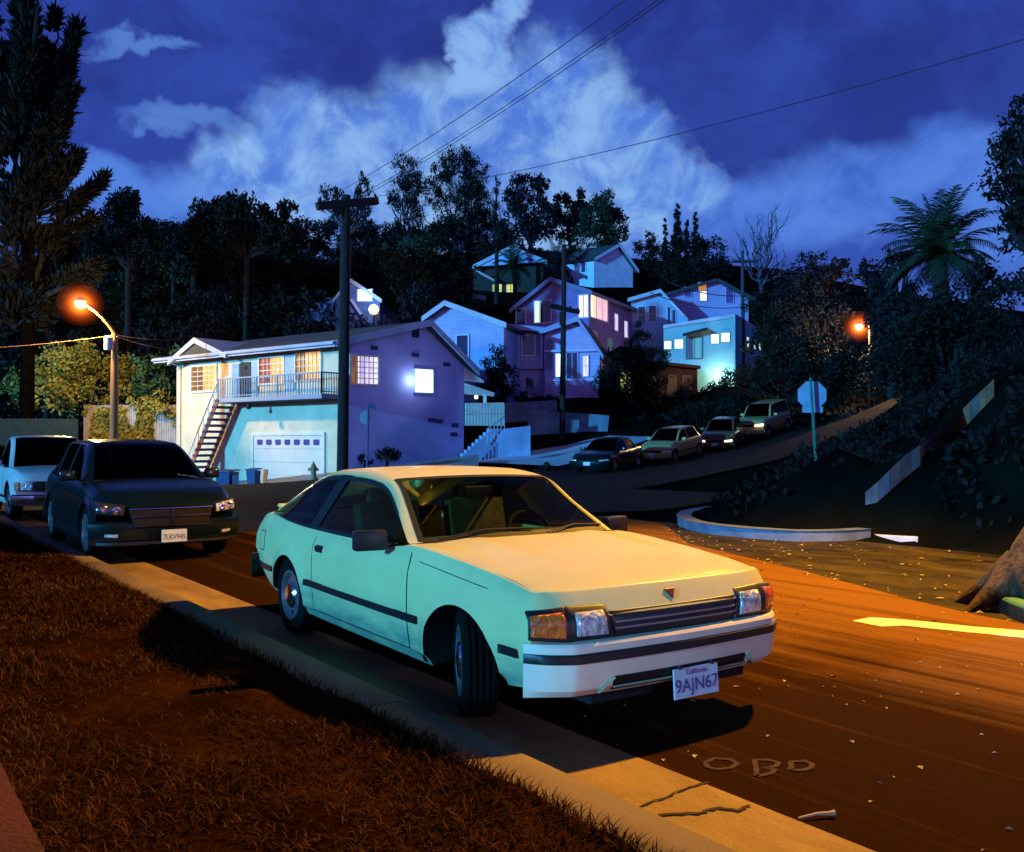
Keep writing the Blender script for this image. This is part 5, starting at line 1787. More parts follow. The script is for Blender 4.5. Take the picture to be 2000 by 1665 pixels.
# --- half hidden house among the trees, with a bright window and a yellow lamp
F7 = Face(at(700, 590, 72), (-.1, -1))
hs, q = prism_house('hidden_house', 'half hidden blue house among the dark trees with a bright white window', F7,
                    [(655, 660), (655, 590), (688, 552), (742, 588), (742, 660)], 7, mat('deep_blue_boards', (0.10, 0.14, 0.34), .85, var=.3, vscale=.6), [(1, 2, .3), (3, 2, .3)], M_ROOFD, M_ROOFP)
window(hs, F7, 699, 566, 727, 588, G_WHITE, M_H2, 1, 1, .08)
MB().bar(F7.hit(686, 585, .3), F7.hit(706, 615, .3), .3, .2).build('stair_string', mat('lilac_trim', (0.36, 0.30, 0.52), .7), hs)
wl = thing('yard_lamp', 'yellow yard lamp shining beside the half hidden blue house', 'lamp', F7.hit(730, 640, .8))
p = F7.hit(730, 605, .8)
MB().lathe([(.001, -.42), (.30, -.3), (.42, 0), (.30, .3), (.001, .42)], p, n=14).build('globe', mat('yellow_globe', (1, .9, .6), .4, emit=(1, .85, .45), estr=1.6), wl, smooth=60)
MB().tube([p - z_ * 1.4, p - z_ * .3], .06, 8).build('post', M_UNDER, wl)
l = bpy.data.lights.new('yard_lamp_light', 'POINT'); l.energy = 160; l.color = (.6, .8, 1); l.shadow_soft_size = .3
lo = bpy.data.objects.new('yard_lamp_light', l); lo.location = p + Vector((-.8, -1.2, .8)); COL.objects.link(lo)
bd = thing('notice_board', 'small grey board on a post in the dark below the hillside house', 'board', at(937, 598, 80))
MB().prism([at(924, 574, 80), at(949, 578, 80), at(949, 587, 80), at(924, 583, 80)], (0, .08, 0)).build('panel', mat('grey_board', (0.22, 0.24, 0.30), .8), bd)
MB().tube([at(937, 583, 80), at(937, 600, 80)], .06, 6).build('post', M_UNDER, bd)
# ------------------------------------------------------------------ the other parked vehicles
def base_spec(L0, L1, w, zb, hood0, hood1, belt, tail, roof, wb0, wb1, cowl, a_top, c_top, c_base, ar, yroof, **kw):
    hw = w / 2
    def inc(l):
        o = [l[0]]
        for p in l[1:]:
            if p[0] > o[-1][0] + 1e-3: o.append(p)
        return o
    sp = dict(x0=L0, x1=L1, x_mid=0.0, nst=70,
        zb=[(L0, zb + .12), (L0 + .5, zb + .02), (0, zb), (L1 - .5, zb + .02), (L1, zb + .10)],
        hw=[(L0, hw - .07), (L0 + .5, hw - .01), (0, hw), (L1 - .5, hw - .012), (L1, hw - .04)],
        z8=[(L0, tail - .10), (L0 + .12, tail - .01), (L0 + .4, tail), (c_base, tail), ((c_base + a_top) / 2, belt), (cowl - .15, hood1 + .0), (cowl + .1, hood1), ((cowl + L1) / 2, (hood0 + hood1) / 2 + .025), (L1 - .14, hood0), (L1 - .05, hood0 - .06), (L1, hood0 - .14)],
        y8=[(L0, hw - .16), (L0 + .4, hw - .09), (0, hw - .06), (cowl, hw - .07), (L1 - .3, hw - .12), (L1, hw - .15)],
        zc=[(L0, belt - .16), (0, belt - .15), (L1, hood0 - .14)],
        crown=[(L0, .02), (cowl, .04), (L1 - .4, .04), (L1, .02)],
        tub=(c_base + .05, cowl - .05), tub_z=.45, tub_w=hw * .6, well_in=hw - .28,
        axles=(wb1, wb0), arch_r=ar, arch_z=ar - .03, hw_max=hw, flare=.02,
        nose_flat=hw * .68, nose_bow=.05, nose_slope=.55, nose_q=.8,
        yt=[(c_base - .2, yroof + .10), (c_top, yroof), (a_top, yroof + .01), (cowl + .12, hw - .10)],
        zt=[(c_base - .2, tail - .02), (c_base, tail + .03), (c_top, roof - .015), ((c_top + a_top) / 2, roof), (a_top, roof - .035), (cowl + .12, hood1 + .01)],
        rcrown=[(c_base, .012), (c_top, .025), (a_top, .025), (cowl, .02)],
        bow=[(c_base, 0), (c_top, .0), (a_top, .06), (cowl + .12, .16)], corner=.14,
        nosex=[(.2, L1 - .03), (.45, L1), (hood0 - .14, L1), (hood0 - .06, L1 - .05), (hood0, L1 - .14)])
    for k, v in sp.items():
        if isinstance(v, list): sp[k] = inc(v)
    sp.update(kw)
    sp.update(cowl=cowl, a_top=a_top, c_top=c_top, c_base=c_base, hood0=hood0, hood1=hood1, wd=w, rad=ar - .035)
    return sp
def make_car(root, sp, pm, glass, rim, rim_style, mids=(), front=None, lamp_m=None, bumper_m=None, moulding=True, b_pillars=None):
    c = Car(sp)
    c.body(pm, root)
    cw, at_, ct, cb = sp['cowl'], sp['a_top'], sp['c_top'], sp['c_base']
    c.across('roof', pm, root, .92, at_ - .01, ct, .0, 14, 12, .02)
    for sg in (-1, 1):
        c.patch('windscreen_pillar', pm, root, .88, 1.10, cw + .12, at_, sg, 0, 5, 14, .02)
        c.patch('rear_pillar', pm, root, .80, 1.14, ct, cb - .1, sg, 0, 6, 14, .02)
        c.patch('side_window', glass, root, .05, .90, lambda q: cw - .1, lambda q: cb + .22 + (ct - cb) * .6 * q, sg, -.004, 8, 26, .003)
        for bp in (b_pillars if b_pillars is not None else [(at_ + ct) / 2 + .1]):
            c.patch('door_pillar', M_GASKET, root, .03, .93, lambda q: bp - .05, lambda q: bp + .05, sg, .002, 6, 3, .015)
        c.patch('rear_quarter', pm, root, -.02, .93, lambda q: cb + .24 + (ct - cb) * .6 * q, lambda q: cb - .1 + (ct - cb) * .12 * q, sg, .001, 6, 6, .015)
        sm = MB()
        for x in ([cw - .12] + [b + .0 for b in (b_pillars or [(at_ + ct) / 2 + .1])]):
            c.seam(sm, [(x, sp['zb'][2][1] + .12), (x, c.g('z8', x) - .03)], sg, .012)
        c.finish(sm, 'panel_seam', M_GASKET, root, .002, sg)
        if moulding:
            c.side_patch('side_moulding', M_TRIM, root, sp['axles'][1] + sp['arch_r'] + .05, sp['axles'][0] - sp['arch_r'] - .05, .42, .47, sg, .012, 12, 2, .012)
        h = MB()
        for x in mids or [(at_ + ct) / 2 + .25]:
            h.box(c.side_pt(x, c.g('z8', x) - .14, sg, .012), (.16, .02, .03))
        h.build('door_handle', pm, root, local=True, bevel=.005)
        b = c.cab(cw - .28, .02, sg); m = MB()
        m.box(b + Vector((0, sg * .15, .07)), (.10, .20, .14)); m.box(b + Vector((0, sg * .04, .03)), (.06, .08, .05))
        m.build('door_mirror', pm, root, local=True, bevel=.025, smooth=50)
    c.across('windscreen', glass, root, 1.08, cw + .11, at_, -.005, 14, 12, .004)
    c.across('rear_window', M_DGLASS, root, 1.14, ct - .02, cb, -.005, 12, 10, .004)
    c.across('tailgate', pm, root, 1.0, cb + .03, cb - .18, .0, 10, 3, .012)
    hz = sp['hood0']
    bump = bumper_m or pm
    path = plan_path(c, sp['x1'], sp['wd'] / 2 + .005, 30)
    zb = sp['zb'][-1][1]
    fix(sweep([(-.06, .52), (.03, .53), (.06, .50), (.065, .42), (.05, .32), (.0, zb - .06), (-.1, zb - .06)], path).build('bumper', bump, root, local=True))
    rpath = [(Vector((sp['x0'] + .7 * c.plan(y), y, 0)), Vector((-1, .35 * y, 0)).normalized()) for y in [(-1 + i / 10) * (sp['wd'] / 2 - .03) for i in range(21)]]
    fix(sweep([(-.06, .58), (.04, .57), (.06, .45), (.04, .34), (-.06, .32)], rpath).build('rear_bumper', bump, root, local=True))
    for sg in (-1, 1):
        MB().box((sp['x0'] + .07, sg * (sp['wd'] / 2 - .26), sp['z8'][1][1] - .16), (.10, .24, .16)).build('tail_light', M_RED, root, local=True, bevel=.02)
    d = MB(); d.box((cw - .15, 0, sp['hood1'] - .08), (.4, sp['wd'] - .35, .2)); d.build('dashboard', M_INT, root, local=True, bevel=.03)
    s_ = MB()
    for y in (-.38, .38):
        s_.box((cw - .95, y, .80), (.16, .48, .62), Matrix.Rotation(R(-12), 3, 'Y')); s_.box((cw - 1.06, y, 1.16), (.10, .26, .16), Matrix.Rotation(R(-12), 3, 'Y'))
    s_.build('front_seat', M_INT, root, local=True, bevel=.04)
    for x in sp['axles']:
        for sg in (-1, 1):
            make_wheel(root, x, sg * (sp['wd'] / 2 - .12), sp['rad'], .21, sg, rim, rim_style, 0.0, sp['rad'] * .68)
    return c

M_DCHROME = mat('dark_chrome', (0.22, 0.22, 0.25), 0.2, metal=1.0)
def build_black_car():
    p = S(-8.5, -.20)
    root = thing('parked_wagon', 'glossy black car with a cross-bar grille, parked behind the cream coupe', 'car', p, S_YAW - .03)
    sp = base_spec(-2.42, 2.20, 1.76, .19, .82, .985, 1.00, 1.03, 1.53, -1.50, 1.42, 1.04, .14, -1.50, -2.22, .385, .60)
    c = make_car(root, sp, M_BLACKPAINT, M_DGLASS, M_STEEL, 'spoke', moulding=False, b_pillars=[-.35, -1.35], mids=(-.1, -1.1))
    # broad grille with a chrome surround and a cross
    g = c.nose_panel('grille', M_WELL, root, [(-.44, .47), (.44, .47), (.50, .69), (-.50, .69)], -.03, .072, 14, 5, .01)
    for q in ([(-.49, .682), (.49, .682), (.49, .694), (-.49, .694)], [(-.44, .466), (.44, .466), (.44, .476), (-.44, .476)],
              [(-.02, .47), (.02, .47), (.02, .69), (-.02, .69)], [(-.46, .578), (.46, .578), (.465, .598), (-.465, .598)]):
        c.nose_panel('grille_bar', M_DCHROME, g, q, .06, .084, 10, 2)
    for sg in (-1, 1):
        s0, s1 = sg * .54, sg * .845
        c.nose_panel('headlight_surround', M_WELL, root, [(s0, .60), (s1, .625), (s1, .775), (s0, .73)], -.03, .03, 8, 4, .01)
        hl = c.nose_panel('headlight', M_LENS if sg > 0 else mat('dark_headlight_glass', (.05, .03, .03), .1, coat=1.0), root, [(s0 + sg * .015, .615), (s1 - sg * .015, .64), (s1 - sg * .02, .76), (s0 + sg * .02, .715)], 0, .038, 8, 4, .008)
        for yy, zz, rr in ((sg * .62, .672, .045), (sg * .74, .69, .042)):
            b = MB().lathe([(rr, 0), (rr * 1.02, .012), (rr * .8, .016), (.001, .006)], c.nose_pt(yy, zz, .040), 'x', 16)
            b.build('lamp_bowl', M_CHROME, hl, local=True, smooth=40)
        c.nose_panel('fog_light', M_LENS, root, [(sg * .60, .34), (sg * .72, .35), (sg * .72, .385), (sg * .60, .38)], 0, .075, 4, 2, .006)
    plate(root, (2.275, 0.02, .34), .305, .155, 0, R(-3), "7LKV945", None)
    fix(sweep([(.05, .285), (.075, .28), (.075, .25), (.05, .245)], plan_path(c, 2.20, .80, 24)).build('chin_strip', M_TRIM, root, local=True))
build_black_car()

def build_truck():
    p = S(-15.7, -.18)
    root = thing('pickup_truck', 'pale silver pickup truck parked behind the black car at the left edge', 'truck', p, S_YAW)
    sp = base_spec(-2.5, 2.15, 1.72, .30, .90, 1.00, 1.03, 1.00, 1.62, -1.42, 1.30, .75, .12, -.45, -.62, .40, .62)
    sp['nose_bow'] = .03; sp['nose_slope'] = .25
    c = make_car(root, sp, M_WHITETRUCK, M_DGLASS, M_STEEL, 'cap', b_pillars=[-.4], bumper_m=M_CHROME)
    g = c.nose_panel('grille', M_WELL, root, [(-.52, .60), (.52, .60), (.52, .77), (-.52, .77)], -.02, .02, 8, 2, .01)
    for z in (.65, .71): c.nose_panel('grille_bar', M_CHROME, g, [(-.5, z), (.5, z), (.5, z + .015), (-.5, z + .015)], .01, .03, 8, 1)
    for sg in (-1, 1):
        c.nose_panel('headlight', M_LENS, root, [(sg * .55, .61), (sg * .74, .61), (sg * .74, .76), (sg * .55, .76)], 0, .025, 4, 3, .01)
        c.nose_panel('indicator', M_AMBER, root, [(sg * .755, .61), (sg * .84, .61), (sg * .84, .76), (sg * .755, .76)], 0, .02, 4, 3, .01)
    b = MB(); b.box((-1.58, 0, .99), (1.75, 1.40, .04)); b.build('load_bed', M_TRIM, root, local=True)
build_truck()

def road_tilt(p, d):
    a, b = p + d * 1.3, p - d * 1.3
    return math.atan2(T(b.x, b.y) - T(a.x, a.y), 2.6)
HILL_D = Vector((-.677, -.736, 0))
def hill_car(name, label, px, py, Y, sp, pm, lamp, group, turn=0.0, **kw):
    q = at(px, py, Y)
    d = Matrix.Rotation(turn, 3, 'Z') @ HILL_D
    tl = road_tilt(q, d)
    root = thing(name, label, 'car', (q.x, q.y, T(q.x, q.y) + .012), math.atan2(d.y, d.x), group, tl)
    c = make_car(root, sp, pm, M_DGLASS, M_STEEL, 'spoke', **kw)
    h0 = sp['hood0']; hw = sp['wd'] / 2
    c.nose_panel('grille', M_WELL, root, [(-.42, h0 - .26), (.42, h0 - .26), (.44, h0 - .15), (-.44, h0 - .15)], -.02, .02, 8, 2, .01)
    for sg in (-1, 1):
        c.nose_panel('headlight', lamp, root, [(sg * .48, h0 - .27), (sg * (hw - .02), h0 - .25), (sg * (hw - .02), h0 - .12), (sg * .50, h0 - .14)], 0, .03, 6, 3, .012)
    MB().box((sp['x1'] + .075, 0, .42), (.012, .31, .15)).build('number_plate', M_PLATE, root, local=True, bevel=.004)
    return root
M_GOLD = paint('gold_car_paint', (0.50, 0.36, 0.12), 0.3)
M_BRONZE = paint('bronze_car_paint', (0.20, 0.10, 0.04), 0.3)
M_LAMPON = mat('lit_headlight', (1, .9, .7), .3, emit=(1.0, .86, .55), estr=2.2)
sedan = lambda: base_spec(-2.3, 2.25, 1.78, .20, .72, .90, .93, 1.0, 1.44, -1.38, 1.38, .92, .10, -.95, -1.70, .345, .58)
hatch = lambda: base_spec(-2.0, 2.0, 1.74, .21, .76, .95, .97, 1.0, 1.50, -1.28, 1.28, .85, .10, -1.25, -1.80, .345, .60)
suv = lambda: base_spec(-2.25, 2.15, 1.84, .30, .98, 1.10, 1.14, 1.14, 1.78, -1.38, 1.38, .75, .20, -1.95, -2.12, .40, .68)
GC = 'cars parked up the hill road'
hill_car('parked_sedan', 'black sedan at the bottom of the row parked up the hill road', 1188, 916, 40.6, sedan(), M_BLACKPAINT, M_LENS, GC, R(14))
hill_car('parked_hatchback', 'gold hatchback parked up the hill road right behind the black sedan', 1312, 892, 45.0, hatch(), M_GOLD, M_LENS, GC, R(6), b_pillars=[-.25])
hill_car('parked_hatchback', 'dark bronze car with glowing headlamps, third up the hill road', 1412, 874, 49.0, hatch(), M_BRONZE, M_LAMPON, GC, R(18))
hill_car('parked_suv', 'tall gold off-roader at the top of the parked row on the hill road', 1490, 853, 52.3, suv(), M_GOLD, M_LAMPON, GC, R(4), b_pillars=[-.1, -1.1])

# ------------------------------------------------------------------ street lamps
def lamp_light(name, loc, energy, col, size=.25, spot=None, aim=None, blend=.6):
    l = bpy.data.lights.new(name, 'SPOT' if spot else 'POINT')
    l.energy = energy; l.color = col; l.shadow_soft_size = size
    if spot:
        l.spot_size = spot; l.spot_blend = blend
    o = bpy.data.objects.new(name, l); o.location = loc
    if aim is not None:
        o.rotation_euler = (Vector(loc) - Vector(aim)).to_track_quat('Z', 'Y').to_euler()
    COL.objects.link(o)
    return o
M_POLE = mat('dark_wooden_pole', (0.011, 0.008, 0.007), .9, var=.4, vscale=3, stretch=(6, 6, .4), bump=.5, bscale=8)
M_LPOLE = mat('brown_lamp_pole', (0.24, 0.11, 0.035), .7, var=.3, vscale=2, stretch=(5, 5, .4))
M_SODIUM = mat('sodium_glass', (1, .6, .2), .3, emit=(1.0, .52, .14), estr=5)
def halo_mat(name, col, strength):
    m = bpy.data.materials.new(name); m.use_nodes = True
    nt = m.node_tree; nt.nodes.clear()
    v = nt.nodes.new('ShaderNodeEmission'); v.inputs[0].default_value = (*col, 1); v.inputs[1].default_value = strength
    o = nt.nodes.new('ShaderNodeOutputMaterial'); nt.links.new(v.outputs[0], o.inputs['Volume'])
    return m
GLOWS = [(r_, halo_mat('halo_volume_%d' % i_, c_, e_ * 1.7)) for i_, (r_, c_, e_) in enumerate(((.26, (1, .55, .10), 2.4), (.38, (1, .38, .05), .75), (.50, (1, .27, .025), .40), (.62, (1, .20, .015), .22), (.74, (1, .15, .01), .12), (.88, (1, .12, .01), .06), (1.04, (1, .10, .01), .03)))]  # nested emissive spheres imitate the halo around the lit lamp heads
def street_lamp(label, base, h, head, r, energy, pole_m, group, glow_r=0):
    t = thing('street_lamp', label, 'street lamp', base, 0, group)
    b = Vector(base); top = b + z_ * h
    MB().tube([b - z_ * .5, b + z_ * h * .5, top], [r, r * .85, r * .65], 12).build('pole', pole_m, t, smooth=50)
    hd = Vector(head)
    mid = top.lerp(hd, .35) + z_ * (hd.z - top.z) * .28
    pts = []
    for k in range(9):
        s_ = k / 8
        pts.append(top * (1 - s_) ** 2 + mid * 2 * s_ * (1 - s_) + hd * s_ ** 2)
    MB().tube(pts, r * .42, 8).build('arm', pole_m, t, smooth=50)
    d = (hd - mid); d.z = 0; d.normalize()
    hood = MB().lathe([(.02, .20), (.14, .18), (.24, .08), (.27, .0), (.22, -.02), (.02, .02)], hd, n=18)
    ho = hood.build('lamp_head', M_STEEL, t, smooth=40)
    MB().lathe([(.21, 0), (.26, -.10), (.22, -.24), (.10, -.33), (.001, -.35)], hd, n=18).build('lamp_bowl', M_SODIUM, ho, smooth=60)
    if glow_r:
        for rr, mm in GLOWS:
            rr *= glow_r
            fix(MB().lathe([(.001, -rr)] + [(rr * math.cos(a), rr * math.sin(a)) for a in [-1.45 + 2.9 * k / 16 for k in range(17)]] + [(.001, rr)], hd - z_ * .16, n=28).build('added_lamp_halo', mm, ho))
    return t, hd
lb = at(222, 940, 44); lb.z = T(lb.x, lb.y)
hd = at(157, 592, 43.2)
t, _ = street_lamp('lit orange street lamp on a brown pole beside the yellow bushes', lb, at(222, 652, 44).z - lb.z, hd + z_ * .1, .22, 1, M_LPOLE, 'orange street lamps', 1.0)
can = MB().lathe([(.001, -.34), (.2, -.32), (.2, .27), (.11, .36), (.001, .38)], at(212, 671, 43.6), n=14)
can.build('junction_can', mat('pale_metal_can', (.45, .42, .40), .5), t, smooth=40)
lamp_light('street_lamp_light', hd - z_ * .42, 4800, (1, .64, .20), .3)
rb = at(1700, 800, 60); rb.z = T(rb.x, rb.y)
hd2 = at(1678, 634, 60)
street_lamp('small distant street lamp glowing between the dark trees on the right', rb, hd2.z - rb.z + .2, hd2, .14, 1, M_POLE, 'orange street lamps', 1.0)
lamp_light('street_lamp_light', hd2 - z_ * .42, 3600, (1, .58, .22), .3)
kb = S(.4, 8.3); kb.z = T(kb.x, kb.y)
kh = S(.5, 6.3, 7.5)
street_lamp('street lamp over the foreground road, out of frame on the right', kb, 6.7, kh, .12, 1, M_LPOLE, 'orange street lamps')
lamp_light('street_lamp_light', kh - z_ * .42, KEY_E, (1, .47, .03), .14, R(118), S(0.2, 3.4, 0), .4)

fb = S(45, 8.6); fb.z = 0.0
fh = S(44.6, 6.9, 5.0)
street_lamp('pale street lamp further down the street behind the viewer', fb, 4.7, fh, .12, 1, M_LPOLE, 'pale street lamps')
lamp_light('street_lamp_light', fh - z_ * .42, 8500, (.85, .82, .95), .2)

# ------------------------------------------------------------------ utility poles and wires
def utility_pole(label, base, top, r, arms, m):
    t = thing('utility_pole', label, 'utility pole', base, 0, 'wooden utility poles')
    b = Vector(base)
    MB().tube([b - z_ * .6, b.lerp(Vector(top), .5), Vector(top)], [r, r * .9, r * .75], 14).build('pole', m, t, smooth=50)
    for a, c, w in arms:
        o = MB().bar(a, c, w, w * 1.15).build('crossarm', m, t, bevel=.01)
        ins = MB()
        for k in (.04, .3, .7, .96):
            p = Vector(a).lerp(Vector(c), k) + z_ * w * .5
            ins.lathe([(.03, 0), (.055, .05), (.04, .12), (.001, .15)], p, n=8)
        ins.build('insulator', mat('dark_insulator', (.03, .03, .05), .3), o)
    return t
P1 = at(668, 955, 28); P1.z = 0
P1t = Vector((at(676, 385, 28).x, 28, at(680, 382, 28).z))
utility_pole('thick dark utility pole in front of the pale garage house', P1, P1t, .18, [(at(619, 403, 27.4), at(737, 393, 28.6), .20)], M_POLE)
P2 = at(1098, 872, 50); P2.z = T(P2.x, P2.y)
P2t = at(1102, 478, 50)
utility_pole('dark utility pole before the lilac porch cottage', P2, P2t, .17, [(at(1073, 597, 49.6), at(1131, 610, 50.4), .20)], M_POLE)
MB().box(at(1098, 622, 49.7), (.3, .3, .7)).build('transformer', M_POLE, bpy.data.objects['utility_pole.001'], bevel=.04)
P3 = at(1452, 745, 76); P3.z = T(P3.x, P3.y)
P3t = at(1450, 490, 76)
utility_pole('slim utility pole in front of the leafless tree', P3, P3t, .17, [(at(1430, 511, 75.7), at(1478, 511, 76.3), .2)], mat('violet_dark_pole', (.05, .04, .06), .9))
M_WIRE = mat('cable_black', (.02, .018, .03), .7)
def wire(label, a, b, sag, r=.013, m=None, group='overhead wires', n=24):
    a, b = Vector(a), Vector(b)
    pts = [a.lerp(b, k / n) - z_ * sag * 4 * (k / n) * (1 - k / n) for k in range(n + 1)]
    o = MB().tube(pts, r, 6).build('overhead_wire', m or M_WIRE, smooth=60)
    return tag(o, label, 'wire', group)
wire('lowest overhead wire, from the thick pole across the cloud to the right', at(735, 384, 28.6), at(2060, 60, 13.0), .25, .008)
wire('middle overhead wire climbing steeply right from the thick pole', at(705, 386, 28.2), at(1560, -190, 11.0), .2, .007)
wire('steep overhead wire rising from the middle of the crossarm over the tall trees', at(690, 388, 28.0), at(1450, -120, 13.0), .2, .007)
wire('upper overhead wire rising from the left end of the crossarm', at(622, 396, 27.5), at(1330, -80, 12.0), .2, .007)
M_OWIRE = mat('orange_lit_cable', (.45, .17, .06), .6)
wire('wire from the lit lamp pole running off to the left', at(222, 655, 43.9), at(-60, 682, 42), .1, .022, M_OWIRE)
wire('upper wire from the lit lamp pole towards the pale house', at(224, 654, 43.9), at(352, 664, 54), .1, .024, M_OWIRE)
wire('lower wire from the lit lamp pole towards the pale house', at(228, 658, 43.9), at(347, 684, 55), .12, .024, M_OWIRE)
wire('upper service wire sagging to the slim pole by the stepped house', at(1310, 553, 73), at(1452, 578, 75.8), .35, .035, mat('violet_cable', (.05, .03, .08), .7))
wire('lower service wire sagging to the slim pole by the stepped house', at(1270, 572, 72), at(1452, 600, 75.8), .5, .035, mat('violet_cable', (.05, .03, .08), .7))
# lamplight on the lamp-pole wires is put into their orange cable colour

# ------------------------------------------------------------------ signs and small street things
def build_signs():
    b = at(1597, 945, 24.5); b.z = T(b.x, b.y) - .05
    t = thing('stop_sign', 'octagonal road sign seen from its blue-grey back on a green post', 'sign', b)
    topz = at(1582, 738, 24.5).z
    c = at(1587, 772, 24.62)
    pz = MB().bar(b - z_ * .3, Vector((at(1583, 735, 24.5).x, 24.5, topz)), .075, .05)
    pz.build('post', mat('green_steel_post', (.03, .20, .15), .6, metal=.3, var=.3), t)
    rr = .40
    nrm = Vector((-.12, -.99, 0)).normalized(); u = Vector((-nrm.y, nrm.x, 0))
    pts = [c + u * rr * math.cos(a) + z_ * rr * math.sin(a) - nrm * .06 for a in [math.pi / 8 + k * math.pi / 4 for k in range(8)]]
    MB().prism(pts, -nrm * .006).build('sign_plate', mat('sign_back_aluminium', (.26, .42, .58), .5, metal=.25, var=.15, vscale=3), t)
    c2 = at(1588, 800, 24.62)
    pts = [c2 + u * a * .27 + z_ * q * .085 - nrm * .06 for a, q in ((-1, -.8), (-.85, -1), (.85, -1), (1, -.8), (1, .8), (.85, 1), (-.85, 1), (-1, .8))]
    MB().prism(pts, -nrm * .006).build('lower_plate', mat('sign_back_aluminium', (.26, .42, .58), .5), t)
    bo = MB()
    for dz in (-.22, .22): bo.lathe([(.02, 0), (.02, .02), (.001, .025)], c + z_ * dz, n=8)
    # street name post by the house
    b = at(717, 912, 39); b.z = T(b.x, b.y)
    t = thing('street_sign', 'slim street-name post with a round disc in front of the violet gable wall', 'sign', b)
    tp = at(719, 787, 39)
    MB().tube([b - z_ * .2, tp], .045, 8).build('post', mat('dark_blue_post', (.04, .05, .12), .6), t)
    MB().prism([at(718, 787, 38.9), at(733, 789, 38.9), at(733, 799, 38.9), at(718, 797, 38.9)], (0, .02, 0)).build('name_plate', mat('dark_blue_post', (.04, .05, .12), .6), t)
    c = at(713, 816, 39.1)
    MB().prism([c + Vector((math.cos(a) * .23, 0, math.sin(a) * .29)) for a in [k * math.pi / 8 for k in range(16)]], (0, .012, 0)).build('disc', mat('grey_olive_disc', (.20, .24, .30), .6), t)
    # wheelie bins
    for (x0, x1, y0, y1, Y, lab) in ((426, 461, 913, 949, 42.2, 'wide blue wheelie bin by the stairs of the pale house'), (484, 506, 911, 948, 41.6, 'narrow blue wheelie bin by the white garage door')):
        c = at((x0 + x1) / 2, y1, Y); w = (x1 - x0) * Y / F_PX; h = (y1 - y0) * Y / F_PX
        c.z = T(c.x, c.y) + .05
        t = thing('wheelie_bin', lab, 'bin', c, -.35, 'blue bins by the garage')
        mb = MB(); k = .42
        q = lambda s_, zz: [(-s_ * w / 2, -s_ * w / 2 * .9, zz), (s_ * w / 2, -s_ * w / 2 * .9, zz), (s_ * w / 2, s_ * w / 2 * .9, zz), (-s_ * w / 2, s_ * w / 2 * .9, zz)]
        mb.grid([q(.78, .06), q(.80, .10), q(.97, h * .86), q(1.0, h * .88)], close=True)
        mb.f += [(3, 2, 1, 0), (12, 13, 14, 15)]; mb.m += [0, 0]
        bm_ = mat('navy_bin_plastic', (.012, .022, .12), .5)
        mb.build('bin_body', bm_, t, local=True, bevel=.01)
        MB().prism([(-w * .54, -w * .52, h * .885), (w * .54, -w * .52, h * .885), (w * .54, w * .5, h * .95), (-w * .54, w * .5, h * .95)], (0, 0, .05)).build('lid', bm_, t, local=True, bevel=.01)
        for sx in (-1, 1):
            MB().lathe([(.001, -.03), (.10, -.03), (.10, .03), (.001, .03)], (sx * w * .40, w * .40, .10), 'x', 14).build('wheel', M_RUBBER, t, local=True)
    c = at(460, 948, 42.0); c.z = T(c.x, c.y) + .05
    bx = thing('carton', 'small dark box standing right of the wide blue bin', 'box', c, .2)
    MB().box((.0, 0, .30), (.26, .3, .60)).build('box_side', mat('grey_blue_card', (.10, .12, .2), .8), bx, local=True, bevel=.01)
    c = at(516, 947, 42.2); c.z = T(c.x, c.y) + .05
    bx = thing('plywood_board', 'cream board leaning on the garage wall beside the narrow bin', 'board', c, -.65)
    MB().box((0, 0, .42), (.42, .04, .84), Matrix.Rotation(R(-8), 3, 'X')).build('board', mat('cream_board', (.55, .50, .34), .8, var=.1), bx, local=True, bevel=.005)
    # hydrant
    b = at(612, 942, 38.6); b.z = T(b.x, b.y) + .05
    t = thing('fire_hydrant', 'small ochre fire hydrant on the pavement by the garage door', 'hydrant', b)
    hm = mat('ochre_hydrant_paint', (.34, .25, .10), .5, var=.2, vscale=6)
    MB().lathe([(.001, -.1), (.17, -.1), (.17, .04), (.12, .06), (.115, .40), (.15, .42), (.15, .47), (.11, .50), (.09, .58), (.03, .64), (.03, .70), (.001, .71)], (0, 0, 0), n=16).build('barrel', hm, t, local=True, smooth=40)
    for a in (0, math.pi, -math.pi / 2):
        d = Vector((math.cos(a), math.sin(a), 0))
        MB().tube([d * .10 + z_ * .36, d * .20 + z_ * .36, d * .21 + z_ * .36], [.055, .055, .07], 10).build('outlet', hm, t, local=True)
build_signs()

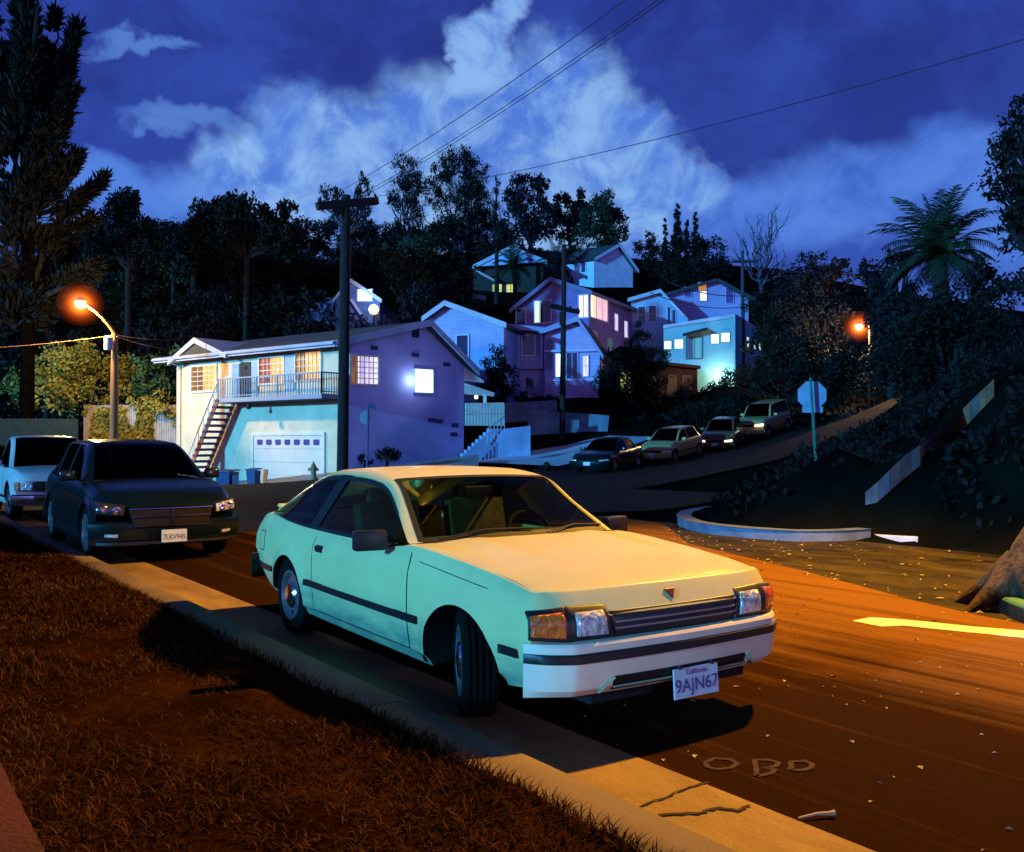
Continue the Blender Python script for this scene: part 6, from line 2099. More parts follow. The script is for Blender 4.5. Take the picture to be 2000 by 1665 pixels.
# low wall climbing the bank on the right, in weathered sections
def ground_hit(px, py):
    r = ray(px, py); o = Vector((0, 0, EYE)); t = 8.0
    while t < 60:
        p = o + r * t
        if p.z < T(p.x, p.y): return p
        t += .12
    return None
def build_bank_wall():
    raw = [(1690, 985, 962), (1716, 965, 940), (1760, 925, 896), (1798, 895, 868), (1840, 862, 836), (1880, 826, 800), (1912, 792, 768), (1942, 760, 740)]
    pts = []; lastY = 14.0
    for x, b_, t_ in raw:
        g = ground_hit(x, b_)
        Y = g.y if g is not None and g.y < 34 else lastY + 1.0
        Y = max(lastY - .5, min(Y, lastY + 2.5)) if pts else Y
        lastY = Y; pts.append((x, b_, t_, Y))
    a = at(raw[0][0], raw[0][1], pts[0][3])
    t = thing('bank_wall', 'low weathered wall climbing the dark bank on the right', 'wall', a)
    ms = [mat('blue_grey_block', (.10, .11, .14), .9, var=.4, vscale=2), mat('violet_brown_block', (.10, .065, .065), .9, var=.4, vscale=2), mat('pale_block', (.12, .11, .12), .9, var=.4, vscale=2),
          mat('rust_block', (.22, .085, .04), .9, var=.4, vscale=2)]
    mb = MB(); k = 0
    for i in range(len(pts) - 1):
        p0, p1 = pts[i], pts[i + 1]
        for j in range(2):
            L_ = lambda s_: [p0[q] + (p1[q] - p0[q]) * s_ for q in range(4)]
            p, q = L_(j / 2), L_((j + 1) / 2 - .02)
            A, B, C_, D = at(p[0], p[1] + 14, p[3] - .1), at(q[0], q[1] + 14, q[3] - .1), at(q[0], q[2], q[3] - .1), at(p[0], p[2], p[3] - .1)
            mi = (0, 2, 0, 1, 2, 0, 1, 3, 1, 3, 3, 1, 3, 3)[k % 14]
            mb.prism([A, B, C_, D], (.2, .28, 0), mi); k += 1
    mb.build('masonry', ms, t)
    return pts
BANK = build_bank_wall()
# ------------------------------------------------------------------ trees and shrubs
def leaf_mat(name, col, col2):
    m = mat(name, col, 0.75, var=0.3, vscale=0.9, col2=col2, spec=0.25)
    return m
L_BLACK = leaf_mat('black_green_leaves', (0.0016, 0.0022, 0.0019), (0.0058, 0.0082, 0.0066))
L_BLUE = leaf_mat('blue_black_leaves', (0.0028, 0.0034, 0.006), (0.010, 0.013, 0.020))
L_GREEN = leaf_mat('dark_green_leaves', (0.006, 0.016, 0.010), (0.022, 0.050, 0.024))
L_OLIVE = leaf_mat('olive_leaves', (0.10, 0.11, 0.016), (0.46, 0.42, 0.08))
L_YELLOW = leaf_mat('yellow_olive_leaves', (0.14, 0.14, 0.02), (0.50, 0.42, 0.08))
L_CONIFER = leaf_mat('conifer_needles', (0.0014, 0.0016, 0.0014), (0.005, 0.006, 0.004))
M_BARK = mat('dark_bark', (0.009, 0.007, 0.006), .95, var=.4, vscale=4, bump=.6, bscale=12)
M_BARKB = mat('blue_grey_bark', (0.06, 0.055, 0.075), .95, var=.4, vscale=4, bump=.6, bscale=12)
def rdir(rng):
    z = rng.uniform(-1, 1); a = rng.uniform(0, 6.2832); r = math.sqrt(1 - z * z)
    return Vector((r * math.cos(a), r * math.sin(a), z))
def leaves(mb, c, rad, n, size, rng, aspect=2.2, up=0.0, shell=0.55, clumps=None):
    """leaf-sized faces in clumps spread through an ellipsoid"""
    c = Vector(c)
    k = clumps or max(6, int(n / 60))
    cs = []
    for _ in range(k):
        d = rdir(rng); f = shell + (1 - shell) * rng.random() ** .7
        cs.append((Vector((d.x * rad[0], d.y * rad[1], d.z * rad[2])) * f, d))
    cr = 0.46 * (rad[0] * rad[1] * rad[2]) ** (1 / 3) * (12 / k) ** .25
    for i in range(n):
        o, d = cs[rng.randrange(k)]
        e = rdir(rng) * cr * rng.random() ** .6
        p = c + o + e
        ax = (rdir(rng) + d * .5 + Vector((0, 0, up))).normalized()
        sd = ax.cross(rdir(rng))
        if sd.length < 1e-3: continue
        sd.normalize()
        l = size * rng.uniform(.6, 1.4); w = l / aspect * .5
        b = len(mb.v)
        mb.v += [tuple(p - ax * l * .5), tuple(p + sd * w), tuple(p + ax * l * .5), tuple(p - sd * w)]
        mb.f.append((b, b + 1, b + 2, b + 3)); mb.m.append(0)
def limb(mb, a, b, r0, r1, rng, wob=.12, n=5):
    a, b = Vector(a), Vector(b); L = (b - a).length
    pts = []
    for k in range(n + 1):
        t = k / n
        p = a.lerp(b, t)
        if 0 < k < n: p = p + rdir(rng) * L * wob * .5
        pts.append(p)
    mb.tube(pts, [r0 + (r1 - r0) * k / n for k in range(n + 1)], 6)
SEED = [100]
def tree(name, label, Y, blobs, leaf, density=1.0, m=None, size=.35, trunk=None, group=None, cat='tree', bark=None, up=0.0, aspect=2.2, base_px=None, shell=.5, depth=1.0, tr=.22):
    """blobs: (px, py, rx, ry) of the crown's lobes as photographed; built round at depth Y"""
    SEED[0] += 1; rng = random.Random(SEED[0])
    size = size * (.70 if cat == 'tree' else .78)
    k = Y / F_PX
    cx = base_px if base_px is not None else sum(b[0] for b in blobs) / len(blobs)
    base = at(cx, 800, Y); base.z = T(base.x, base.y) - .1
    t = thing(name, label, cat, base, 0, group)
    mb = MB(); tb = MB(); cs = []
    if cat == 'tree' and name not in ('cypress', 'broad_tree'):
        blobs = list(blobs) + [(px + rng.uniform(-.75, .75) * rx, py + rng.uniform(-.75, .6) * ry, rx * rng.uniform(.4, .65), ry * rng.uniform(.4, .65)) for px, py, rx, ry in blobs for _ in range(2)]
    for i, (px, py, rx, ry) in enumerate(blobs):
        Yb = Y + (rng.uniform(-.5, .5) * rx * k if i else 0)
        c = at(px, py, Yb)
        R3 = (rx * k * .92, rx * k * depth, ry * k * .92)
        area = 4 * 3.14 * ((R3[0] * R3[1] + R3[0] * R3[2] + R3[1] * R3[2]) / 3)
        n = int(density * 2.6 * area / (size * size / aspect) * .55) + 40
        n = min(n, 14000)
        leaves(mb, c, R3, n, size, rng, aspect, up, shell)
        cs.append((c, R3))
    mb.build('crown' if cat != 'shrub' else 'foliage', leaf, t)
    if trunk is not False:
        lo = min(c.z - R3[2] for c, R3 in cs)
        top = Vector((base.x, base.y, max(base.z + .5, lo)))
        tb.tube([base - z_ * .3, base.lerp(top, .6), top], [tr * 1.25, tr, tr * .85], 9)
        for c, R3 in cs:
            limb(tb, top, c, tr * .6, tr * .18, rng)
            for q in range(3):
                e = c + Vector([a * b for a, b in zip(rdir(rng), R3)]) * .7
                limb(tb, c.lerp(top, .3), e, tr * .25, tr * .06, rng)
        tb.build('trunk' if cat != 'shrub' else 'stem', bark or M_BARK, t, smooth=60)
    return t

# --- skyline of the wooded hill
WOOD = 'dark trees on the wooded hill'
tree('dark_tree', 'round dark tree on the skyline right of the big conifer', 62, [(245, 430, 55, 52), (215, 470, 55, 50), (285, 480, 40, 50), (250, 395, 32, 26)], L_BLACK, 1.0, size=.45, group=WOOD)
tree('dark_tree', 'broad spiky-topped dark tree on the skyline left of the utility pole', 66, [(420, 450, 62, 55), (500, 440, 70, 52), (560, 465, 45, 45), (460, 410, 55, 28), (540, 420, 40, 24), (400, 420, 35, 28)], L_BLACK, 1.0, size=.5, up=1.2, group=WOOD)
tree('feathery_tree', 'feathery open tree on the skyline behind the utility pole crossarm', 74, [(640, 410, 24, 44), (665, 395, 16, 40), (710, 385, 16, 46), (720, 420, 22, 30), (690, 420, 24, 34)], L_BLUE, .30, size=.5, up=1.5, aspect=3.5, group=WOOD, base_px=680, bark=M_BARKB)
tree('eucalyptus', 'tall dark eucalyptus on the skyline, left of the tallest crown', 117, [(792, 335, 28, 42), (775, 380, 22, 36), (815, 385, 32, 45), (800, 440, 38, 50)], L_BLACK, .55, size=.5, up=1.3, aspect=3, group=WOOD, bark=M_BARKB)
tree('eucalyptus', 'tallest dark tree crown on the skyline above the blue gabled house', 119, [(890, 325, 46, 44), (858, 370, 32, 48), (925, 345, 28, 52), (905, 420, 46, 58), (870, 460, 46, 50), (940, 410, 26, 46)], L_BLACK, .6, size=.5, up=1.3, aspect=3, group=WOOD, bark=M_BARKB)
tree('thin_tree', 'thin bare-branched tree between the tallest crown and the blunt dark tree', 92, [(965, 400, 10, 60), (975, 440, 18, 45)], L_BLUE, .3, size=.45, up=1.6, aspect=4, group=WOOD)
tree('dark_tree', 'blunt dark tree on the skyline above the dark hillside house', 112, [(1015, 385, 32, 42), (1045, 380, 26, 38), (1020, 440, 42, 45), (1060, 440, 34, 42)], L_BLUE, .9, size=.6, up=.8, group=WOOD)
tree('dark_tree', 'small lumpy dark tree on the skyline behind the hilltop house', 116, [(1098, 402, 28, 26), (1132, 393, 16, 26), (1095, 445, 44, 34), (1130, 430, 26, 30)], L_BLUE, .9, size=.6, group=WOOD)
tree('green_tree', 'blue-green dense tree at the right end of the tall skyline trees', 112, [(1185, 405, 28, 32), (1168, 425, 40, 38), (1205, 450, 24, 40), (1160, 470, 48, 36)], L_GREEN, 1.0, size=.55, group=WOOD)
for k, (x, top, w, lab) in enumerate(((1299, 424, 8, 'leftmost and shortest of the four cypresses on the ridge'), (1323, 392, 11, 'tallest of the four cypresses on the ridge'), (1341, 420, 8, 'third cypress from the left on the ridge, between two taller ones'), (1358, 408, 9, 'rightmost of the four cypresses on the ridge'))):
    tree('cypress', lab, 110, [(x, top + 18 + j * 17, w * (.35 + .2 * j if j < 4 else 1.0), 17) for j in range(7)], L_BLACK, 3.0, size=.4, up=2.0, group='cypresses on the ridge', aspect=3, tr=.12)
tree('broad_tree', 'wide dark tree below the four cypresses', 100, [(1330, 500, 62, 38), (1385, 500, 42, 42), (1290, 515, 40, 34), (1410, 530, 30, 36), (1350, 540, 70, 30)], L_BLACK, 1.0, size=.5, group=WOOD)
tree('dark_tree', 'low bluish tree between the hilltop house and the cypresses', 104, [(1258, 500, 22, 34), (1275, 480, 14, 22), (1240, 530, 26, 30)], L_BLUE, .45, size=.5, group=WOOD, up=.8)
# dense dark body of the wood: rows of trees down the slope
rng0 = random.Random(5)
rows = [(126, [(200, 480), (270, 470), (340, 478), (410, 470), (480, 466), (550, 470), (620, 474), (690, 470), (750, 468), (830, 470), (900, 465), (970, 472)], 46), (72, [(190, 500), (330, 490), (600, 495), (460, 500), (260, 470), (380, 480)], 46), (78, [(60, 560), (150, 540), (250, 530), (345, 545), (440, 530), (530, 540), (615, 545), (705, 520), (790, 530), (880, 545)], 62),
        (68, [(30, 640), (120, 620), (215, 610), (310, 625), (400, 615), (500, 610), (585, 625), (660, 640), (770, 600), (845, 610)], 58),
        (60, [(90, 700), (200, 690), (300, 680), (400, 660)], 50), (104, [(960, 500), (1020, 520), (1090, 520)], 40)]
for Y, pts, r in rows:
    for (x, y) in pts:
        if Y < 75 and 625 < x < 800 and y > 560: continue
        if Y == 72 and 580 < x: continue
        x += rng0.uniform(-12, 12); y += rng0.uniform(-10, 10)
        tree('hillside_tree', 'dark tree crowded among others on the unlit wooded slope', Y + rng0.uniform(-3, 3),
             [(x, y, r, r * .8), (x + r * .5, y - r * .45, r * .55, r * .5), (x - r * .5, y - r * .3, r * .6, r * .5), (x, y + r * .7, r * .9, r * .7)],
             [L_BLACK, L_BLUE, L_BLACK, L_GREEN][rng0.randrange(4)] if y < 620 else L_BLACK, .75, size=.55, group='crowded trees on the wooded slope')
# --- leafless tree
def bare_tree():
    SEED[0] += 1; rng = random.Random(SEED[0])
    Y = 84
    b = at(1488, 720, Y); b.z = T(b.x, b.y)
    t = thing('leafless_tree', 'leafless tree with spread pale twigs above the stepped house roof', 'tree', b)
    tb = MB(); br = MB()
    top = at(1487, 560, Y)
    tb.tube([b - z_ * .3, b.lerp(top, .5), top], [.35, .28, .2], 8)
    tb.build('trunk', M_BARKB, t, smooth=60)
    for (x, y) in ((1450, 470), (1468, 440), (1486, 460), (1508, 415), (1520, 440), (1535, 500), (1440, 500), (1540, 530), (1500, 480), (1475, 490)):
        e = at(x, y, Y + rng.uniform(-1.5, 1.5))
        limb(br, top, e, .12, .03, rng, .15, 6)
        for q in range(7):
            s_ = rng.uniform(.35, .95); p = top.lerp(e, s_)
            d = ((e - top).normalized() + rdir(rng) * .7 + z_ * .3).normalized()
            f = p + d * rng.uniform(.8, 1.9)
            limb(br, p, f, .045, .012, rng, .2, 4)
            for w in range(2):
                g = f + (d + rdir(rng) * .8).normalized() * rng.uniform(.3, .8)
                limb(br, f.lerp(p, .3), g, .02, .008, rng, .2, 3)
    br.build('branches', M_BARKB, t)
bare_tree()
# --- palms
def palm(label, px, py, Y, R_, n, trunk_w, m, seed, base_y=None, name='palm_tree', droop=1.0):
    rng = random.Random(seed); k = Y / F_PX; R_ = R_ * k
    c = at(px, py, Y)
    b = c.copy(); b.z = T(b.x, b.y) - .2
    t = thing(name, label, 'palm', b)
    tb = MB(); H = c.z - b.z
    pts = []; rs = []
    for i in range(15):
        s_ = i / 14; pts.append(b.lerp(c, s_) + Vector((.15 * math.sin(s_ * 3), 0, 0))); rs.append(trunk_w * (1.15 - .25 * s_) * (1 + .07 * (i % 2)))
    tb.tube(pts, rs, 10); tb.build('trunk', M_BARK, t, smooth=30)
    mb = MB()
    for i in range(n):
        a = i * 2.39996 + rng.uniform(-.15, .15)
        e0 = math.radians(82 - 105 * (i / n) + rng.uniform(-8, 8))
        L = R_ * rng.uniform(.92, 1.15) * (1.25 if i < n * .5 else 1.05)
        p = c.copy(); d = Vector((math.cos(a) * math.cos(e0), math.sin(a) * math.cos(e0), math.sin(e0)))
        N_ = 18; spine = [p.copy()]
        for s_ in range(N_):
            d = (d + Vector((0, 0, -.085 * droop * (s_ / N_ + .25) * 1.25))).normalized()
            p = p + d * L / N_; spine.append(p.copy())
        mb.tube(spine, [R_ * .012 * (1 - .8 * s_ / N_) + .003 for s_ in range(N_ + 1)], 4)
        for s_ in range(2, N_ + 1):
            tdir = (spine[s_] - spine[s_ - 1]).normalized()
            side = tdir.cross(z_)
            if side.length < .05: side = Vector((1, 0, 0))
            side.normalize()
            ll = R_ * .34 * math.sin(math.pi * (.12 + .82 * s_ / N_)) ** .8
            for sg in (-1, 1):
                for h in (0, .5):
                    q = spine[s_ - 1].lerp(spine[s_], h)
                    dv = (side * sg * .9 + tdir * .75 + Vector((0, 0, -.35 + rng.uniform(-.15, .15)))).normalized()
                    w = tdir * R_ * .012
                    e = q + dv * ll * rng.uniform(.8, 1.1)
                    bi = len(mb.v); mid = q.lerp(e, .5) + Vector((0, 0, .04 * ll))
                    mb.v += [tuple(q - w), tuple(q + w), tuple(mid + w * 1.1), tuple(e), tuple(mid - w * 1.1)]
                    mb.f += [(bi, bi + 1, bi + 2, bi + 4), (bi + 4, bi + 2, bi + 3)]; mb.m += [0, 0]
    mb.build('fronds', m, t)
palm('large date palm against the blue sky on the right', 1832, 500, 40, 112, 46, .34, L_GREEN, 3)
palm('small palm in front of the dark hillside house on the hilltop', 1003, 520, 88, 44, 26, .22, L_GREEN, 4, droop=1.3)
palm('second small palm on the hilltop, beside the utility pole', 1088, 520, 90, 44, 26, .22, L_BLUE, 6, droop=1.3)
# --- trees on the right
RT = 'dark trees on the right'
tree('dark_tree', 'dark clumped tree right of the leafless tree', 66, [(1580, 540, 45, 40), (1620, 560, 46, 50), (1560, 590, 48, 50), (1600, 640, 70, 60), (1635, 520, 22, 24)], L_BLUE, .8, size=.42, group=RT)
tree('dark_tree', 'dark tree behind the far street lamp, left of the palm', 52, [(1710, 540, 40, 40), (1745, 580, 50, 50), (1720, 620, 30, 40), (1760, 520, 30, 34), (1770, 650, 60, 60)], L_BLUE, .7, size=.36, group=RT)
tree('dark_tree', 'dark undergrowth tree round the foot of the palm', 37, [(1800, 640, 80, 80), (1880, 620, 70, 90), (1840, 720, 110, 80), (1760, 730, 80, 70), (1930, 560, 40, 70), (1900, 690, 60, 60)], L_BLACK, .8, size=.32, group=RT)
tree('dark_tree', 'tall ragged dark tree rising along the right edge of the view', 19, [(1985, 330, 52, 80), (2010, 240, 60, 60), (1960, 290, 26, 46), (1990, 450, 34, 80), (2030, 400, 60, 90), (1968, 420, 20, 50), (2040, 560, 80, 60)], L_BLACK, .55, size=.24, up=-.4, aspect=3, group=RT, base_px=2080)
tree('dark_tree', 'dark bushy tree on the far side of the hill road', 58, [(1560, 700, 60, 50), (1620, 740, 60, 50), (1680, 720, 60, 60), (1520, 750, 50, 40), (1590, 790, 60, 36)], L_BLACK, .8, size=.4, group=RT)
tree('dark_tree', 'dark bush tree between the utility pole and the far street lamp', 70, [(1500, 620, 40, 60), (1530, 660, 50, 60), (1490, 690, 40, 50)], L_BLACK, .7, size=.42, group=RT)
# --- shrubs round the houses
SH = 'dark shrubs among the houses'
def shrub(label, Y, blobs, m=L_BLACK, size=.22, density=.9, group=SH, **kw):
    return tree('shrub', label, Y, blobs, m, density, size=size, cat='shrub', group=group, tr=.07, **kw)
shrub('tall dark shrub between the blue gabled house and the porch cottage', 53, [(968, 705, 26, 44), (985, 735, 30, 40), (950, 745, 26, 32), (965, 770, 46, 26)], L_BLACK, up=.8)
shrub('large dark shrub right of the porch cottage', 57, [(1180, 720, 30, 40), (1200, 750, 46, 36), (1170, 765, 34, 26)], L_BLACK)
shrub('dark shrub below the violet house, under its narrow windows', 61, [(1255, 680, 30, 34), (1240, 715, 44, 36), (1285, 700, 30, 30), (1262, 745, 44, 30), (1245, 650, 14, 22)], L_BLACK)
shrub('dark hedge bush in front of the brown garages', 61, [(1270, 775, 44, 20), (1320, 790, 40, 18), (1225, 785, 34, 18)], L_BLACK)
shrub('dark round bush hiding the garden lamp of the stepped house', 66, [(1400, 765, 36, 24), (1435, 745, 30, 30), (1380, 790, 50, 22), (1440, 785, 40, 26)], L_BLACK, size=.26)
shrub('spiky dark bush above the parked hill cars', 55, [(1340, 815, 44, 22), (1300, 830, 26, 16), (1390, 805, 44, 26), (1440, 790, 40, 26)], L_BLACK, up=1.0)
shrub('low dark planting at the foot of the porch cottage', 55.5, [(1060, 788, 50, 10), (1120, 794, 50, 10), (1030, 780, 30, 10)], L_BLACK)
shrub('low dark shrub at the foot of the violet gable wall', 40, [(750, 892, 30, 14), (762, 880, 14, 12)], L_BLUE, size=.18, up=1.0)
shrub('small dark shrub at the foot of the street-name post', 39.5, [(712, 899, 15, 10)], L_BLUE, size=.16)
shrub('low dark bush at the bottom of the pale driveway', 42, [(1085, 922, 44, 10), (1050, 926, 26, 8)], L_BLACK, size=.18)
shrub('dark bush beside the twiggy slope above the garden lamp', 72, [(1480, 735, 36, 36), (1500, 770, 44, 30)], L_BLACK, size=.28)
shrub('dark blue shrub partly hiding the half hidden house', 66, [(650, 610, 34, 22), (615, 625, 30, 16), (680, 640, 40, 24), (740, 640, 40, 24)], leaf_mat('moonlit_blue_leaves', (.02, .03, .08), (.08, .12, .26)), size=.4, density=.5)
# --- planting lit by the orange lamp on the left
YL = 'bushes lit by the orange street lamp'
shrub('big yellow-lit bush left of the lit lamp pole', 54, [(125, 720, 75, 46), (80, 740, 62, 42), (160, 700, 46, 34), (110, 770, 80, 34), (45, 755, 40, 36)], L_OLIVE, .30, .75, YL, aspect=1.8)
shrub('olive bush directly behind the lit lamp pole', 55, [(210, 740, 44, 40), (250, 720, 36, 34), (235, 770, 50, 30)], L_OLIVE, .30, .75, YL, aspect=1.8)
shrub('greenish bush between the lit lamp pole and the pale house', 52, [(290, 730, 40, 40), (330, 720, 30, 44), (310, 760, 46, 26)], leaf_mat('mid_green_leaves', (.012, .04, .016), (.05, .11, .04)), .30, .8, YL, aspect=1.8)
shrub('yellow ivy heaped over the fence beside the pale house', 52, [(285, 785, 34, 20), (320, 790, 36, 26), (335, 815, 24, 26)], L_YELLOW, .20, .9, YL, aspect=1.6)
def ivy_fence():
    F = Face(at(220, 840, 52), (-.1, -1))
    t = fence('ivy_fence', 'pale board fence grown over with yellow-lit ivy behind the lit lamp pole', F, 165, 345, 792, 876, 40, mat('pale_fence_boards', (.40, .36, .30), .85, var=.2, vscale=2))
    rng = random.Random(9); mb = MB()
    a, b, zb, zt = F.rect(165, 795, 300, 872)
    for i in range(2600):
        s_ = rng.random(); q = rng.random()
        if noise.noise(Vector((s_ * 5, q * 1.2, 2))) < -.12: continue
        p = a.lerp(b, s_) + z_ * (zb + (zt - zb) * q) + F.n * rng.uniform(.03, .2)
        leaves(mb, p, (.08, .04, .1), 2, .19, rng, 1.8, -.8, clumps=1)
    mb.build('ivy', L_YELLOW, t)
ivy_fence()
F = Face(at(80, 850, 49), (.05, -1))
fence('garden_fence', 'dark green garden fence at the far left behind the pickup truck', F, -40, 150, 818, 870, 40, mat('dark_green_boards', (.010, .022, .016), .9, var=.3))
# --- conifer on the left edge
def conifer():
    SEED[0] += 1; rng = random.Random(SEED[0]); Y = 50.0; k = Y / F_PX
    b = at(52, 900, Y); b.z = T(b.x, b.y)
    t = thing('conifer', 'tall ragged conifer filling the left edge of the view', 'tree', b)
    tb = MB(); tb.tube([b - z_ * .3, at(55, 500, Y), at(45, 120, Y), at(40, -180, Y)], [.40, .34, .22, .06], 10); tb.build('trunk', mat('black_bark', (.003, .0025, .002), 1.0, var=.4, vscale=3, spec=0.0), t, smooth=60)
    mb = MB(); br = MB()
    # plumes: each an upswept branch clothed in sprays
    plumes = [((55, 300), (45, -120), 46), ((60, 330), (108, 22), 30), ((70, 380), (150, 48), 30), ((60, 420), (140, 170), 36), ((50, 420), (90, 240), 44),
              ((60, 440), (152, 300), 34), ((60, 470), (210, 345), 24), ((60, 480), (175, 372), 26), ((50, 470), (20, 200), 46), ((40, 430), (0, 80), 46),
              ((55, 520), (180, 425), 32), ((55, 540), (150, 470), 40), ((40, 560), (20, 380), 60), ((60, 560), (110, 430), 50), ((30, 300), (-40, -60), 46), ((45, 250), (70, -80), 40),
              ((60, 600), (190, 520), 40), ((40, 620), (120, 540), 60), ((30, 640), (0, 540), 60), ((30, 520), (-60, 420), 50)]
    for (x0, y0), (x1, y1), w in plumes:
        dz = rng.uniform(-2.4, 2.4)
        a = at(x0, y0, Y + dz * .3); e = at(x1, y1, Y + dz)
        limb(br, a, e, .18, .03, rng, .08, 6)
        L = (e - a).length; d = (e - a).normalized()
        n = int(260 * L * (w / 36))
        for i in range(n):
            s_ = rng.random() ** .85
            wv = w * k * (1 - .78 * s_) * (.35 + .65 * rng.random())
            off = rdir(rng) * wv
            off -= d * off.dot(d) * .6
            p = a.lerp(e, s_) + off
            if noise.noise(p * .55) < -.22: continue
            ax = (d * .9 + off.normalized() * .7 + rdir(rng) * .55).normalized()
            sd = ax.cross(rdir(rng)).normalized()
            l = rng.uniform(.3, .75); wd = l * .13
            bi = len(mb.v)
            mb.v += [tuple(p), tuple(p + ax * l * .4 + sd * wd), tuple(p + ax * l), tuple(p + ax * l * .4 - sd * wd)]
            mb.f.append((bi, bi + 1, bi + 2, bi + 3)); mb.m.append(0)
    br.build('branches', M_BARK, t); mb.build('crown', L_CONIFER, t)
conifer()
# --- scrub that covers the dark slopes, the corner plot and the bank
def scrub():
    rng = random.Random(21); mb = MB()
    pts = []
    for i in range(34000):
        u = rng.random()
        if u < .42:
            x, y = rng.uniform(-55, 60), rng.uniform(52, 112); s_ = .42
            # keep the plots of the houses and drives clear
            px = PW / 2 + F_PX * x / y
            if 830 < px < 1500 and y < 100 and not (1240 < px < 1500 and y < 60): continue
        elif u < .78:
            x, y = rng.uniform(4, 26), rng.uniform(9, 40); s_ = .22
            a = x - S_O.x; b = y - S_O.y
            xs = .588 * a - .8087 * b; ys = .8087 * a + .588 * b
            if ys < 9.4 or (ys < 10.6 and xs > -5): continue
            px = PW / 2 + F_PX * x / y
            if 1670 < px < 1960 and y < interp([q_[0] for q_ in BANK], [q_[3] for q_ in BANK], px) + 1.2 and abs(y - interp([q_[0] for q_ in BANK], [q_[3] for q_ in BANK], px)) < 2.6: continue
            # leave the streets free
            d = Vector((x - 1.5, y - 34.5)); nrm = d.x * .69 - d.y * .72
            if xs < -9.4 and (nrm < 5.6): continue
            if (x - 4.4) + (20.2 - y) * .45 < .3 and y > 17: continue
        else:
            x, y = rng.uniform(14, 45), rng.uniform(46, 80); s_ = .36
            d = Vector((x - 10.3, y - 42.8)); nrm = d.x * .71 - d.y * .70
            if abs(nrm) < 6.2: continue
            px = PW / 2 + F_PX * x / y
            if px < 1480 and y > 58: continue
        pts.append((x, y, s_))
    Z = Tn([(p[0], p[1]) for p in pts])
    for (x, y, s_), z in zip(pts, Z):
        n = 4
        for q in range(n):
            p = Vector((x + rng.gauss(0, s_ * .5), y + rng.gauss(0, s_ * .5), z + abs(rng.gauss(0, s_ * .45)) - .1))
            ax = (rdir(rng) + z_ * .9).normalized(); sd = ax.cross(rdir(rng)).normalized()
            l = s_ * rng.uniform(.4, 1.0); w = l * .28
            b = len(mb.v)
            mb.v += [tuple(p), tuple(p + ax * l * .5 + sd * w), tuple(p + ax * l), tuple(p + ax * l * .5 - sd * w)]
            mb.f.append((b, b + 1, b + 2, b + 3)); mb.m.append(0)
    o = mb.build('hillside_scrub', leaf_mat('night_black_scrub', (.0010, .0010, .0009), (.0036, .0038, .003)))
    tag(o, 'dark scrub and ground cover over the unlit slopes and the corner bank', 'scrub', kind='stuff')
scrub()
# --- tree foot at the right edge
def leaning_trunk():
    rng = random.Random(2)
    b = at(1965, 1205, 7.9); b.z = 0.0
    t = thing('leaning_tree', 'thick leaning tree trunk with flared roots at the right edge of the road', 'tree', b)
    tb = MB()
    b2 = Vector((4.62, 8.35, 0))
    tb.tube([b2 + Vector((-.02, 0, -.1)), b2 + Vector((.0, .02, .18)), b2 + Vector((.10, .05, .5)), b2 + Vector((.42, .1, .95)), b2 + Vector((1.5, .3, 1.9)), b2 + Vector((4.2, .9, 4.2))], [.30, .21, .17, .16, .15, .11], 14)
    for e, r in (((-.55, -.05, -.04), .11), ((-.42, .45, -.04), .12), ((-.1, -.5, -.04), .10), ((.45, -.35, -.04), .10)):
        tb.tube([b2 + Vector((0, .05, .40)), b2 + Vector((e[0] * .45, e[1] * .45, .17)), b2 + Vector(e)], [.16, r, .03], 9)
    tb.build('trunk', mat('lamp_lit_bark', (.045, .022, .008), .95, var=.8, vscale=3, stretch=(3, 3, .6), bump=1.0, bscale=9), t, smooth=60)
    mb = MB()
    for c, r in ((b2 + Vector((4.8, 1.0, 4.6)), 1.2), (b2 + Vector((5.4, 1.6, 5.2)), 1.0)):
        leaves(mb, c, (r, r, r * .8), 2500, .2, rng)
    mb.build('crown', L_BLACK, t)
leaning_trunk()
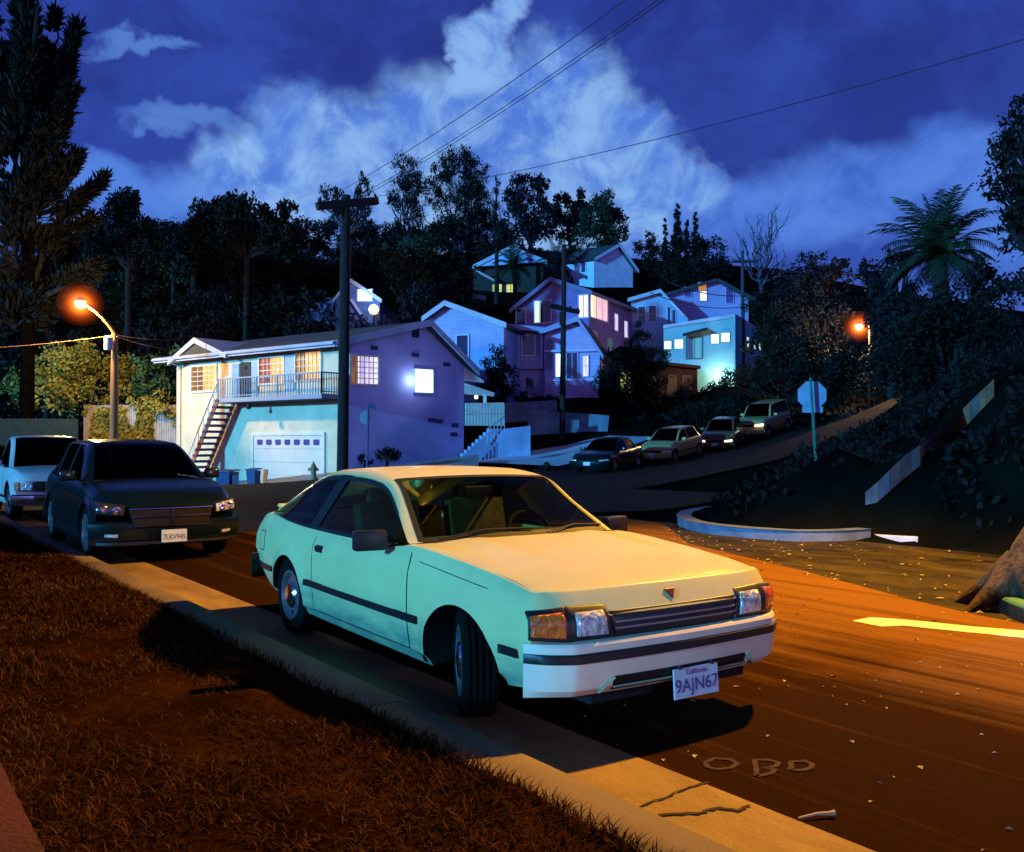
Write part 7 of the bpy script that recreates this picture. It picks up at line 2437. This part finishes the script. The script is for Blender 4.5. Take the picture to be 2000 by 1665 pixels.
# --- litter: fallen leaves, twigs and small stones on the road and the dirt shoulder
def litter():
    rng = random.Random(31)
    mb = MB()
    for i in range(320):
        x = rng.uniform(-6, 4.5)
        e = right_edge(x)
        y = rng.uniform(e - .15, 8.8) if i % 4 else rng.gauss(e, .25)
        p = S(x, y)
        if y > 8.8: continue
        a = rng.uniform(0, 6.28); l = rng.uniform(.015, .05); w = l * rng.uniform(.3, .6)
        d = Vector((math.cos(a), math.sin(a), 0)); s_ = Vector((-d.y, d.x, 0))
        h = rng.uniform(.006, .025)
        b = len(mb.v)
        mb.v += [tuple(p - d * l + z_ * .003), tuple(p + s_ * w + z_ * h), tuple(p + d * l + z_ * .004), tuple(p - s_ * w + z_ * h * .6)]
        mb.f.append((b, b + 1, b + 2, b + 3)); mb.m.append(0)
    for i in range(260):
        x = rng.uniform(-3, 4.5); y = rng.uniform(-.5, 4)
        p = S(x, y); a = rng.uniform(0, 6.28); l = rng.uniform(.008, .028); w = l * .5
        d = Vector((math.cos(a), math.sin(a), 0)); s_ = Vector((-d.y, d.x, 0)); b = len(mb.v)
        mb.v += [tuple(p - d * l + z_ * .003), tuple(p + s_ * w + z_ * .012), tuple(p + d * l + z_ * .004), tuple(p - s_ * w + z_ * .008)]
        mb.f.append((b, b + 1, b + 2, b + 3)); mb.m.append(0)
    o = mb.build('leaf_litter', mat('dry_fallen_leaves', (.16, .10, .035), .8, col2=(.45, .33, .15), vscale=6))
    tag(o, 'dry fallen leaves and bits scattered on the road and the dirt shoulder', 'litter', kind='stuff')
    for k, (x, y, x2, y2, lab) in enumerate(((1559, 1598, 1630, 1588, 'pale broken stick on the asphalt beside the front gutter slab'),)):
        a, b = on_z(x, y, .012), on_z(x2, y2, .016)
        o = MB().tube([a, a.lerp(b, .5) + Vector((.004, .006, .004)), b.lerp(a, .12), b], [.004, .006, .009, .012], 7).build('stick', mat('pale_stick', (.55, .40, .22), .8, var=.2, vscale=30), smooth=60)
        tag(o, lab, 'stick')
litter()

# --- unseen hedge added left of the view to keep moonlight off lawn and gutter
def hedge():
    rng = random.Random(77)
    b = S(-2, -5.6, .1)
    t = thing('hedge', 'unseen low hedge added by the red footpath to shade lawn and gutter', 'hedge', b, S_YAW)
    mb = MB()
    x0, x1 = -24.0, 13.0
    n = 120
    rows = []
    for i in range(n + 1):
        x = x0 + (x1 - x0) * i / n
        h = .72 + .04 * noise.noise(Vector((x * .8, 0, 3)))
        rows.append([(x, -.32, -.1), (x, -.34, h * .6), (x, -.24, h), (x, .24, h), (x, .34, h * .6), (x, .32, -.1)])
    mb.grid(rows)
    for i in range(9000):
        x = rng.uniform(x0, x1); q = rng.random()
        if q < .5: p = Vector((x, rng.uniform(-.3, .3), .74 + rng.uniform(-.03, .07)))
        else: p = Vector((x, rng.choice((-1, 1)) * rng.uniform(.3, .38), rng.uniform(0, .75)))
        leaves(mb, p, (.04, .04, .04), 1, .07, rng, 1.8, .3, clumps=1)
    mb.build('foliage', L_GREEN, t, local=True)
hedge()
